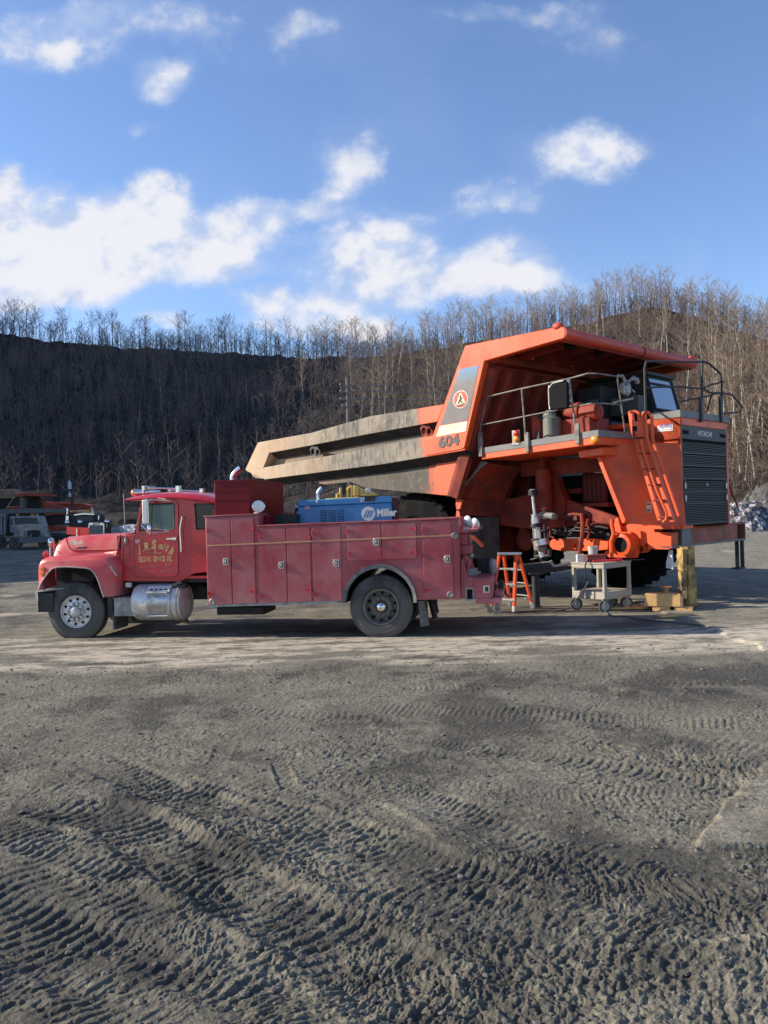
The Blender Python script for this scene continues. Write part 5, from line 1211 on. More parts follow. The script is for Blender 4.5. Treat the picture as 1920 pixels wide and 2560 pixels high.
# emblem panel: grey trapezoid with blue top fading down, cream band, red-white disc
em = MB(); eq = [HT.at_s(ZB(*p), -.07) for p in ((1238,618),(1372,590),(1297,972),(1108,1002))]
em.prism(eq, -.066, -.061, 0)
blue = lambda t: [tuple(eq[0][i]+(eq[3][i]-eq[0][i])*t for i in (0, 1)), tuple(eq[1][i]+(eq[2][i]-eq[1][i])*t for i in (0, 1))]
def gradmat():
    m, N, b = newmat('faded_blue_grey_decal'); tc = N.n('ShaderNodeTexCoord').outputs['Object']; sx = N.n('ShaderNodeSeparateXYZ'); N.l(tc, sx.inputs[0])
    z = N.math('ADD', sx.outputs[2], N.math('MULTIPLY', N.math('SUBTRACT', N.noise(tc, 6, 4), .5), .12))
    c = N.mix(N.mr(z, eq[0][1]-.36, eq[0][1]+.02), (.105, .092, .095), (.02, .20, .38)); c = N.mix(N.mr(N.noise(tc, 3, 6), .4, .75, 0, .5), c, (.20, .17, .15))
    N.l(c, b.inputs['Base Color']); b.inputs['Roughness'].default_value = .45; return m
em.prism([HT.at_s(ZB(*p), -.07) for p in ((1104,1008),(1293,976),(1284,1044),(1076,1086))], -.066, -.061, 1)
obj('side_decal', em, [gradmat(), mat('cream_stripe', (.78, .62, .44), .5, dirt=(.5, .3, .2), damt=.36, ds=6)], body_, smooth=False)
cq = HT.at_s(ZB(1248,825), -.07); e1 = HT.at_s(ZB(1300,825), -.07); e2 = HT.at_s(ZB(1248,763), -.07); rx = abs(e1[0]-cq[0]); rz = abs(e2[1]-cq[1])
em = MB()
def disc(k, y, m): em.prism([(cq[0]+rx*k*math.cos(t), cq[1]+rz*k*math.sin(t)) for t in np.linspace(0, 2*math.pi, 36, endpoint=False)], y, -.060, m)
disc(1, -.070, 0); disc(.90, -.073, 1)
def eo(pts, y, m): em.prism([(cq[0]+rx*a, cq[1]+rz*b_) for a, b_ in pts], y, -.06, m)
eo([(-.62,-.48),(-.05,.72),(.12,.72),(.66,-.48),(.35,-.60),(-.35,-.60)], -.076, 0)
eo([(-.30,-.30),(-.05,.1),(-.10,.3),(-.02,.45),(.1,.42),(.12,.2),(.34,.02),(.14,.0),(.1,-.12),(.30,-.45),(.15,-.45),(-.02,-.18),(-.2,-.48),(-.36,-.45)], -.079, 2)
em.text('ANTHRACITE', (cq[0], -.081, cq[1]-rz*.78), (1,0,.17), (0,0,1), .05, 2, .01, w=rx*1.0, center=True)
obj('emblem', em, [mat('cream_paint', (.70, .58, .38), .5), mat('emblem_red', (.55, .05, .035), .5), m_blk], body_, smooth=False)
em = MB(); a = HT.at_s(ZB(1095,1160), -.07); b_ = HT.at_s(ZB(1242,1135), -.07); em.text('604', (a[0], -.072, a[1]), (b_[0]-a[0], 0, b_[1]-a[1]), (0, 0, 1), .25, 0, .04, w=math.hypot(b_[0]-a[0], b_[1]-a[1])*.98); obj('fleet_number', em, mat('number_grey', (.075, .06, .06), .6), body_, smooth=False)
# ---- front deck on the near side
sd0 = .22; dz0 = hp(ZC, 8, 1060, sd0); dz1 = hp(ZC, 678, 955, sd0); oz0 = hp(ZC, 8, 1088, sd0); oz1 = hp(ZC, 680, 988, sd0); bz0 = hp(ZC, 5, 1127, sd0); bz1 = hp(ZC, 685, 1037, sd0)
ld0 = dz0.x; ld1 = dz1.x
deck = MB(); sd1 = HW-.2
deck.hexa([(ld0, sd0, bz0.z), (ld1, sd0, bz1.z), (ld1, 1.95, bz1.z), (ld0, 1.95, bz0.z), (ld0, sd0, oz0.z), (ld1, sd0, oz1.z), (ld1, 1.95, oz1.z), (ld0, 1.95, oz0.z)])
dk_ = obj('deck', deck, m_or, haul, .015)
mb = MB()
mb.hexa([(ld0, sd0-.012, oz0.z-.02), (ld1+.02, sd0-.012, oz1.z-.02), (ld1+.02, sd0+.02, oz1.z-.02), (ld0, sd0+.02, oz0.z-.02), (ld0, sd0-.012, dz0.z), (ld1+.02, sd0-.012, dz1.z), (ld1+.02, sd0+.02, dz1.z), (ld0, sd0+.02, dz0.z)])
mb.box(ld1-.01, ld1+.03, sd0, 1.7, oz1.z-.02, dz1.z); obj('toe_board', mb, m_tb, dk_, .004)
c_ = hp(ZC, 660, 1012, sd0-.02); mb = MB(); mb.ball((c_.x, sd0-.02, c_.z), .10, .05, .08, 14); obj('amber_marker', mb, m_amber, dk_)
c0 = hp(ZC, 184, 960, sd0-.03); c1 = hp(ZC, 226, 1040, sd0-.03); lp = MB(); lp.box(c0.x, c1.x, sd0-.03, sd0+.01, c1.z, c0.z); lp_ = obj('tail_lamp_plate', lp, m_plate, dk_)
for yy_, mm in ((975, m_redlens), (1008, m_amber)):
    c_ = hp(ZC, 207, yy_, sd0-.05); mb = MB(); mb.ball((c_.x, sd0-.04, c_.z), .075, .05, .075, 14); obj('signal_lamp', mb, mm, lp_)
# rail
def rail(name, pts, rr=.019, par=None, m=None): mb = MB(); mb.tube(pts, rr, 8); return obj(name, mb, m or m_rail, par or haul)
sr = sd0-.05
R1 = [hp(ZC, *p, sr) for p in ((5,1100),(2,935),(42,765),(240,718),(515,660),(625,630))]
R2 = [hp(ZC, 625,630,sr), Vector((ld1+.15, .9, 0)), Vector((ld1+.15, 1.25, 0))]
# front run of the rail turns the corner at the deck's front edge
k1 = hq(ZC, 685, 632, ld1+.03); k2 = hq(ZC, 790, 648, ld1+.03)
k3 = hq(ZC, 835, 965, ld1+.03)
rail('handrail', R1+[k1, k2, k3])
M1 = [hp(ZC, 5,928,sr), hp(ZC, 255,878,sr), hp(ZC, 640,803,sr)]; q1_ = hq(ZC, 720, 803, ld1+.03); q2_ = hq(ZC, 820, 812, ld1+.03)
rail('mid_rail', M1+[q1_, q2_], .016)
for (xt, yt, xb, yb) in ((240,718,270,1080), (515,662,560,1035)):
    a = hp(ZC, xt, yt, sr); b_ = hp(ZC, xb, yb, sr); mb = MB(); mb.tube([a, a.lerp(b_, .72)], .02, 8); c_ = a.lerp(b_, .6); mb.box(b_.x-.05, b_.x+.05, sr-.01, sr+.05, b_.z-.0, b_.z+.42); obj('rail_post', mb, m_rail, haul)
a = hp(ZC, 2, 1095, sr); mb = MB(); mb.box(a.x-.05, a.x+.05, sr-.01, sr+.05, a.z-.05, a.z+.5); obj('rail_post', mb, m_rail, haul)
# mirror on the rail
a = hp(ZC, 402, 692, sr-.12); b_ = hp(ZC, 515, 832, sr-.12); mb = MB(); mb.box(a.x, b_.x, sr-.17, sr-.10, b_.z, a.z); mi = obj('rail_mirror', mb, m_dark, haul, .05)
mb = MB(); mb.box(a.x-.01, a.x+.02, sr-.16, sr-.11, b_.z+.03, a.z-.03); mb.tube([(a.x, sr-.17, b_.z+.1), (a.x, sr-.17, a.z-.1), (a.x+.1, sr-.17, a.z), (b_.x-.1, sr-.17, a.z+.02)], .012, 6); obj('mirror_rim', mb, m_white, mi)
mb = MB(); g0 = hp(ZC, 510, 668, sr-.05); g1 = hp(ZC, 522, 800, sr-.05); mb.tube([g0, g1], .035, 8); g2 = hp(ZC, 450, 690, sr-.1); mb.tube([g2, hp(ZC, 500, 725, sr-.05)], .022, 8); obj('mirror_arm', mb, mat('striped_grey', (.38, .36, .32), .5, var=.5, vs=12, dirt=(.05, .05, .05), damt=.5, ds=9), mi)
# lamp cluster wrapped on the corner post
a = hq(ZC, 880, 660, ld1-.0); b_ = hq(ZC, 835, 735, ld1-.0); mb = MB()
mb.tube([hq(ZC,795,645,ld1), hq(ZC,820,645,ld1), hq(ZC,845,690,ld1), hq(ZC,885,650,ld1)], .035, 8); mb.tube([hq(ZC,880,655,ld1), hq(ZC,905,670,ld1), hq(ZC,905,690,ld1)], .05, 8)
mb.tube([hq(ZC,850,700,ld1), hq(ZC,890,740,ld1), hq(ZC,880,775,ld1), hq(ZC,770,800,ld1)], .022, 8); c_ = hq(ZC, 845, 715, ld1); mb.lathe([(-.12, .01), (-.11, .12), (.0, .17), (.02, .16), (.02, .01)], c_, 'x', 20)
obj('mirror_bracket', mb, mat('taped_bracket', (.42, .41, .38), .4, var=.6, vs=14, dirt=(.04, .04, .04), damt=.5, ds=12), haul)
# things standing on the deck
mb = MB()
for (x, y, s) in ((552,850,1.3),(650,855,1.2)):
    c_ = hp(ZC, x, y, s); mb.lathe([(-.25, .02), (-.25, .18), (-.22, .2), (.14, .2), (.18, .15), (.19, .02)], c_, 'x', 24)
obj('air_cleaner', mb, m_ord, haul)
mb = MB(); a = hp(ZC, 460, 900, 1.0); b_ = hp(ZC, 635, 985, 1.0); mb.box(a.x, b_.x, 1.0, 1.8, b_.z-.05, a.z); c_ = hp(ZC, 400, 960, 1.1); mb.box(c_.x-.35, c_.x-.1, .9, 1.3, c_.z-.15, c_.z+.35, 0); obj('battery_case', mb, m_ord, haul, .02)
mb = MB(); c_ = hp(ZC, 415, 930, .9); mb.lathe([(-.35, .01), (-.35, .2), (.15, .2), (.22, .1), (.22, .01)], c_, 'z', 20); c_ = hp(ZC, 400, 870, .9); mb.ball(c_, .17, .12, .12); obj('lubricator_tank', mb, mat('grey_green', (.10, .13, .11), .5, dirt=(.2, .18, .15), damt=.4), haul)
mb = MB(); c_ = hp(ZC, 350, 885, .9); mb.tube([c_+Vector((-.1, 0, .1)), c_, c_+Vector((.12, .05, -.15))], .05, 8); mb.box(c_.x-.15, c_.x-.02, .85, 1.0, c_.z-.6, c_.z-.3); obj('filler_pipe', mb, m_blk, haul)
for l_, s in ((-.9, 2.05),):
    mb = MB(); mb.box(ld0+.3, -.2, 2.2, 2.9, bz0.z+.1, 4.1); mb.cyl((-.9, 2.5, 4.1), (-.9, 2.5, 4.7), .18); obj('engine_hood', mb, m_blk, haul, .04)
# ---- hood side and grille
sh = 1.93
TLg = ZE(842,700); BLg = ZE(930,1722)
gl, gzt = HT.at_s(TLg, sh); glb, gzb = HT.at_s(BLg, sh)
GL = (gl+glb)/2
pan2 = [HT.at_s(ZE(*p), sh) for p in ((400,860),(410,720),(600,650),(845,600))]+[(GL, HT.at_s(ZE(842,640), sh)[1]), (GL, HT.at_s(ZE(842,905), sh)[1]), HT.at_s(ZE(600,880), sh)]
mb = MB(); mb.prism(pan2, sh, sh+.06); hd = obj('hood_side', mb, m_or, haul, .012)
def psf(x, y):
    xl = 60+(y-1040)*.408 if y > 1040 else 60; xr = 842+(y-700)*.086
    return .80+(sh-.80)*min(1, max(0, (x-xl)/(xr-xl)))
mb = MB(); rows_ = []
for y0_, y1_ in ((905,895),(1040,1030),(1200,1190),(1365,1370),(1530,1550),(1692,1735)):
    xl = 60+(y0_-1040)*.408 if y0_ > 1040 else 62; xr = 842+(y1_-700)*.086; r = []
    for t in np.linspace(0, 1, 7):
        x, y = xl+(xr-xl)*t, y0_+(y1_-y0_)*t; r.append(hp(ZE, x, y, psf(x, y)))
    rows_.append(r)
nrm2 = Vector((-.7, .7, 0))*.05
mb.loft([list(r)+[p+nrm2 for p in reversed(r)] for r in rows_], caps=True); obj('hood_side', mb, m_or, haul, ang=30)
mb = MB(); mb.prism([HT.at_s(ZE(*p), sh-.3) for p in ((560,1730),(620,1745),(935,1745),(935,1715),(560,1715))], 1.5, sh); obj('hood_sill', mb, m_or, haul)
ed = [HT.at_s(ZE(*p), .72) for p in ((60,1040),(98,1038),(345,1655),(330,1695),(310,1685))]
mb = MB(); mb.prism(ed, .66, .82); obj('side_flange', mb, m_or, hd, .006)
gs1 = HT.at_l(ZE(1282,740), GL)[0]; gs1b = HT.at_l(ZE(1378,1680), GL)[0]; GS1 = (gs1+gs1b)/2
gt = HT.at_l(ZE(842,640), GL)[1]; gb = HT.at_l(ZE(930,1738), GL)[1]
GT = gt; GB = gb
mb = MB(); mb.prismx([(sh, GB), (GS1+.12, GB), (GS1+.12, GT), (sh, GT)], GL-.8, GL-.06); mb.box(GL-.06, GL, sh, sh+.05, GB, GT); mb.box(GL-.06, GL, GS1+.03, GS1+.12, GB, GT); mb.box(GL-.06, GL, sh+.05, GS1+.03, GT-.16, GT); hf = obj('hood_front', mb, m_or, haul, .012)
gm_ = MB(); g0, g1 = sh+.05, GS1+.03; gz0, gz1 = GB+.03, GT-.165
gm_.box(GL-.05, GL-.03, g0, g1, gz0, gz1, 1)
gh = gz1-gz0
gm_.box(GL-.03, GL-.0, g0, g1, gz1-gh*.13, gz1, 0)
lv = [.14, .275, .40, .53, .66, .78, .985]
for a, b_ in zip(lv[:-1], lv[1:]):
    za, zb3 = gz1-gh*a, gz1-gh*b_
    gm_.box(GL-.03, GL+.003, g0, g1, zb3-.004, zb3+.028, 0); gm_.box(GL-.03, GL-.005, g0, g0+.03, zb3, za, 0); gm_.box(GL-.03, GL-.005, g1-.03, g1, zb3, za, 0)
    inset = .16 if a in (.53, .66) else .035
    nb = int((za-zb3-.04)/.036)
    for k in range(nb):
        zz = zb3+.04+k*.036; gm_.box(GL-.028, GL-.008, g0+inset, g1-inset, zz, zz+.017, 0)
    if a in (.53, .66): gm_.box(GL-.03, GL-.006, g0+.03, g0+.16, zb3, za, 0); gm_.box(GL-.03, GL-.006, g1-.16, g1-.03, zb3, za, 0)
grl = obj('grille', gm_, [mat('grille_grey', (.048, .050, .050), .6, var=.15, vs=4, dirt=(.085, .08, .075), damt=.32, ds=4), m_dark], haul, smooth=False)
for a in (.595, .72):
    for s in (g0+.085, g1-.085):
        z_ = gz1-gh*a; mb = MB(); mb.box(GL-.004, GL+.012, s-.05, s+.05, z_-.12, z_+.12); h_ = obj('headlight', mb, m_blk, grl, .01)
        mb = MB(); mb.ball((GL+.01, s, z_), .02, .032, .075, 12); obj('lens', mb, m_white, h_)
mb = MB(); z_ = gz1-gh*.065
mb.text('HITACHI', (GL+.006, (g0+g1)/2-.01, z_-.05), (0, 1, 0), (0, 0, 1), .115, 0, .015, w=(g1-g0)*.31, center=True); obj('maker_badge', mb, mat('badge_silver', (.55, .56, .56), .4), grl, smooth=False)
mb = MB()
for i in range(5):
    for sgn in (0, 1):
        s = g0+.06+i*.062+(0 if not sgn else (g1-g0)-.37); mb.prismx([(s+.028*math.cos(t), z_+.05*math.sin(t)) for t in np.linspace(0, 2*math.pi, 8, endpoint=False)], GL, GL+.004)
obj('vent_hole', mb, m_dark, grl, smooth=False)
mb = MB(); c_ = gz1-gh*.585; mb.ball((GL+.004, (g0+g1)/2+.03, c_), .02, .05, .035, 10); obj('hood_latch', mb, m_plate, grl)
# highway sticker and warning plate
a = HT.at_s(ZE(648,732), sh); b_ = HT.at_s(ZE(798,782), sh); mb = MB(); z2 = HT.at_s(ZE(648,788), sh)[1]; z3 = HT.at_s(ZE(798,775), sh)[1]; z4 = HT.at_s(ZE(798,712), sh)[1]
mb.prism([(a[0], z2), (b_[0], z3), (b_[0], z4), (a[0], a[1])], sh-.006, sh, 0)
mb.prism([(a[0]+.02, z2+.02), (b_[0]-.02, z3+.02), (b_[0]-.02, z4-.02), (a[0]+.02, a[1]-.02)], sh-.008, sh-.004, 2); mb.prism([(a[0]+.03, z2+.03), (b_[0]-.03, z3+.03), (b_[0]-.03, z4-.03), (a[0]+.03, a[1]-.03)], sh-.010, sh-.004, 0)
mb.text('HIGHWAY', (a[0]+.05, sh-.012, z2+.055), (b_[0]-a[0], 0, z3-z2), (0, 0, 1), .10, 1, .02, w=(b_[0]-a[0])*.82); obj('dealer_sticker', mb, [m_white, mat('purple_ink', (.12, .08, .30), .5), mat('blue_ink', (.05, .10, .40), .5)], hd, smooth=False)
mb = MB()
def pq(x0, y0, x1, y1, off, m): mb.add([hp(ZE, x, y, psf(x, y)-off) for x, y in ((x0,y1),(x1,y1),(x1,y0),(x0,y0))], [(0,1,2,3)], m)
pq(532,1485,588,1585,.012,0); pq(540,1550,580,1575,.02,1); pq(540,1495,580,1512,.02,1); obj('warning_plate', mb, [mat('orange_label', (.62, .40, .28), .5), m_rim], hd, smooth=False)
# upper deck fascia over the hood and its toe board
fz0 = HT.at_l(ZE(810,640), GL)[1]; fz1 = HT.at_l(ZE(812,562), GL)[1]
mb = MB(); mb.box(GL-.02, GL+.02, sh-.02, GS1+.16, GT+.005, fz1); mb.box(ld1+.3, GL-.02, sh-.02, sh+.02, GT+.005, fz1); mb.box(GL-.6, GL-.02, GS1+.12, GS1+.16, GT+.005, fz1); obj('upper_toe_board', mb, m_tb, haul, .005)
mb = MB(); mb.box(-1.2, GL-.07, sh+.07, GS1+.1, GT-.10, GT-.003); mb.box(-1.7, .1, GS1+.1, HW-.3, GT-.10, GT-.003); obj('upper_deck', mb, m_or, haul, .01)
# ---- access ladder with hooped handles
so = 1.15
def LR(name, pts, r=.03, s=so, m=None, flat=False):
    return rail(name, [hp(ZE, x, y, s) for x, y in pts], r, lad, m or m_or)
lad = MB(); sdl = 1.12
s1 = [hp(ZE, *p, sdl) for p in ((372,590),(400,780),(665,1665))]; s2 = [hp(ZE, *p, sdl+.06) for p in ((500,610),(520,850),(790,1680))]
for pp in (s1, s2):
    for a, b_ in zip(pp[:-1], pp[1:]):
        lad.hexa([(a.x-.045, a.y, a.z), (a.x+.045, a.y, a.z), (a.x+.045, a.y+.09, a.z), (a.x-.045, a.y+.09, a.z), (b_.x-.045, b_.y, b_.z), (b_.x+.045, b_.y, b_.z), (b_.x+.045, b_.y+.09, b_.z), (b_.x-.045, b_.y+.09, b_.z)])
lad = obj('access_ladder', lad, m_or, haul, .008)
for t in (.04, .22, .40, .58, .76, .95):
    a = s1[1].lerp(s1[2], t); b_ = s2[1].lerp(s2[2], t); mb = MB(); mb.box(a.x, b_.x, a.y-.02, a.y+.10, (a.z+b_.z)/2-.012, (a.z+b_.z)/2+.012); obj('rung', mb, m_ord, lad)
LR('hoop_handle', [(372,600),(380,585),(430,585),(460,605),(465,680)], .035, sdl); LR('hoop_handle', [(500,850),(490,640),(510,598),(560,600),(590,640),(600,865),(860,1620)], .035, sdl+.04); LR('grab_rail', [(485,860),(500,960),(640,1370),(740,1590),(735,1650),(700,1682)], .028, sdl-.06)
mb = MB(); a = hp(ZE, 405, 690, sdl+.01); b_ = hp(ZE, 490, 830, sdl+.01); mb.box(a.x, b_.x, sdl, sdl+.03, b_.z, a.z); obj('ladder_plate', mb, m_or, lad); 
mb = MB(); a = hp(ZE, 400, 735, sdl); b_ = hp(ZE, 445, 780, sdl); mb.box(a.x, b_.x, sdl-.006, sdl, b_.z, a.z); obj('plate_slot', mb, m_dark, lad, .0)
# ---- frame, horn and bumper
sb = 1.72
bn = hp(ZE, 785, 1780, sb); bn2 = hp(ZE, 785, 1950, sb)
fr = [HT.at_s(ZE(*p), sb) for p in ((230,1750),(360,1700),(430,1690),(610,1745),(620,1780),(770,1780),(785,1790),(780,1925),(760,1950),(550,1945),(548,1880),(520,1905),(515,1960),(490,1985),(460,1975),(425,1935),(380,1890),(330,1860),(260,1800))]
hc = HT.at_s(ZE(478,1942), sb); mb = MB(); mb.prism(fr, sb, sb+.3, holes=[[(hc[0]+.075*math.cos(t), hc[1]+.075*math.sin(t)) for t in np.linspace(0, 2*math.pi, 12, endpoint=False)]]); obj('frame_horn', mb, m_or, haul, .012)
BL = HT.at_s(ZE(785,1850), sb)[0]
bt0 = HT.at_l(ZE(790,1765), BL)[1]; bb0 = HT.at_l(ZE(790,1925), BL)[1]
bfar, bzf = HT.at_l(ZE(1515,1690), BL); _, bzf2 = HT.at_l(ZE(1515,1830), BL)
mb = MB(); m1, _ = HT.at_l(ZE(890,1840), BL); m2, _ = HT.at_l(ZE(980,1840), BL); m3, _ = HT.at_l(ZE(1435,1760), BL)
zt_ = (bt0+bzf)/2; zb_2 = (bb0+bzf2)/2
mb.box(BL-.25, BL, m1, m2, zb_2, zt_, 1); mb.box(BL-.25, BL, m2+.002, m3, zb_2, zt_, 0); mb.box(BL-.25, BL-.22, sb+.3, bfar, zb_2, zt_, 0); mb.box(BL-.25, BL, sb, bfar, zt_+.002, zt_+.05, 0); mb.box(BL-.25, BL, sb, bfar, zb_2-.05, zb_2-.002, 1); mb.box(BL-.25, BL, bfar-.06, bfar, zb_2, zt_, 0); mb.box(BL-.21, BL-.20, sb+.1, m1, zb_2, zt_, 2); mb.box(BL-.21, BL-.20, m3, bfar-.06, zb_2, zt_, 2)
mb.box(BL-.9, BL-.25, sb+.05, bfar-.05, zt_-.02, zt_+.04, 0)
bmp = obj('front_bumper', mb, [mat('rusty_bumper', (.34, .075, .04), .6, var=.15, vs=2, dirt=(.12, .085, .065), damt=.46, ds=2.2), m_tb, m_dark], haul, .006)
# hanging steps on the far end, guards below the near end
for s in (bfar-.32, bfar-.02):
    mb = MB(); mb.box(BL-.12, BL-.04, s-.05, s, zb_2-.72, zb_2-.05); obj('hanging_step_strap', mb, m_rub, bmp)
mb = MB(); mb.box(BL-.22, BL-.02, bfar-.37, bfar-.02, zb_2-.74, zb_2-.70); obj('hanging_step', mb, m_rub, bmp)
for (x0_, x1_, sx_) in ((645,722,1.9),(748,822,2.3)):
    mb = MB(); a = hp(ZG, x0_, 770, sx_); b_ = hp(ZG, x1_, 965, sx_); mb.prism([(a.x+.08, a.z), (b_.x-.02, a.z), (b_.x, b_.z), (a.x, b_.z+.03), (a.x+.01, a.z-.25)], sx_, sx_+.05); obj('mud_guard_plate', mb, m_white, haul, .01)
c0 = hl_(ZE, [(1350,1300),(1450,1560),(1440,1610),(1405,1620)], GL-.1)
mb = MB(); mb.tube([(GL-.1, s, z) for s, z in c0], .022, 8); obj('far_grab_rail', mb, m_ord, haul)
a = hq(ZE, 1425, 1570, GL-.1); mb = MB(); mb.ball(a, .05, .09, .10, 12); obj('strobe_lamp', mb, m_plate, haul)
# ---- cab on the far side
LC = .05; w0_, zt0 = HT.at_l(ZE(535,280), LC); w1_, ztr = HT.at_l(ZE(800,240), LC); wb0, zb0 = HT.at_l(ZE(625,590), LC); wb1, zbr = HT.at_l(ZE(868,575), LC)
LCt = LC-.10
S0 = wb0-.05; S1 = wb1+.02; zcb = min(zb0, zbr)-.05; zct = HT.at_l(ZE(540,205), LC)[1]; zws = zt0
mb = MB(); Lb = LC-1.7
for s in (S0, S1-.06):
    prf = [(Lb, zcb-.3), (LC, zcb-.3), (LC, zcb+.1), (LC-.22, zct), (Lb, zct)]; hole = [(Lb+.2, zcb+.45), (LC-.25, zcb+.45), (LC-.38, zct-.15), (Lb+.2, zct-.15)]
    mb.prism(prf, s, s+.06, holes=[hole])
mb.box(Lb, Lb+.06, S0+.06, S1-.06, zcb-.3, zct-.01); mb.box(LC-.06, LC, S0+.06, S1-.06, zcb-.3, zcb+.08)
cb_ = obj('operator_cab', mb, m_blk, haul, .01)
mb = MB(); mb.box(Lb-.1, LC-.12, S0-.06, S1+.06, zct, zct+.10); obj('cab_roof', mb, m_blk, cb_, .03)
mb = MB(); mb.hexa([(LC-.01, S0+.08, zcb+.12), (LC+.0, S0+.08, zcb+.12), (LC+.0, S1-.08, zcb+.12), (LC-.01, S1-.08, zcb+.12), (LC-.215, S0+.08, zct-.02), (LC-.205, S0+.08, zct-.02), (LC-.205, S1-.08, zct-.02), (LC-.215, S1-.08, zct-.02)])
m_ws = mat('sky_reflecting_glass', (.09, .14, .19), .06, .0, var=.05, coat=1.0); m_ws.node_tree.nodes['Principled BSDF'].inputs['Specular IOR Level'].default_value = 1.0
obj('windscreen', mb, m_ws, cb_)
mb = MB()
fcn = lambda t, s: (LC+.004-.205*t+.01, s, zcb+.12+(zct-.14-zcb)*t)
for t0_, t1_ in (((0, S0+.06), (1, S0+.06)), ((0, S1-.06), (1, S1-.06)), ((0, S0+.06), (0, S1-.06)), ((1, S0+.06), (1, S1-.06)), ((.80, S0+.06), (.80, S1-.06))):
    mb.tube([fcn(*t0_), fcn(*t1_)], .028, 6)
obj('windscreen_frame', mb, m_blk, cb_)
mb = MB(); mb.box(Lb+.2, LC-.25, S0+.02, S0+.03, zcb+.45, zct-.15); mb.box(Lb+.2, LC-.25, S1-.03, S1-.02, zcb+.45, zct-.15); obj('side_glass', mb, m_glassd, cb_)
mb = MB(); mb.box(LC-1.3, LC-.8, S0+.5, S0+1.0, zcb-.1, zcb+.2); mb.box(LC-1.4, LC-1.25, S0+.5, S0+1.0, zcb, zcb+.8); obj('seat', mb, m_blk, cb_, .04)
mb = MB(); a = hq(ZE, 455, 420, LC-.15); b_ = hq(ZE, 540, 580, LC-.15); mb.box(LC-.9, LC-.15, a.y, a.y+.45, b_.z-.1, a.z); obj('electrical_cabinet', mb, mat('dull_olive', (.06, .07, .06), .6), haul, .02)
mb = MB(); mb.box(lt+.5, LC-.9, 2.9, S0-.05, bz0.z+.1, zct-.2); obj('hydraulic_tank', mb, m_blk, haul, .05)
# ---- front rail over the grille
GX = GL+.03
def fq(x, y, l=None): return hq(ZE, x, y, GX if l is None else l)
FR = [fq(530,590), fq(520,160), fq(535,95), fq(580,92), fq(1000,100), fq(1110,95), fq(1160,115), fq(1270,215), fq(1280,280), fq(1285,690)]
rail('front_handrail', FR, .024, m=m_blk)
rail('front_mid_rail', [fq(530,355), fq(560,350), fq(830,340), fq(1110,365), fq(1160,400), fq(1285,405)], .02, m=m_blk)
for x, y0_, y1_ in ((1090,100,450), (1285,300,450)):
    mb = MB(); mb.tube([fq(x-0, y0_), fq(x-5, y1_)], .024, 8); a = fq(x-8, y1_); b_ = fq(x-12, 690); mb.box(GX-.02, GX+.03, b_.y-.05, b_.y+.05, b_.z, a.z); obj('rail_post', mb, m_blk, haul)
GF = GL-.5
rail('side_handrail', [hq(ZE,870,490,GF), hq(ZE,1170,430,GF), hq(ZE,1250,400,GF), hq(ZE,1380,420,GF), hq(ZE,1480,540,GF), hq(ZE,1470,590,GF), hq(ZE,1290,610,GF)], .022, m=m_blk)
rail('side_mirror_arm', [hq(ZE,1110,350,GF), hq(ZE,1170,325,GF), hq(ZE,1310,290,GF)], .022, m=m_blk); rail('side_mirror_arm', [hq(ZE,1185,410,GF), hq(ZE,1160,500,GF), hq(ZE,1140,590,GF)], .02, m=m_blk)
# ---- front wheel arch sheet (ruled between its outer and inner edges)
def ruled(name, oz, so_, iz, si_, m, th=.03, n=14):
    O = [hp(ZF, *p, so_) for p in oz]; I = [hp(ZF, *p, si_) for p in iz]
    def res(L): 
        t = np.linspace(0, len(L)-1, n); return [L[int(min(k, len(L)-2))].lerp(L[int(min(k, len(L)-2))+1], k-int(min(k, len(L)-2))) for k in t]
    O, I = res(O), res(I); mb = MB()
    mb.loft([[o, i, i+Vector((-th, 0, -th*.3)), o+Vector((-th, 0, -th*.3))] for o, i in zip(O, I)], caps=True); return obj(name, mb, m, haul, ang=30)
ruled('front_mudguard', [(415,320),(330,390),(230,510),(150,610),(85,680)], .55, [(790,375),(700,450),(640,560),(600,660),(578,730)], 1.75, m_ord)
ruled('mudguard_skirt', [(85,690),(88,760),(100,812),(90,860)], .55, [(578,730),(560,780),(555,800),(555,875)], 1.75, m_ord)
O = [hp(ZF, *p, .55) for p in ((415,312),(330,385),(230,505),(150,605),(85,678))]; I2 = [hp(ZF, *p, .50) for p in ((340,310),(290,390),(195,510),(118,610),(60,680))]
mb = MB(); mb.loft([[a, b_, b_+Vector((0, .03, 0)), a+Vector((0, .03, 0))] for a, b_ in zip(O, I2)], caps=True); obj('mudguard_rim', mb, m_tb, haul)
mb = MB(); A = [hp(ZF, *p, .5) for p in ((82,700),(150,705),(122,800),(90,800))]; mb.loft([[a, a+Vector((0, .05, 0))] for a in A+[A[0]]], close=False); mb.add([*A], [(0,1,2,3)]); A = [hp(ZF, *p, .5) for p in ((88,818),(115,818),(128,890),(80,893))]; mb.add([*A], [(0,1,2,3)]); obj('mudguard_bracket', mb, m_or, haul)
a = hp(ZF, 128, 885, .7); b_ = hp(ZF, 525, 880, 1.75); zb4 = hp(ZF, 300, 1310, 1.2).z
mb = MB(); mb.hexa([(a.x-.04, .6, zb4), (a.x, .6, zb4), (b_.x, 1.75, zb4), (b_.x-.04, 1.75, zb4), (a.x-.04, .6, a.z), (a.x, .6, a.z), (b_.x, 1.75, b_.z), (b_.x-.04, 1.75, b_.z)]); obj('mud_flap', mb, m_rub, haul)
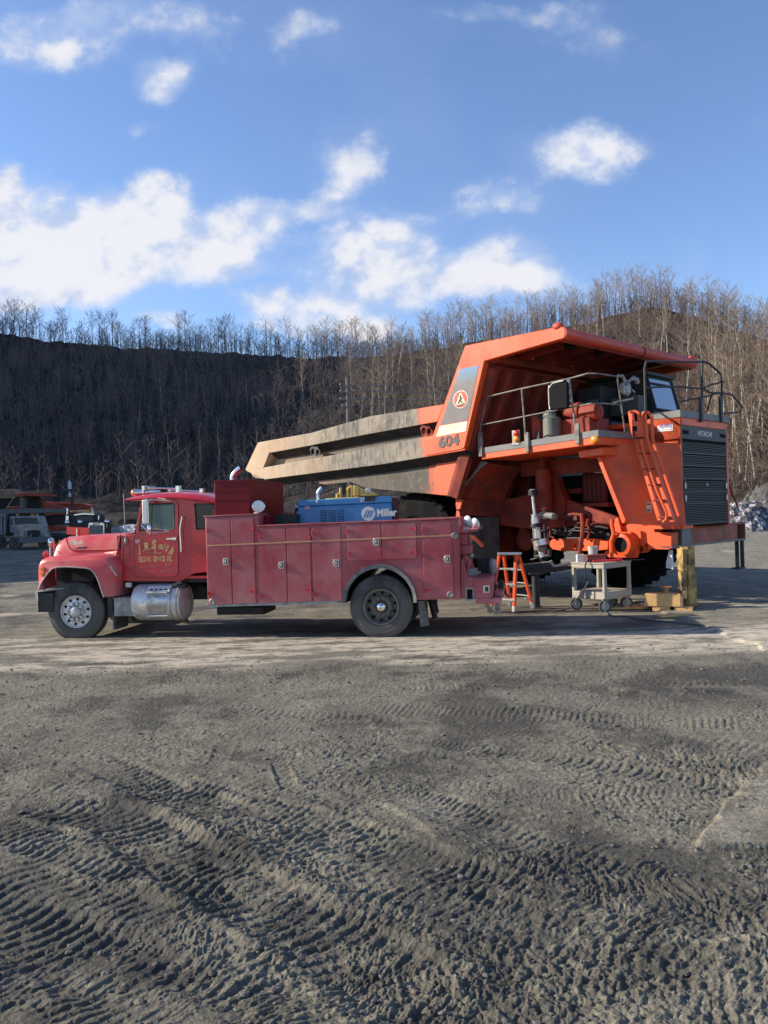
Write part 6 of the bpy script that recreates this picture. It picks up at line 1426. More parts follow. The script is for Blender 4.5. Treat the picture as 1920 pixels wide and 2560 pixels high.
# ---- main frame
fr = [HT.at_s(ZF(*p), 1.8) for p in ((520,880),(560,790),(590,690),(700,680),(850,640),(1000,640),(1180,650),(1230,700),(1400,760),(1659,850),(1800,900),(1900,960),(1900,1030),(1659,1000),(1400,960),(1180,990),(1060,1000),(860,1005),(700,990),(530,965))]
mb = MB(); mb.prism(fr, 1.8, 1.95); mb.prism([(a, b_) for a, b_ in fr], HW-1.95, HW-1.8); 
zr = fr[0][1]; mb.box(-8.2, fr[0][0]+.05, 1.95, 2.15, zr-.1, zr+.5); mb.box(-8.2, fr[0][0]+.05, HW-2.15, HW-1.95, zr-.1, zr+.5)
mb.prismx([(1.9, zr), (2.4, zr), (2.4, zr+.35), (1.9, zr+.35)], -4.8, -4.4); mb.box(-1.9, -1.5, 1.95, HW-1.95, zr-.05, zr+.4)
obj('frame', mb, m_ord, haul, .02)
# tower that carries the strut
tw = [HT.at_s(ZF(*p), 1.75) for p in ((985,240),(1060,250),(1150,560),(1215,690),(1220,985),(1060,990),(1075,560))]
mb = MB(); mb.prism(tw, 1.7, 2.0); a = hp(ZF, 800, 250, 1.2); mb.box(ld0, ld1-.1, 1.7, 1.8, bz0.z-.38, bz0.z-.02); obj('strut_tower', mb, m_ord, haul, .02)
mb = MB(); a = hp(ZF, 985, 420, 1.45); b_ = hp(ZF, 1010, 800, 1.45); k = (a-b_).normalized(); rr_ = abs(hp(ZF, 925, 500, 1.45).x-hp(ZF, 1060, 500, 1.45).x)/2*.98
mb.tube([a+k*.06, a, b_, b_-k*.02], rr_, 24); mb.tube([a+k*.1, a+k*.9], rr_*.45, 16); 
for t in np.linspace(0, 2*math.pi, 16, endpoint=False): mb.ball(b_+Vector((math.cos(t)*rr_*.85, math.sin(t)*rr_*.85, -.03)), .018, n=6)
obj('suspension_cylinder', mb, m_ord, haul)
mb = MB(); a = hp(ZF, 985, 850, 1.4); b_ = hp(ZF, 1125, 880, 1.4); mb.cyl(a-Vector((.05, 0, 0)), b_, .09, .07); mb.cyl(hp(ZF, 1000, 815, 1.4), hp(ZF, 990, 900, 1.4), .07); obj('charging_valve', mb, m_plate, haul)
# the bare spindle / ram hanging in front of the strut
sp_ = 1.05
def seg(mb, p0, p1, hw_, m=0, n=16, taper=1.0):
    a = hp(ZF, *p0, sp_); b_ = hp(ZF, *p1, sp_); r_ = hw_/4.1475/FPX*(17+.7*sp_)*1.25; mb.tube([a, b_], r_, n, m, r1=r_*taper)
mb = MB()
seg(mb, (880,600), (882,656), 42, 1); seg(mb, (878,595), (879,606), 30, 0); seg(mb, (878,656), (900,855), 15, 0)
seg(mb, (898,852), (905,900), 34, 0); seg(mb, (905,900), (912,950), 40, 0); seg(mb, (912,952), (914,985), 50, 1); seg(mb, (914,985), (925,1110), 20, 0); 
seg(mb, (885,985), (895,1110), 10, 0, 8); seg(mb, (945,985), (958,1110), 12, 0, 8); seg(mb, (1000,960), (1010,1110), 12, 1, 8); seg(mb, (1035,980), (1040,1100), 8, 1, 8); seg(mb, (1010,1010), (1012,1025), 42, 1)
seg(mb, (915,1105), (917,1125), 48, 1)
seg(mb, (960,1120), (975,1180), 74, 0, 18, .95); seg(mb, (960,1180), (950,1225), 66, 0, 18, .8)
seg(mb, (905,1215), (915,1290), 14, 1, 8); seg(mb, (965,1225), (985,1300), 30, 0, 12); seg(mb, (985,1300), (990,1340), 40, 1, 12, .6); seg(mb, (985,1335), (985,1378), 11, 0, 8); seg(mb, (1050,1215), (1055,1290), 20, 1, 8); seg(mb, (900,1290), (1070,1280), 14, 1, 8); seg(mb, (860,1325), (930,1305), 8, 1, 8)
m_sil = mat('bright_ram_steel', (.62, .60, .58), .28, .75, var=.15, vs=14, dirt=(.18, .16, .14), damt=.38, ds=9)
obj('steering_ram', mb, [m_sil, m_blk], haul)
# lower arms, hub tube and hoses
arm = [HT.at_s(ZF(*p), 1.5) for p in ((1060,1130),(1085,1110),(1300,1105),(1500,1115),(1659,1135),(1659,1215),(1500,1235),(1200,1235),(1080,1215),(1050,1180))]
hc = HT.at_s(ZF(1310,1185), 1.5); mb = MB(); mb.prism(arm, 1.5, 1.75, holes=[[(hc[0]+.04*math.cos(t), hc[1]+.045*math.sin(t)) for t in np.linspace(0, 2*math.pi, 12, endpoint=False)]]); obj('axle_arm', mb, m_or, haul, .02)
c_ = hp(ZE, 280, 1905, 1.35); mb = MB(); mb.lathe([(-.0, .24), (-.02, .17), (.02, .165), (.4, .16)], c_, 'y', 28); mb.lathe([(0, .24), (.5, .26)], c_, 'y', 28); tb_ = obj('hub_tube', mb, m_or, haul); mb = MB(); mb.lathe([(.04, .001), (.04, .168)], c_, 'y', 24); obj('tube_bore', mb, m_dark, tb_)
A = [HT.at_s(ZE(*p), 1.4) for p in ((130,1870),(180,1640),(210,1640),(240,1780),(330,1780),(390,1900),(400,1960),(380,2040),(120,2040),(60,2000))]
mb = MB(); mb.prism(A, 1.62, 1.75); obj('steering_knuckle', mb, m_or, haul, .02)
rail('orange_pipe', [hp(ZE,*p,1.3) for p in ((195,1650),(200,1720),(215,1790),(190,1870),(195,2030))], .045, m=m_or); rail('orange_pipe', [hp(ZE,*p,1.3) for p in ((-100,1600),(-90,1700),(-95,1800),(-130,2050))], .05, m=m_ord)
c_ = hp(ZF, 800, 1110, 2.3); mb = MB(); mb.tube([c_+Vector((0, -.1, .45)), c_+Vector((0, 0, .1))], .12, 12); mb.ball(c_, .25, .14, .30, 18); obj('drum_brake', mb, m_ord, haul)
for pts, r_ in (([(1080,1010),(1200,1060),(1330,990),(1450,1010),(1560,980),(1659,1000)], .02), ([(1100,1050),(1250,1080),(1300,1020),(1480,1040)], .022), ([(1450,900),(1440,960),(1480,1020),(1440,1120)], .03), ([(1250,860),(1300,850),(1400,860),(1410,900)], .035), ([(1050,980),(1060,1080),(1100,1100)], .03)):
    rail('hydraulic_hose', [hp(ZF,*p,1.45) for p in pts], r_, m=m_blk if r_ < .03 else m_ord)
mb = MB(); a = hp(ZF, 1200, 960, 1.95)
for x, y in ((1100,1010),(1300,1040),(1420,1030),(1550,1020),(1600,1090)):
    c_ = hp(ZF, x, y, 2.05); mb.box(c_.x-.25, c_.x+.2, 2.05, 2.6, c_.z-.12, c_.z+.12)
obj('undercarriage_clutter', mb, m_blk, haul, .02)
_rh = random.Random(8)
def spline(pts, n=8):
    pts = [Vector(p) for p in pts]; out_ = []
    for i in range(len(pts)-1):
        p0, p1, p2, p3 = pts[max(i-1, 0)], pts[i], pts[i+1], pts[min(i+2, len(pts)-1)]
        for t in np.linspace(0, 1, n, endpoint=False): out_.append(.5*((2*p1)+(-p0+p2)*t+(2*p0-5*p1+4*p2-p3)*t*t+(-p0+3*p1-3*p2+p3)*t**3))
    return out_+[pts[-1]]
for i in range(9):
    x0_, y0_ = _rh.uniform(1080, 1450), _rh.uniform(900, 1060); pts_ = []
    for k in range(5): pts_.append(hp(ZF, x0_+k*45, y0_+_rh.uniform(-25, 35), 1.62+_rh.uniform(-.12, .1)))
    rail('hydraulic_hose', spline(pts_, 5), _rh.choice((.014, .018, .024)), m=m_blk)
for i in range(8):
    c_ = hp(ZF, 1235+i*24, 890+_rh.uniform(-6, 6), 1.72); mb = MB(); mb.box(c_.x-.05, c_.x+.05, 1.70, 1.80, c_.z-.07, c_.z+.07); obj('hydraulic_valve', mb, m_blk if i % 2 else m_ord, haul, .01)
# engine in its bay
mb = MB(); a = HT.at_s(ZF(1200,450), 2.6); b_ = HT.at_s(ZF(1640,640), 2.6); zfr = fr[9][1]
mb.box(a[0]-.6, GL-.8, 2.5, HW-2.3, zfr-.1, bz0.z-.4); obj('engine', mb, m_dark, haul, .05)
mb = MB()
for i in range(5):
    c_ = hp(ZF, 1430+i*48, 560, 2.35); mb.cyl(c_+Vector((0, 0, -.38)), c_+Vector((0, 0, .30)), .085, n=12)
a = hp(ZF, 1400, 480, 2.4); b_ = hp(ZF, 1659, 520, 2.4); mb.box(a.x, b_.x+.2, 2.38, 2.6, b_.z, a.z)
obj('exhaust_manifold', mb, mat('dark_red_iron', (.13, .018, .015), .7), haul, .02)
mb = MB(); a = hp(ZF, 1210, 590, 2.2); b_ = hp(ZF, 1380, 640, 2.2); mb.box(a.x, b_.x, 2.2, 2.4, b_.z, a.z); mb.box(HT.at_s(ZF(1200,700),2.0)[0], HT.at_s(ZF(1659,800),2.0)[0], 2.0, HW-2.0, fr[8][1]-.05, fr[8][1]+.05); obj('engine_mount', mb, m_ord, haul, .02)
# black sheets put in as shade behind the engine bay
mb = MB(); mb.box(-1.4, GL-.9, HW-2.0, HW-1.9, 1.2, bz0.z-.3); mb.box(-2.2, -2.1, 2.0, HW-1.9, 1.5, bz0.z+.3); obj('bay_shade_sheet', mb, m_blk, haul)
a = hp(ZF, 1385, 250, .6); b_ = hp(ZF, 1560, 170, .6); mb = MB(); mb.prism([HT.at_s(ZF(*p), .6) for p in ((1375,200),(1640,160),(1640,240),(1540,250),(1400,272),(1385,262))], .5, 1.9); obj('deck_bracket', mb, m_or, haul, .015)
# ---- tyres
m_tyd = mat('black_tyre', (.007, .007, .008), .95, var=.3, vs=3, dirt=(.02, .019, .017), damt=.4, ds=2); m_tyd.node_tree.nodes['Principled BSDF'].inputs['Specular IOR Level'].default_value = .15  # near-black rubber, the shade below the bed put into the tyre colour
def bigtyre(l, s0_, s1_, R, name='wheel'):
    mb = MB(); hw = (s1_-s0_)/2; rr = R*.46; c_ = Vector((l, (s0_+s1_)/2, R))
    mb.lathe([(-hw*.6, rr), (-hw, rr+.12), (-hw, R*.80), (-hw*.82, R*.95), (-hw*.7, R*.97), (hw*.7, R*.97), (hw*.82, R*.95), (hw, R*.8), (hw, rr+.12), (hw*.6, rr)], (0, 0, 0), n=56)
    nb = 34
    for i in range(nb):
        a0 = 2*math.pi*i/nb; a1 = a0+2*math.pi/nb*.55
        for sg in (-1, 1):
            q = ((R*.90, hw*.95), (R*1.0, hw*.80), (R*1.0, hw*.12), (R*.95, hw*.12))
            vs = [(r_*math.cos(a+k_), w_*sg, r_*math.sin(a+k_)) for a in (a0, a1) for (r_, w_), k_ in zip(q, (0, .02, .10, .10))]
            mb.add(vs, [(0,1,2,3), (7,6,5,4), (0,4,5,1), (1,5,6,2), (2,6,7,3), (3,7,4,0)])
    t = obj(name, mb, m_tyd, haul, ang=35); t.location = c_
    mb = MB(); mb.lathe([(-hw*.62, rr+.01), (-hw*.5, rr-.05), (-hw*.1, rr*.8), (-hw*.1, .01)], (0, 0, 0), n=36); mb.lathe([(hw*.62, rr+.01), (hw*.5, rr-.05), (hw*.1, rr*.8), (hw*.1, .01)], (0, 0, 0), n=36); obj('rim', mb, m_ord, t); return t
LR_ = -5.0
for s in (.62, 1.32, HW-1.65, HW-.90): bigtyre(LR_, s, s+.62, 1.33)
bigtyre(-1.45, HW-1.30, HW-.60, 1.33)
mb = MB(); mb.cyl((LR_, 1.0, 1.33), (LR_, HW-1.0, 1.33), .42, n=24); mb.ball((LR_, HW/2, 1.33), .65, .6, .65, 20); obj('rear_axle', mb, m_ord, haul)
rail('fuel_pipe', [(-3.6, .5, 1.6), (-3.0, .6, 1.5), (-2.8, .7, 1.3)], .06, m=m_ord)
print('bed edge l', HT.at_s(ZA(1300,600), .2), HT.at_s(ZA(1300,400), .2), 'HW', HW, 'GL', GL, 'GS1', GS1, 'deck', ld0, ld1)
# ================================================================== objects round the trucks
m_lor = mat('safety_orange_fibreglass', (.88, .10, .020), .4, var=.06, dirt=(.45, .18, .12), damt=.36, ds=12)
m_lal = mat('ladder_aluminium', (.66, .65, .62), .4, .6, dirt=(.35, .33, .3), damt=.35, ds=12)
m_cart = mat('beige_plastic', (.36, .33, .265), .6, var=.08, vs=4, dirt=(.22, .20, .17), damt=.42, ds=4)
m_wood = mat('pine_timber', (.70, .42, .16), .7, var=.2, vs=3, dirt=(.30, .18, .09), damt=.42, ds=3)
m_yel = mat('flaking_yellow_paint', (.58, .37, .11), .6, var=.15, vs=3, dirt=(.05, .038, .022), damt=.54, ds=3.5, droughness=.8)
ZF2 = Z(1120, 1080, 4.1475); ZG2 = Z(1500, 1180, 3.95); ZH2 = Z(1200, 1340, 2.4397)
# ---- step ladder
LY = G(*ZF2(680, 1875)).y
def pf(x, y, Y=None, z=ZF2): return P(*z(x, y), Y if Y is not None else LY)
b0 = G(*ZF2(680, 1878)); sl = thing('step_ladder', 'orange fibreglass step ladder with silver steps standing behind the red truck', 'ladder', b0)
def loc(p): return Vector(p)-b0
def bar(mb, a, b_, w, d_, m=0):
    a, b_ = Vector(a), Vector(b_); r45 = rad(-38); x = Vector((w/2*math.cos(r45), w/2*math.sin(r45), 0)); y = Vector((-d_/2*math.sin(r45), d_/2*math.cos(r45), 0)); mb.hexa([b_-x-y, b_+x-y, b_+x+y, b_-x+y, a-x-y, a+x-y, a+x+y, a-x+y], m)
yF = LY; yB = LY+.55
FRt = pf(705,1270); FRb = pf(682,1800); FRf = pf(682,1878)
rails_ = [(pf(690,1270), pf(684,1800), pf(682,1880)),]
# near frame: left front leg pair goes left-back; geometry: cap, two front rails, two rear rails
nR = [pf(705,1265), pf(684,1880)]                       # near front rail
fR = [pf(535,1265, LY+.12), pf(438,1868, LY+.32)]       # other front rail
nB = [pf(735,1280, LY+.30), pf(882,1830, LY+.60)]       # near rear rail
fB = [pf(578,1280, LY+.45), pf(645,1800, LY+.85)]       # other rear rail
for nm, (a, b_), w in (('rail', nR, .055), ('rail', fR, .05), ('rail', nB, .045), ('rail', fB, .045)):
    mb = MB(); c_ = a.lerp(b_, .88); bar(mb, loc(a), loc(c_), w, .075); r_ = obj('rail', mb, m_lor, sl, .004)
    mb = MB(); bar(mb, loc(c_), loc(b_), w*1.1, .08); obj('rail_foot', mb, m_lal, r_, .004)
mb = MB(); c0, c1, c2, c3 = pf(515,1250, LY-.03), pf(762,1246, LY-.03), pf(752,1246, LY+.36), pf(530,1250, LY+.46)
mb.hexa([loc(c)+Vector((0, 0, -.055)) for c in (c0, c1, c2, c3)]+[loc(c) for c in (c0, c1, c2, c3)]); obj('top_cap', mb, m_lal, sl, .008)
for y, in ((1410,), (1570,), (1730,)):
    t = (y-1265)/(1880-1265); a = fR[0].lerp(fR[1], t); b_ = nR[0].lerp(nR[1], t); z_ = b_.z
    mb = MB(); q = [Vector((a.x, a.y-.03, z_)), Vector((b_.x, b_.y-.05, z_)), Vector((b_.x, b_.y+.05, z_)), Vector((a.x, a.y+.06, z_))]
    mb.hexa([loc(c)-Vector((0, 0, .035)) for c in q]+[loc(c) for c in q]); mb.prism([(loc(b_).x, loc(b_).z-.03), (loc(b_).x-.1, loc(b_).z-.03), (loc(b_).x, loc(b_).z-.12)], loc(b_).y-.02, loc(b_).y); obj('step', mb, m_lal, sl, .004)
for t in (.27, .52, .76):
    a = nB[0].lerp(nB[1], t); b_ = fB[0].lerp(fB[1], t); mb = MB(); bar2 = [a, b_]; mb.tube([loc(a), loc(b_)], .016, 8); obj('brace', mb, m_lal, sl)
a = fR[1].lerp(fR[0], .13); mb = MB(); mb.tube([loc(nB[1].lerp(nB[0], .2)), loc(nB[1].lerp(nR[1], .4)+Vector((0, 0, .25)))], .014, 6); mb.tube([loc(fB[1].lerp(fB[0], .05)), loc(fB[0].lerp(fB[1], .72)+Vector((-.15, 0, 0)))], .02, 6); obj('brace', mb, m_lal, sl)
# ---- service cart (plastic, two shelves), seen corner-on
c_near = G(*ZH2(765, 470)); cY = c_near.y
cart = thing('utility_cart', 'beige two shelf utility cart with its right side in shade beside the orange ladder', 'cart', (c_near.x, c_near.y, 0))
CX = Frame(c_near.x, c_near.y, 0)
# near face runs left, right face recedes
L_ = P(*ZH2(560, 300), cY+.62); Rr_ = P(*ZH2(925, 300), cY+.62)
u = Vector((L_.x-c_near.x, .62, 0)); w_ = Vector((Rr_.x-c_near.x, .62, 0)); ztop = P(*ZH2(785, 165), cY).z; zsh = P(*ZH2(785, 345), cY).z; zlow = P(*ZH2(785, 392), cY).z
def cq_(a, b_, z): return u*a+w_*b_+Vector((0, 0, z))
def cbox(mb, a0, a1, b0_, b1_, z0, z1, m=0): mb.hexa([cq_(a0, b0_, z0), cq_(a1, b0_, z0), cq_(a1, b1_, z0), cq_(a0, b1_, z0), cq_(a0, b0_, z1), cq_(a1, b0_, z1), cq_(a1, b1_, z1), cq_(a0, b1_, z1)], m)
mb = MB(); cbox(mb, 0, 1, 0, 1, ztop-.12, ztop-.02); cbox(mb, -.02, 1.02, -.02, 1.02, ztop-.03, ztop); obj('top_shelf', mb, m_cart, cart, .015)
mb = MB(); cbox(mb, 0, 1, 0, 1, zlow, zsh); obj('bottom_shelf', mb, m_cart, cart, .015)
for a0, b0_ in ((0, 0), (.92, 0), (0, .90), (.92, .90)):
    mb = MB(); cbox(mb, a0+.005, a0+.075, b0_+.005, b0_+.095, zsh-.01, ztop-.10); cbox(mb, a0, a0+.08, b0_, b0_+.10, zsh, zsh+.1); obj('leg', mb, m_cart, cart, .01)
for a0, b0_, sg in ((.05, .05, 1), (.93, .06, 1), (.06, .86, 1), (.55, .9, 1)):
    c_ = cq_(a0, b0_, .13); rc_ = .13
    mb = MB(); mb.lathe([(-.028, .05), (-.028, rc_-.01), (-.018, rc_), (.018, rc_), (.028, rc_-.01), (.028, .05)], c_, 'y', 22)
    cs = obj('caster', mb, m_rub, cart); mb = MB(); mb.lathe([(-.03, .004), (-.03, .085), (.03, .085), (.03, .004)], c_, 'y', 18); mb.box(c_.x-.05, c_.x+.05, c_.y-.05, c_.y+.05, .25, .29); 
    if True: mb.box(c_.x-.03, c_.x+.03, c_.y-.05, c_.y-.035, .1, .27); mb.box(c_.x-.03, c_.x+.03, c_.y+.035, c_.y+.05, .1, .27)
    else: mb.box(c_.x-.05, c_.x-.035, c_.y-.03, c_.y+.03, .1, .27); mb.box(c_.x+.035, c_.x+.05, c_.y-.03, c_.y+.03, .1, .27)
    obj('caster_fork', mb, m_cart, cs)
# things on the cart
cz_ = ztop
def onc(a, b_): v = cq_(a, b_, cz_); return (c_near.x+v.x, c_near.y+v.y, cz_)
mb = MB(); mb.box(-.2, .2, -.12, .12, 0, .11); mb.box(-.205, .205, -.125, .125, .11, .15); o = obj('tool_case', mb, mat('maroon_case', (.22, .05, .04), .5), None, .01); o.location = onc(.55, .35); tag(o, 'flat maroon tool case lying on the top shelf of the cart', 'case')
mb = MB(); mb.box(-.08, .08, -.06, .06, 0, .15); mb.box(-.05, .05, -.062, -.06, .05, .10); o = obj('paper_box', mb, m_white, None, .006); o.location = onc(.88, .2); tag(o, 'small white box at the left end of the cart top', 'box')
mb = MB(); mb.lathe([(0, .001), (0, .09), (.15, .105), (.20, .11), (.20, .095), (.17, .09)], (0, 0, 0), 'z', 20); o = obj('bucket', mb, mat('pail_grey', (.42, .42, .38), .6, dirt=(.25, .24, .2), damt=.4, ds=10), None); o.location = onc(.95, .75); o.scale = (1, 1, 1.5); tag(o, 'pale round pail standing at the back left of the cart top', 'pail')
mb = MB(); mb.tube([(-.3, 0, .03), (-.1, .02, .035), (.12, 0, .04), (.26, -.01, .05)], .022, 8); mb.box(.22, .3, -.03, .03, .02, .08); o = obj('torch', mb, mat('bright_red_plastic', (.75, .03, .04), .4), None); o.location = onc(.10, .25); tag(o, 'bright red hand tool lying on the right of the cart top', 'tool')
mb = MB(); mb.tube([(-.1, 0, .02), (.5, 0, .025)], .012, 6); mb.box(-.12, .0, -.02, .02, .0, .045); o = obj('pry_bar', mb, m_blk, None); o.location = onc(.0, .6); tag(o, 'thin black bar sticking out over the right edge of the cart', 'bar')
# ---- power cable from the cart
pts = [onc(.45, -.03)[:2]+(ztop+.02,), onc(.46, -.06)[:2]+(ztop-.05,)]
a = Vector(onc(.46, -.08)); pts = [Vector(onc(.30, .1))+Vector((0, 0, .03)), a+Vector((0, 0, .01)), Vector((a.x-.03, a.y-.03, ztop-.3)), Vector((a.x+.02, a.y-.04, .62)), Vector((a.x-.2, a.y, .3)), Vector((a.x-.45, a.y+.1, .05)), Vector((a.x-.9, a.y+.3, .02)), Vector((a.x-1.5, a.y+.15, .02)), Vector((a.x-2.0, a.y+.5, .02))]
def spline(pts, n=8):
    pts = [Vector(p) for p in pts]; out_ = []
    for i in range(len(pts)-1):
        p0, p1, p2, p3 = pts[max(i-1, 0)], pts[i], pts[i+1], pts[min(i+2, len(pts)-1)]
        for t in np.linspace(0, 1, n, endpoint=False): out_.append(.5*((2*p1)+(-p0+p2)*t+(2*p0-5*p1+4*p2-p3)*t*t+(-p0+3*p1-3*p2+p3)*t**3))
    return out_+[pts[-1]]
mb = MB(); mb.tube(spline(pts), .014, 6); tag(obj('cable', mb, m_blk, None), 'black cable hanging from the cart and running left over the ground', 'cable')
g = [G(*ZH2(740,450)), G(*ZH2(800,492)), G(*ZH2(880,495)), G(*ZH2(1000,515)), G(*ZH2(1200,535)), G(*ZH2(1400,555)), G(*ZH2(1659,572)), G(*ZH2(1900,590))]
mb = MB(); mb.tube(spline([p+Vector((0, 0, .02)) for p in g]), .016, 6); tag(obj('cable', mb, m_rub, None), 'long black cable lying across the frozen ground to the right of the cart', 'cable')
# ---- timber crib with jack, yellow pillar
gb_ = G(*ZG2(620, 1385)); crib = thing('timber_crib', 'stack of pine timbers on two blocks under the orange bumper', 'timber', (gb_.x, gb_.y+.1, 0), rad(-24))
def wl_(x, y, Y=gb_.y): p = P(*ZG2(x, y), Y); return p.x-gb_.x, p.z
x0, zt5 = wl_(462, 1215); x1, _ = wl_(825, 1215); _, zm = wl_(600, 1335); 
mb = MB(); mb.box(x0, x1-.05, .0, .28, zm, zt5); mb.box(x0+.01, x1-.05, .285, .56, zm, zt5-.02); obj('timber', mb, m_wood, crib, .008)
mb = MB(); mb.box(x1-.045, x1, -.01, .5, zm+.0, zt5-.03); obj('end_plate', mb, mat('weathered_end', (.28, .19, .12), .8, dirt=(.12, .09, .06), damt=.5, ds=8), crib, .006)
for xx in (wl_(495, 0)[0], wl_(705, 0)[0]): mb = MB(); mb.box(xx, xx+.34, .02, .5, 0, zm-.003); obj('support_block', mb, m_wood, crib, .008)
jx, jz = wl_(685, 1150); mb = MB(); mb.lathe([(0, .09), (.03, .09), (.03, .055), (jz-zt5, .055), (jz-zt5, .11), (jz-zt5+.025, .11), (jz-zt5+.025, .001)], (0, 0, 0), 'z', 20); o = obj('bottle_jack', mb, mat('orange_jack', (.50, .20, .07), .5, dirt=(.15, .1, .08), damt=.4, ds=10), None); o.location = (gb_.x+jx, gb_.y+.2, zt5); tag(o, 'short round orange jack standing on the pine timbers', 'jack')
gp = G(*ZG2(905, 1368)); Yp = gp.y
yx0 = P(*ZG2(850, 1200), Yp).x; yx1 = P(*ZG2(962, 1200), Yp).x; yz = P(*ZG2(880, 738), Yp).z; cxp = (yx0+yx1)/2; rp = (yx1-yx0)/2
pil = thing('yellow_stand', 'tall yellow steel stand with flaking paint holding up the orange bumper', 'stand', (cxp, Yp+rp, 0))
mb = MB(); rg_ = random.Random(4); n = 12
rings = []
for k in range(n+1):
    z_ = yz*k/n; w2 = rp*(1.0+.06*rg_.random()+(.06 if k < 2 else 0)); rings.append([(w2*cc+rg_.uniform(-.006, .006)-.02*k/n, w2*ss, z_) for cc, ss in ((-1, -.5), (-.30, -1.15), (1, -.75), (1, 1), (-1, 1))])
mb.loft(rings, caps=True); obj('column', mb, m_yel, pil, .01)
q0 = P(*ZG2(795, 985), Yp); q1x = P(*ZG2(852, 985), Yp); qb = P(*ZG2(820, 1255), Yp)
mb = MB(); mb.box(q0.x-cxp, q1x.x-cxp, -rp-.02, rp*.3, qb.z, q0.z); obj('side_tube', mb, m_yel, pil, .01)
qc = P(*ZG2(808, 1180), Yp); qd = P(*ZG2(852, 1250), Yp); mb = MB(); mb.box(qc.x-cxp-.01, qd.x-cxp, -rp-.05, -rp+.1, qd.z, qc.z); obj('lug', mb, m_wood, pil, .01)
qa = P(*ZG2(808, 760), Yp); mb = MB(); mb.box(qa.x-cxp, -rp*.7, -rp-.025, -rp+.3, P(*ZG2(808, 985), Yp).z+.01, qa.z); obj('head_plate', mb, m_yel, pil, .01)
# black stand and beam between ladder and cart
gs = G(*ZF2(925, 1820)); bs_ = thing('black_jack_stand', 'round black jack stand on the ground between ladder and cart', 'stand', (gs.x, gs.y+.1, 0))
hz = P(*ZF2(925, 1480), gs.y).z; rx_ = abs(P(*ZF2(885, 1600), gs.y).x-P(*ZF2(965, 1600), gs.y).x)/2
mb = MB(); mb.lathe([(0, rx_*1.5), (.02, rx_*1.5), (.03, rx_), (hz, rx_), (hz, .001)], (0, 0, 0), 'z', 24); obj('column', mb, m_blk, bs_); mb = MB(); mb.box(-rx_*1.7, rx_*1.9, -rx_*1.3, rx_*1.3, hz, hz+.03); obj('head_plate', mb, m_blk, bs_); mb = MB(); mb.tube([(rx_, 0, .62), (rx_+.12, 0, .62), (rx_+.12, 0, .3), (rx_, 0, .3)], .012, 6); obj('handle', mb, m_blk, bs_)
Yb = gs.y+.2
bm_ = MB(); A = [P(*ZF2(*p), Yb) for p in ((760,1380),(1060,1350),(1090,1400),(1280,1390),(1290,1425),(1000,1470),(800,1480),(700,1440))]
bm_.prism([(p.x-gs.x, p.z) for p in A], 0, .35); bt_ = obj('floor_crane', bm_, m_blk, None, .015); bt_.location = (gs.x, Yb, 0); tag(bt_, 'black steel beam resting on the round stand, under the haul truck', 'beam')
mb = MB(); A = [P(*ZF2(*p), Yb-.05) for p in ((980,1350),(1050,1345),(1085,1330),(1095,1360),(1120,1380),(1290,1340),(1330,1350),(1300,1375),(1120,1405),(1090,1400),(1060,1362),(990,1362))]
mb.prism([(p.x-gs.x, p.z) for p in A], 0, .06); o = obj('lift_arm', mb, m_cart, bt_, .008); 
# planks and scrap on the ground
for x, y, w2, d2, rz in ((940,1336,.35,.10,.1),(870,1355,.5,.12,-.05),(735,1430,.35,.12,.05)):
    gg = G(*ZG2(x-600+0, y)) if x != 735 else G(*ZG2(760, 1432)); mb = MB(); mb.box(-w2, w2, -d2, d2, 0, .04); o = obj('plank', mb, m_wood, None, .006); o.location = (gg.x, gg.y, .012); o.rotation_euler = (0, 0, rz)
    tag(o, {940: 'short weathered plank lying left of the timber crib', 870: 'longer flat board on the ground behind the cart wheels', 735: 'thin flat board in the shade in front of the timber crib'}[x], 'plank')

# ================================================================== power poles
m_pole = mat('weathered_pole', (.26, .23, .20), .85, dirt=(.14, .12, .1), damt=.4)
m_wire = mat('wire', (.20, .19, .18), .5)
pY = 100.0; pt = P(866, 943, pY); pbz = 6.0
bzg = float(terrain(np.array([pt.x]), np.array([pY]))[0])
pole = thing('power_pole', 'tall pale power pole with four crossarms on the slope behind the dusty bed', 'pole', (pt.x, pY, bzg-.3))
mb = MB(); mb.cyl((0, 0, 0), (0, 0, pt.z-bzg+.3), .17, .11, 10); obj('shaft', mb, m_pole, pole)
wires = []
for (v, hw_) in ((963, .9), (979, .9), (998, .9), (1015, .7)):
    z_ = P(866, v, pY).z-bzg+.3; mb = MB(); mb.box(-hw_, hw_, -.06, .06, z_-.05, z_+.05); ca = obj('crossarm', mb, m_pole, pole)
    for s in (-1, 1): mb = MB(); mb.lathe([(0, .03), (.05, .07), (.1, .04), (.16, .06), (.2, .02)], (s*hw_*.92, 0, z_+.05), 'z', 8); obj('insulator', mb, m_white, ca)
    for s in (-1, 1): wires.append((pt.x+s*hw_*.92, pY, bzg-.3+z_+.2))
for i, w in enumerate(wires):
    e = Vector((95+i*.6, pY+30, w[2]+2)); s_ = Vector(w); n = 30
    mb = MB(); mb.tube([s_.lerp(e, t)-Vector((0, 0, 5.0*t*(1-t))) for t in np.linspace(0, 1, n)], .028, 4)
    tag(obj('power_line', mb, m_wire, None), 'thin sagging wire running right from the tall power pole', 'wire', 'wires of the power line')
tY = 75.0; tp = P(168, 1195, tY)
p2 = thing('transformer_pole', 'dark pole with grey transformer cans standing behind the parked trucks at left', 'pole', (tp.x+.4, tY, -.3))
mb = MB(); mb.cyl((0, 0, 0), (0, 0, P(168, 1190, tY).z+.3), .15, .11, 10); obj('shaft', mb, mat('dark_pole', (.05, .045, .04), .9), p2)
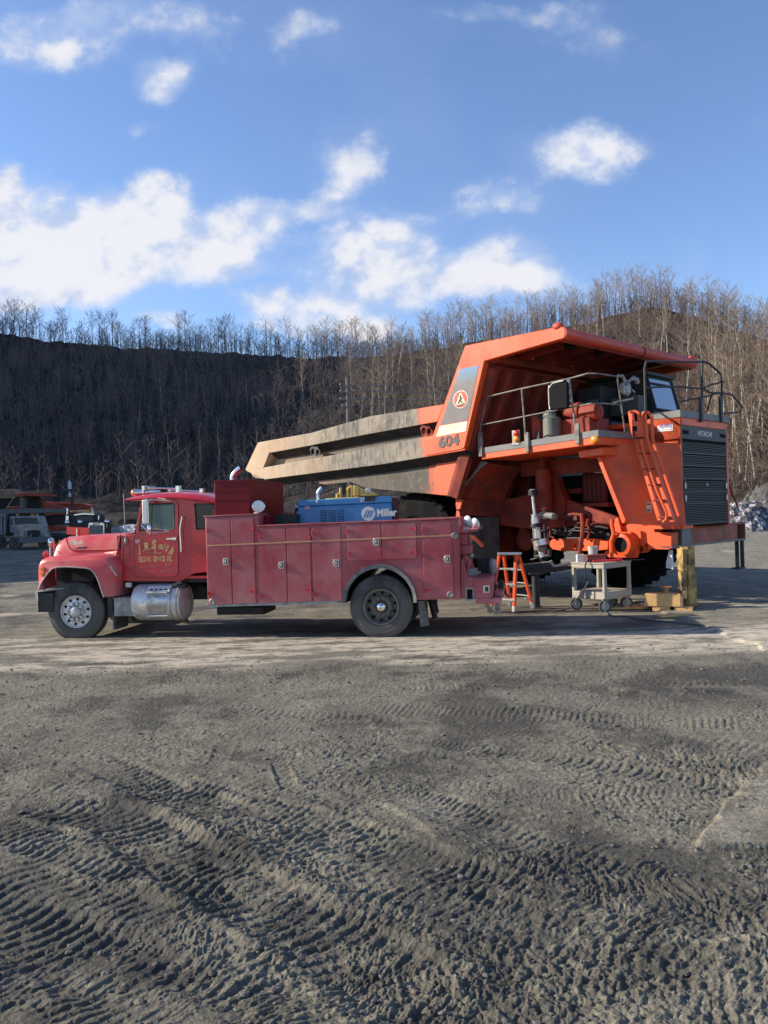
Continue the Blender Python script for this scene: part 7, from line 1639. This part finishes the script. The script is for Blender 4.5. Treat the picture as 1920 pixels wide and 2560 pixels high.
for v, h_, r_ in ((1214, .34, .17), (1238, .15, .13)): 
    z_ = P(168, v, tY).z+.3; mb = MB(); mb.lathe([(-h_, .001), (-h_, r_), (h_*.8, r_), (h_, r_*.6), (h_, .001)], (-.1, -.3, z_), 'z', 14); mb.lathe([(h_, .04), (h_+.15, .05), (h_+.2, .02)], (-.1, -.3, z_), 'z', 8); obj('transformer', mb, mat('transformer_grey', (.50, .52, .54), .5), p2)

# ================================================================== parked vehicles far left
ZL = Z(0, 1180, 4.608)
m_gw = mat('grimy_white', (.36, .36, .35), .6, dirt=(.10, .095, .085), damt=.5, ds=1.2)
m_gl = mat('grimy_hood', (.42, .39, .29), .6, dirt=(.12, .12, .10), damt=.5, ds=1.5)
m_gr = mat('grey_dump_body', (.11, .115, .12), .6, dirt=(.17, .16, .15), damt=.4, ds=1.5)
m_org = mat('distant_orange', (.42, .075, .035), .6, dirt=(.18, .055, .04), damt=.5, ds=.8)
m_dgl = mat('dark_windscreen', (.025, .038, .045), .35)
class VP:
    """local plane of a vehicle standing at depth Y, x to the right, y away"""
    def __init__(s, name, label, cat, u, v, Yd=None):
        g = G(*ZL(u, v)); s.Y = g.y if Yd is None else Yd; s.x0 = P(*ZL(u, v), s.Y).x; s.t = thing(name, label, cat, (s.x0, s.Y, 0))
    def q(s, x, y, d=0): p = P(*ZL(x, y), s.Y+d); return (p.x-s.x0, p.z)
    def qs(s, pts, d=0): return [s.q(x, y, d) for x, y in pts]
    def poly(s, name, pts, d0, d1, m, par=None, bev=.02, holes=()):
        mb = MB(); mb.prism(s.qs(pts, d0), d0, d1, holes=[s.qs(h, d0) for h in holes]); return obj(name, mb, m, par or s.t, bev)
    def wheel(s, x, y, d, r, w=.3):
        X, Zz = s.q(x, y, d); mb = MB(); mb.lathe([(0, .02), (0, r*.55), (-.02, r*.6), (0, r*.93), (.03, r), (w-.03, r), (w, r*.93), (w, .02)], (X, d, r), 'y', 28); t = obj('wheel', mb, m_rub, s.t)
        mb = MB(); mb.lathe([(-.01, .02), (.03, r*.2), (.03, r*.5), (-.012, r*.56)], (X, d, r), 'y', 20); obj('rim', mb, m_plate, t); return t
V = VP('dump_truck', 'grimy pale dump truck facing the camera, parked farthest left', 'dump truck', 170, 895)
V.poly('dump_box', [(-60,440),(75,425),(465,422),(465,470),(80,480),(78,740),(-60,740)], .9, 6.5, m_gr)
V.poly('tailgate_ribs', [(-40,490),(60,490),(60,720),(-40,720)], .7, .9, m_gw, holes=[[(-25,510),(5,510),(5,700),(-25,700)],[(20,510),(45,510),(45,700),(20,700)]])
cabp = V.poly('cab', [(108,520),(130,508),(420,505),(435,520),(470,650),(480,760),(215,775),(190,700),(110,700)], .4, 2.0, m_gw, bev=.06)
V.poly('windscreen', [(165,528),(425,525),(432,600),(170,605)], .36, .42, m_dgl, cabp, .01); V.poly('side_window', [(118,540),(142,536),(145,610),(118,612)], .36, .42, m_dgl, cabp, .01)
V.poly('hood', [(165,612),(300,600),(440,600),(470,640),(478,720),(470,752),(300,770),(225,745),(200,700),(165,690)], -.7, .4, m_gl, bev=.09)
V.poly('radiator_grille', [(310,678),(390,668),(462,675),(468,742),(320,752)], -.76, -.70, m_blk)
V.poly('grille_bar', [(305,672),(390,658),(470,670),(468,678),(390,670),(312,682)], -.80, -.76, m_plate)
for x in (222, 500): V.poly('fender', [(x-70,760),(x-60,700),(x-20,680),(x+30,690),(x+45,740),(x+45,790),(x-20,790)], -.5, .3, m_gw, bev=.07)
for x in (238, 515): 
    X, Zz = V.q(x, 738, -.52); mb = MB(); mb.ball((X, -.52, Zz), .16, .06, .10); obj('headlight', mb, m_plate, V.t)
V.poly('bull_bar', [(215,770),(335,755),(345,710),(360,708),(362,750),(455,745),(458,705),(472,705),(475,745),(545,745),(545,808),(480,815),(215,822)], -1.05, -.8, m_gr)
V.wheel(172, 820, -.6, .54); V.wheel(510, 820, -.3, .54); V.wheel(5, 820, 3.5, .54)
V.poly('fuel_tank', [(70,760),(130,760),(130,800),(70,800)], .5, 1.2, m_plate)
V.poly('mirror', [(478,535),(492,535),(492,595),(478,595)], .3, .36, m_plate)
V.poly('roof_lamps', [(180,485),(215,485),(215,500),(180,500)], .8, .9, m_amber); V.poly('roof_lamps', [(350,482),(385,482),(385,498),(350,498)], .8, .9, m_amber)
V = VP('haul_truck', 'orange haul truck with a dark canopy parked behind the grimy dump truck', 'haul truck', 300, 830, 84)
V.poly('canopy', [(190,250),(240,238),(480,250),(475,275),(430,280),(195,272)], -1, 3, m_org)
V.poly('front_wall', [(185,278),(425,280),(470,420),(520,540),(470,545),(440,480),(430,420),(70,420),(150,300)], .5, .9, m_blk)
V.poly('bed_side', [(425,280),(520,350),(760,410),(770,470),(760,485),(520,505),(465,420)], 1.0, 1.6, m_org)
V.poly('deck_guard', [(75,398),(215,395),(220,420),(78,425)], -.8, .6, m_org)
V.poly('cab_post', [(240,300),(280,300),(260,420),(228,420)], -.6, .3, m_gr); V.poly('chassis', [(460,440),(740,440),(760,600),(460,620)], 1.5, 3, m_blk)
V.wheel(620, 820, 2.2, 1.2, .8)
V = VP('haul_truck', 'second orange haul truck whose long bed shows behind the black semi tractor', 'haul truck', 700, 820, 92)
V.poly('bed_side', [(480,370),(530,345),(960,365),(1040,385),(1040,420),(800,440),(520,440),(470,400)], 0, 1.5, m_org)
V.poly('bed_rail', [(530,345),(955,363),(955,378),(530,372)], -.2, 0, m_orr); V.poly('bed_lower', [(490,432),(860,415),(860,470),(520,508)], .1, 1.3, m_org); V.poly('chassis', [(520,510),(760,470),(760,640),(520,640)], .5, 1.4, m_blk)
V.wheel(640, 820, .3, 1.3, .9)
V = VP('haul_truck', 'tan edged bed of a third haul truck over the dump truck at far left', 'haul truck', 20, 820, 90)
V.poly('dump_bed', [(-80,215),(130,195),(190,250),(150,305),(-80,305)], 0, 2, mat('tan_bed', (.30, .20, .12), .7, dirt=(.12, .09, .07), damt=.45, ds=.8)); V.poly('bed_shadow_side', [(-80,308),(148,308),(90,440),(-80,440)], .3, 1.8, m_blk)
V = VP('flatbed_trailer', 'low red flatbed trailer parked between the dump truck and the black semi tractor', 'trailer', 640, 830, 70)
V.poly('bed', [(485,625),(620,612),(720,622),(765,630),(765,675),(620,685),(490,680)], 0, 2.4, m_org); V.poly('gooseneck', [(560,690),(765,682),(900,700),(900,730),(700,705),(560,700)], -.2, .2, m_gw)
for x in (590, 640, 690): V.wheel(x, 800, .2, .5)
mb = MB()
for x in (500, 525, 550, 575): X, Zz = V.q(x, 668, -.02); mb.ball((X, -.03, Zz), .07, .04, .06, 8)
obj('marker_lamps', mb, m_amber, V.t)
V = VP('semi_tractor', 'black semi tractor with a chrome grille and amber light bar behind the red hood', 'semi truck', 1100, 870, 55)
V.poly('radiator_grille', [(1015,600),(1030,583),(1180,585),(1198,600),(1198,840),(1015,840)], -.3, -.1, m_chrome)
V.poly('grille_mesh', [(1028,612),(1186,612),(1186,730),(1186,835),(1028,835)], -.34, -.30, m_tb)
mb = MB(); a = V.q(1068, 604, -.34); b_ = V.q(1150, 604, -.34); mb.text('MACK', (a[0], -.345, a[1]-.03), (1,0,0), (0,0,1), .10, 0, .02, w=b_[0]-a[0]); obj('grille_lettering', mb, m_blk, V.t, smooth=False)
V.poly('hood', [(800,600),(850,590),(1100,575),(1190,585),(1195,720),(1020,725),(800,740)], -.1, 1.5, m_blk, bev=.05)
cb2 = V.poly('cab', [(800,500),(850,480),(1080,478),(1110,500),(1120,590),(1100,620),(800,620)], 1.5, 3.2, m_blk, bev=.06)
V.poly('windscreen', [(880,510),(975,500),(1070,505),(1082,570),(975,575),(880,572)], 1.45, 1.5, m_dgl, cb2); V.poly('visor', [(850,488),(960,472),(1085,480),(1085,498),(960,492),(850,505)], 1.3, 1.45, m_chrome, cb2)
V.poly('light_bar', [(800,440),(1020,436),(1025,458),(805,466)], 1.7, 1.9, m_amber, cb2); V.poly('light_bar_cover', [(835,446),(990,443),(992,456),(838,460)], 1.66, 1.7, m_gw, cb2)
for x in (950, 975, 1000, 1040): V.poly('roof_lamp', [(x-12,486),(x+8,465),(x+16,467),(x+2,486)], 1.5, 1.6, m_chrome, cb2)
for pts in ([(770,500),(775,440),(765,418)], [(1062,480),(1062,430),(1068,410)]):
    q = V.qs(pts, 1.9); mb = MB(); mb.tube([(a, 1.9, b_) for a, b_ in q], .09, 10); obj('exhaust_stack', mb, m_chrome, V.t)
for pts in ([(755,505),(790,505),(790,560),(755,560)], [(1128,500),(1142,500),(1142,555),(1128,555)]): V.poly('mirror', pts, 1.3, 1.4, m_chrome)
for x, y in ((770,582),(1228,572),(918,578)):
    X, Zz = V.q(x, y, .3); mb = MB(); mb.ball((X, .3, Zz), .17, .08, .15); mb.cyl((X, .3, Zz-.1), (X, .3, Zz-.4), .02, n=6); obj('hood_mirror', mb, m_chrome, V.t)
for x in (850, 1150): V.wheel(x, 820, .1, .55)
V.poly('fender', [(800,720),(1020,700),(1020,800),(800,800)], -.1, .5, m_blk); V.poly('bumper', [(900,812),(1210,812),(1210,860),(900,860)], -.7, -.4, m_chrome)
V = VP('pickup_truck', 'small pale pickup parked by the snow patch behind the red hood', 'pickup', 1225, 740, 78)
V.poly('body', [(1195,670),(1205,655),(1250,652),(1262,668),(1262,735),(1195,738)], 0, 3, m_gw); V.poly('windscreen', [(1208,660),(1248,658),(1250,670),(1206,672)], -.05, 0, m_dgl); V.poly('grille', [(1202,690),(1255,688),(1255,705),(1202,708)], -.05, 0, m_blk); V.wheel(1205, 735, .1, .4); V.wheel(1255, 735, .1, .4)
# ---- yellow loader behind the welder
ZY = Z(600, 960, 2.765); yY = 38.0
ylo = thing('wheel_loader', 'yellow machine with black stack and lamps seen over the blue welder', 'loader', (P(900, 1240, yY).x, yY, 0)); yx = P(900, 1240, yY).x
def yq(pts, d=0): return [((P(*ZY(x, y), yY+d)).x-yx, P(*ZY(x, y), yY+d).z) for x, y in pts]
m_cat = mat('machine_yellow', (.72, .50, .13), .5, dirt=(.45, .33, .12), damt=.4, ds=2)
mb = MB(); mb.prism(yq([(785,700),(820,704),(822,770),(785,775)]), 0, 1.8); obj('cab', mb, m_cat, ylo, .03)
mb = MB(); mb.prism(yq([(822,712),(850,728),(905,735),(950,765),(935,778),(822,775)]), .1, 1.8); mb.prism(yq([(590,792),(690,785),(900,780),(950,775),(950,860),(590,860)]), .0, 2.2); obj('body', mb, m_cat, ylo, .03)
mb = MB(); mb.prism(yq([(703,660),(730,680),(730,762),(706,762)]), .3, .7); obj('exhaust_stack', mb, m_blk, ylo)
for a, b_ in (((668,785),(668,758)), ((692,785),(692,715)), ((742,780),(742,720)), ((770,780),(770,700))):
    q = yq([a, b_]); mb = MB(); mb.tube([(q[0][0], .2, q[0][1]), (q[1][0], .2, q[1][1])], .05, 8); obj('rail_post', mb, m_cat, ylo)
q = yq([(742,722),(755,712),(770,705)]); mb = MB(); mb.tube([(a, .2, b_) for a, b_ in q], .05, 8); q = yq([(668,758),(692,758)]); mb.tube([(a, .2, b_) for a, b_ in q], .05, 8); obj('rail', mb, m_cat, ylo)
q = yq([(885,738)]); mb = MB(); mb.box(q[0][0]-.12, q[0][0]+.12, -.05, .1, q[0][1]-.1, q[0][1]+.1); obj('lamp', mb, m_white, ylo, .03)
for xx in (-2.6, 2.2): 
    mb = MB(); mb.lathe([(0, .02), (.02, .5), (0, .9), (.1, 1.0), (.6, 1.0), (.7, .9), (.7, .02)], (xx, -.1, 1.0), 'y', 30); obj('wheel', mb, m_rub, ylo)

# ================================================================== rubble bank with snow on the right, snow patches
def pile(name, u, Y_, rx_, ry_, h, m, label, cat, seed):
    g = Vector((ab(u, 1320)[0]/FPX*Y_, Y_, 0)); n = 90; xs = np.linspace(-1.1, 1.1, n); A_, B_ = np.meshgrid(xs, xs, indexing='ij'); a = A_.ravel(); b_ = B_.ravel(); r = np.hypot(a, b_)
    X = g.x+a*rx_; Yy = g.y+ry_+b_*ry_; z = h*np.clip(1-r**2, -.1, 1)*(1+.5*fbm(X, Yy, .35, 4, .6, seed))+np.abs(fbm(X, Yy, 1.3, 4, .65, seed+5))*h*.35*(r < 1)-.05
    ii = np.arange(n*n).reshape(n, n); F_ = np.stack([ii[:-1, :-1], ii[1:, :-1], ii[1:, 1:], ii[:-1, 1:]], -1).reshape(-1, 4)
    return tag(npmesh(name, np.stack([X, Yy, z], 1), F_, m), label, cat)
def snowmat(name, amt):
    m, N, b = newmat(name); tc = N.n('ShaderNodeTexCoord').outputs['Object']
    f = N.mr(N.noise(tc, 2.6, 9, .75), .55-amt, .62-amt); N.l(N.mix(f, N.mix(N.mr(N.noise(tc, 3, 4), .3, .7), (.05, .048, .045), (.12, .11, .10)), (.46, .46, .49)), b.inputs['Base Color']); b.inputs['Roughness'].default_value = .8
    bp = N.n('ShaderNodeBump'); bp.inputs['Strength'].default_value = .8; bp.inputs['Distance'].default_value = .25; N.l(N.noise(tc, 2.2, 6, .7), bp.inputs['Height']); N.l(bp.outputs[0], b.inputs['Normal']); return m
pile('rubble_bank', 1895, 57, 2.6, 3.0, 2.0, snowmat('snowy_rubble', .055), 'bank of dark rubble patched with snow beyond the grille at the right edge', 'rubble', 3)
pile('rubble_bank', 2010, 57, 4.0, 4, 3.2, snowmat('dark_rubble', -.05), 'darker rubble bank running out of the picture at the right', 'rubble', 9)
pile('snow_patch', 305, 82, 3.2, 3.0, 1.7, snowmat('old_snow', .16), 'white patch of old snow behind the windscreen of the red truck', 'snow', 5)
pile('snow_patch', 700, 80, 5, 3, .6, snowmat('old_snow', .05), 'thin broken snow on the ground seen beyond the red truck bed', 'snow', 6)
# loose stones in the mud
rg_ = np.random.default_rng(12); base = MB(); base.ball((0, 0, 0), 1, 1, .6, 8); bv = np.array(base.v); bf = [f for f in base.f]
VV = []; FFq = []; o_ = 0
tri = []
for f in bf: tri += [(f[0], f[1], f[2]), (f[0], f[2], f[3])]
tri = np.array(tri)
pos = []
for i in range(2600):
    Y = 3.2+9.5*rg_.random()**1.1; X = rg_.uniform(-.55, .55)*Y; pos.append((X, Y))
pos = np.array(pos); zs = ground_height(pos[:, 0].copy(), pos[:, 1].copy())
for (X, Y), z_ in zip(pos, zs):
    s = abs(rg_.normal(0, 1))*.008+.005; a = rg_.uniform(0, 6.28); v = bv*(1+.25*rg_.normal(0, 1, (len(bv), 1)).clip(-1, 1))*s*np.array([rg_.uniform(.8, 1.5), 1, rg_.uniform(.6, 1.1)])
    VV.append(np.stack([v[:, 0]*math.cos(a)-v[:, 1]*math.sin(a)+X, v[:, 0]*math.sin(a)+v[:, 1]*math.cos(a)+Y, v[:, 2]+z_+s*.1], 1)); FFq.append(tri+o_); o_ += len(bv)
tag(npmesh('gravel', np.vstack(VV), np.vstack(FFq), mat('stone', (.13, .118, .098), .85, var=.4, vs=6), smooth=False), 'small loose stones scattered through the churned mud', 'gravel', kind='stuff')
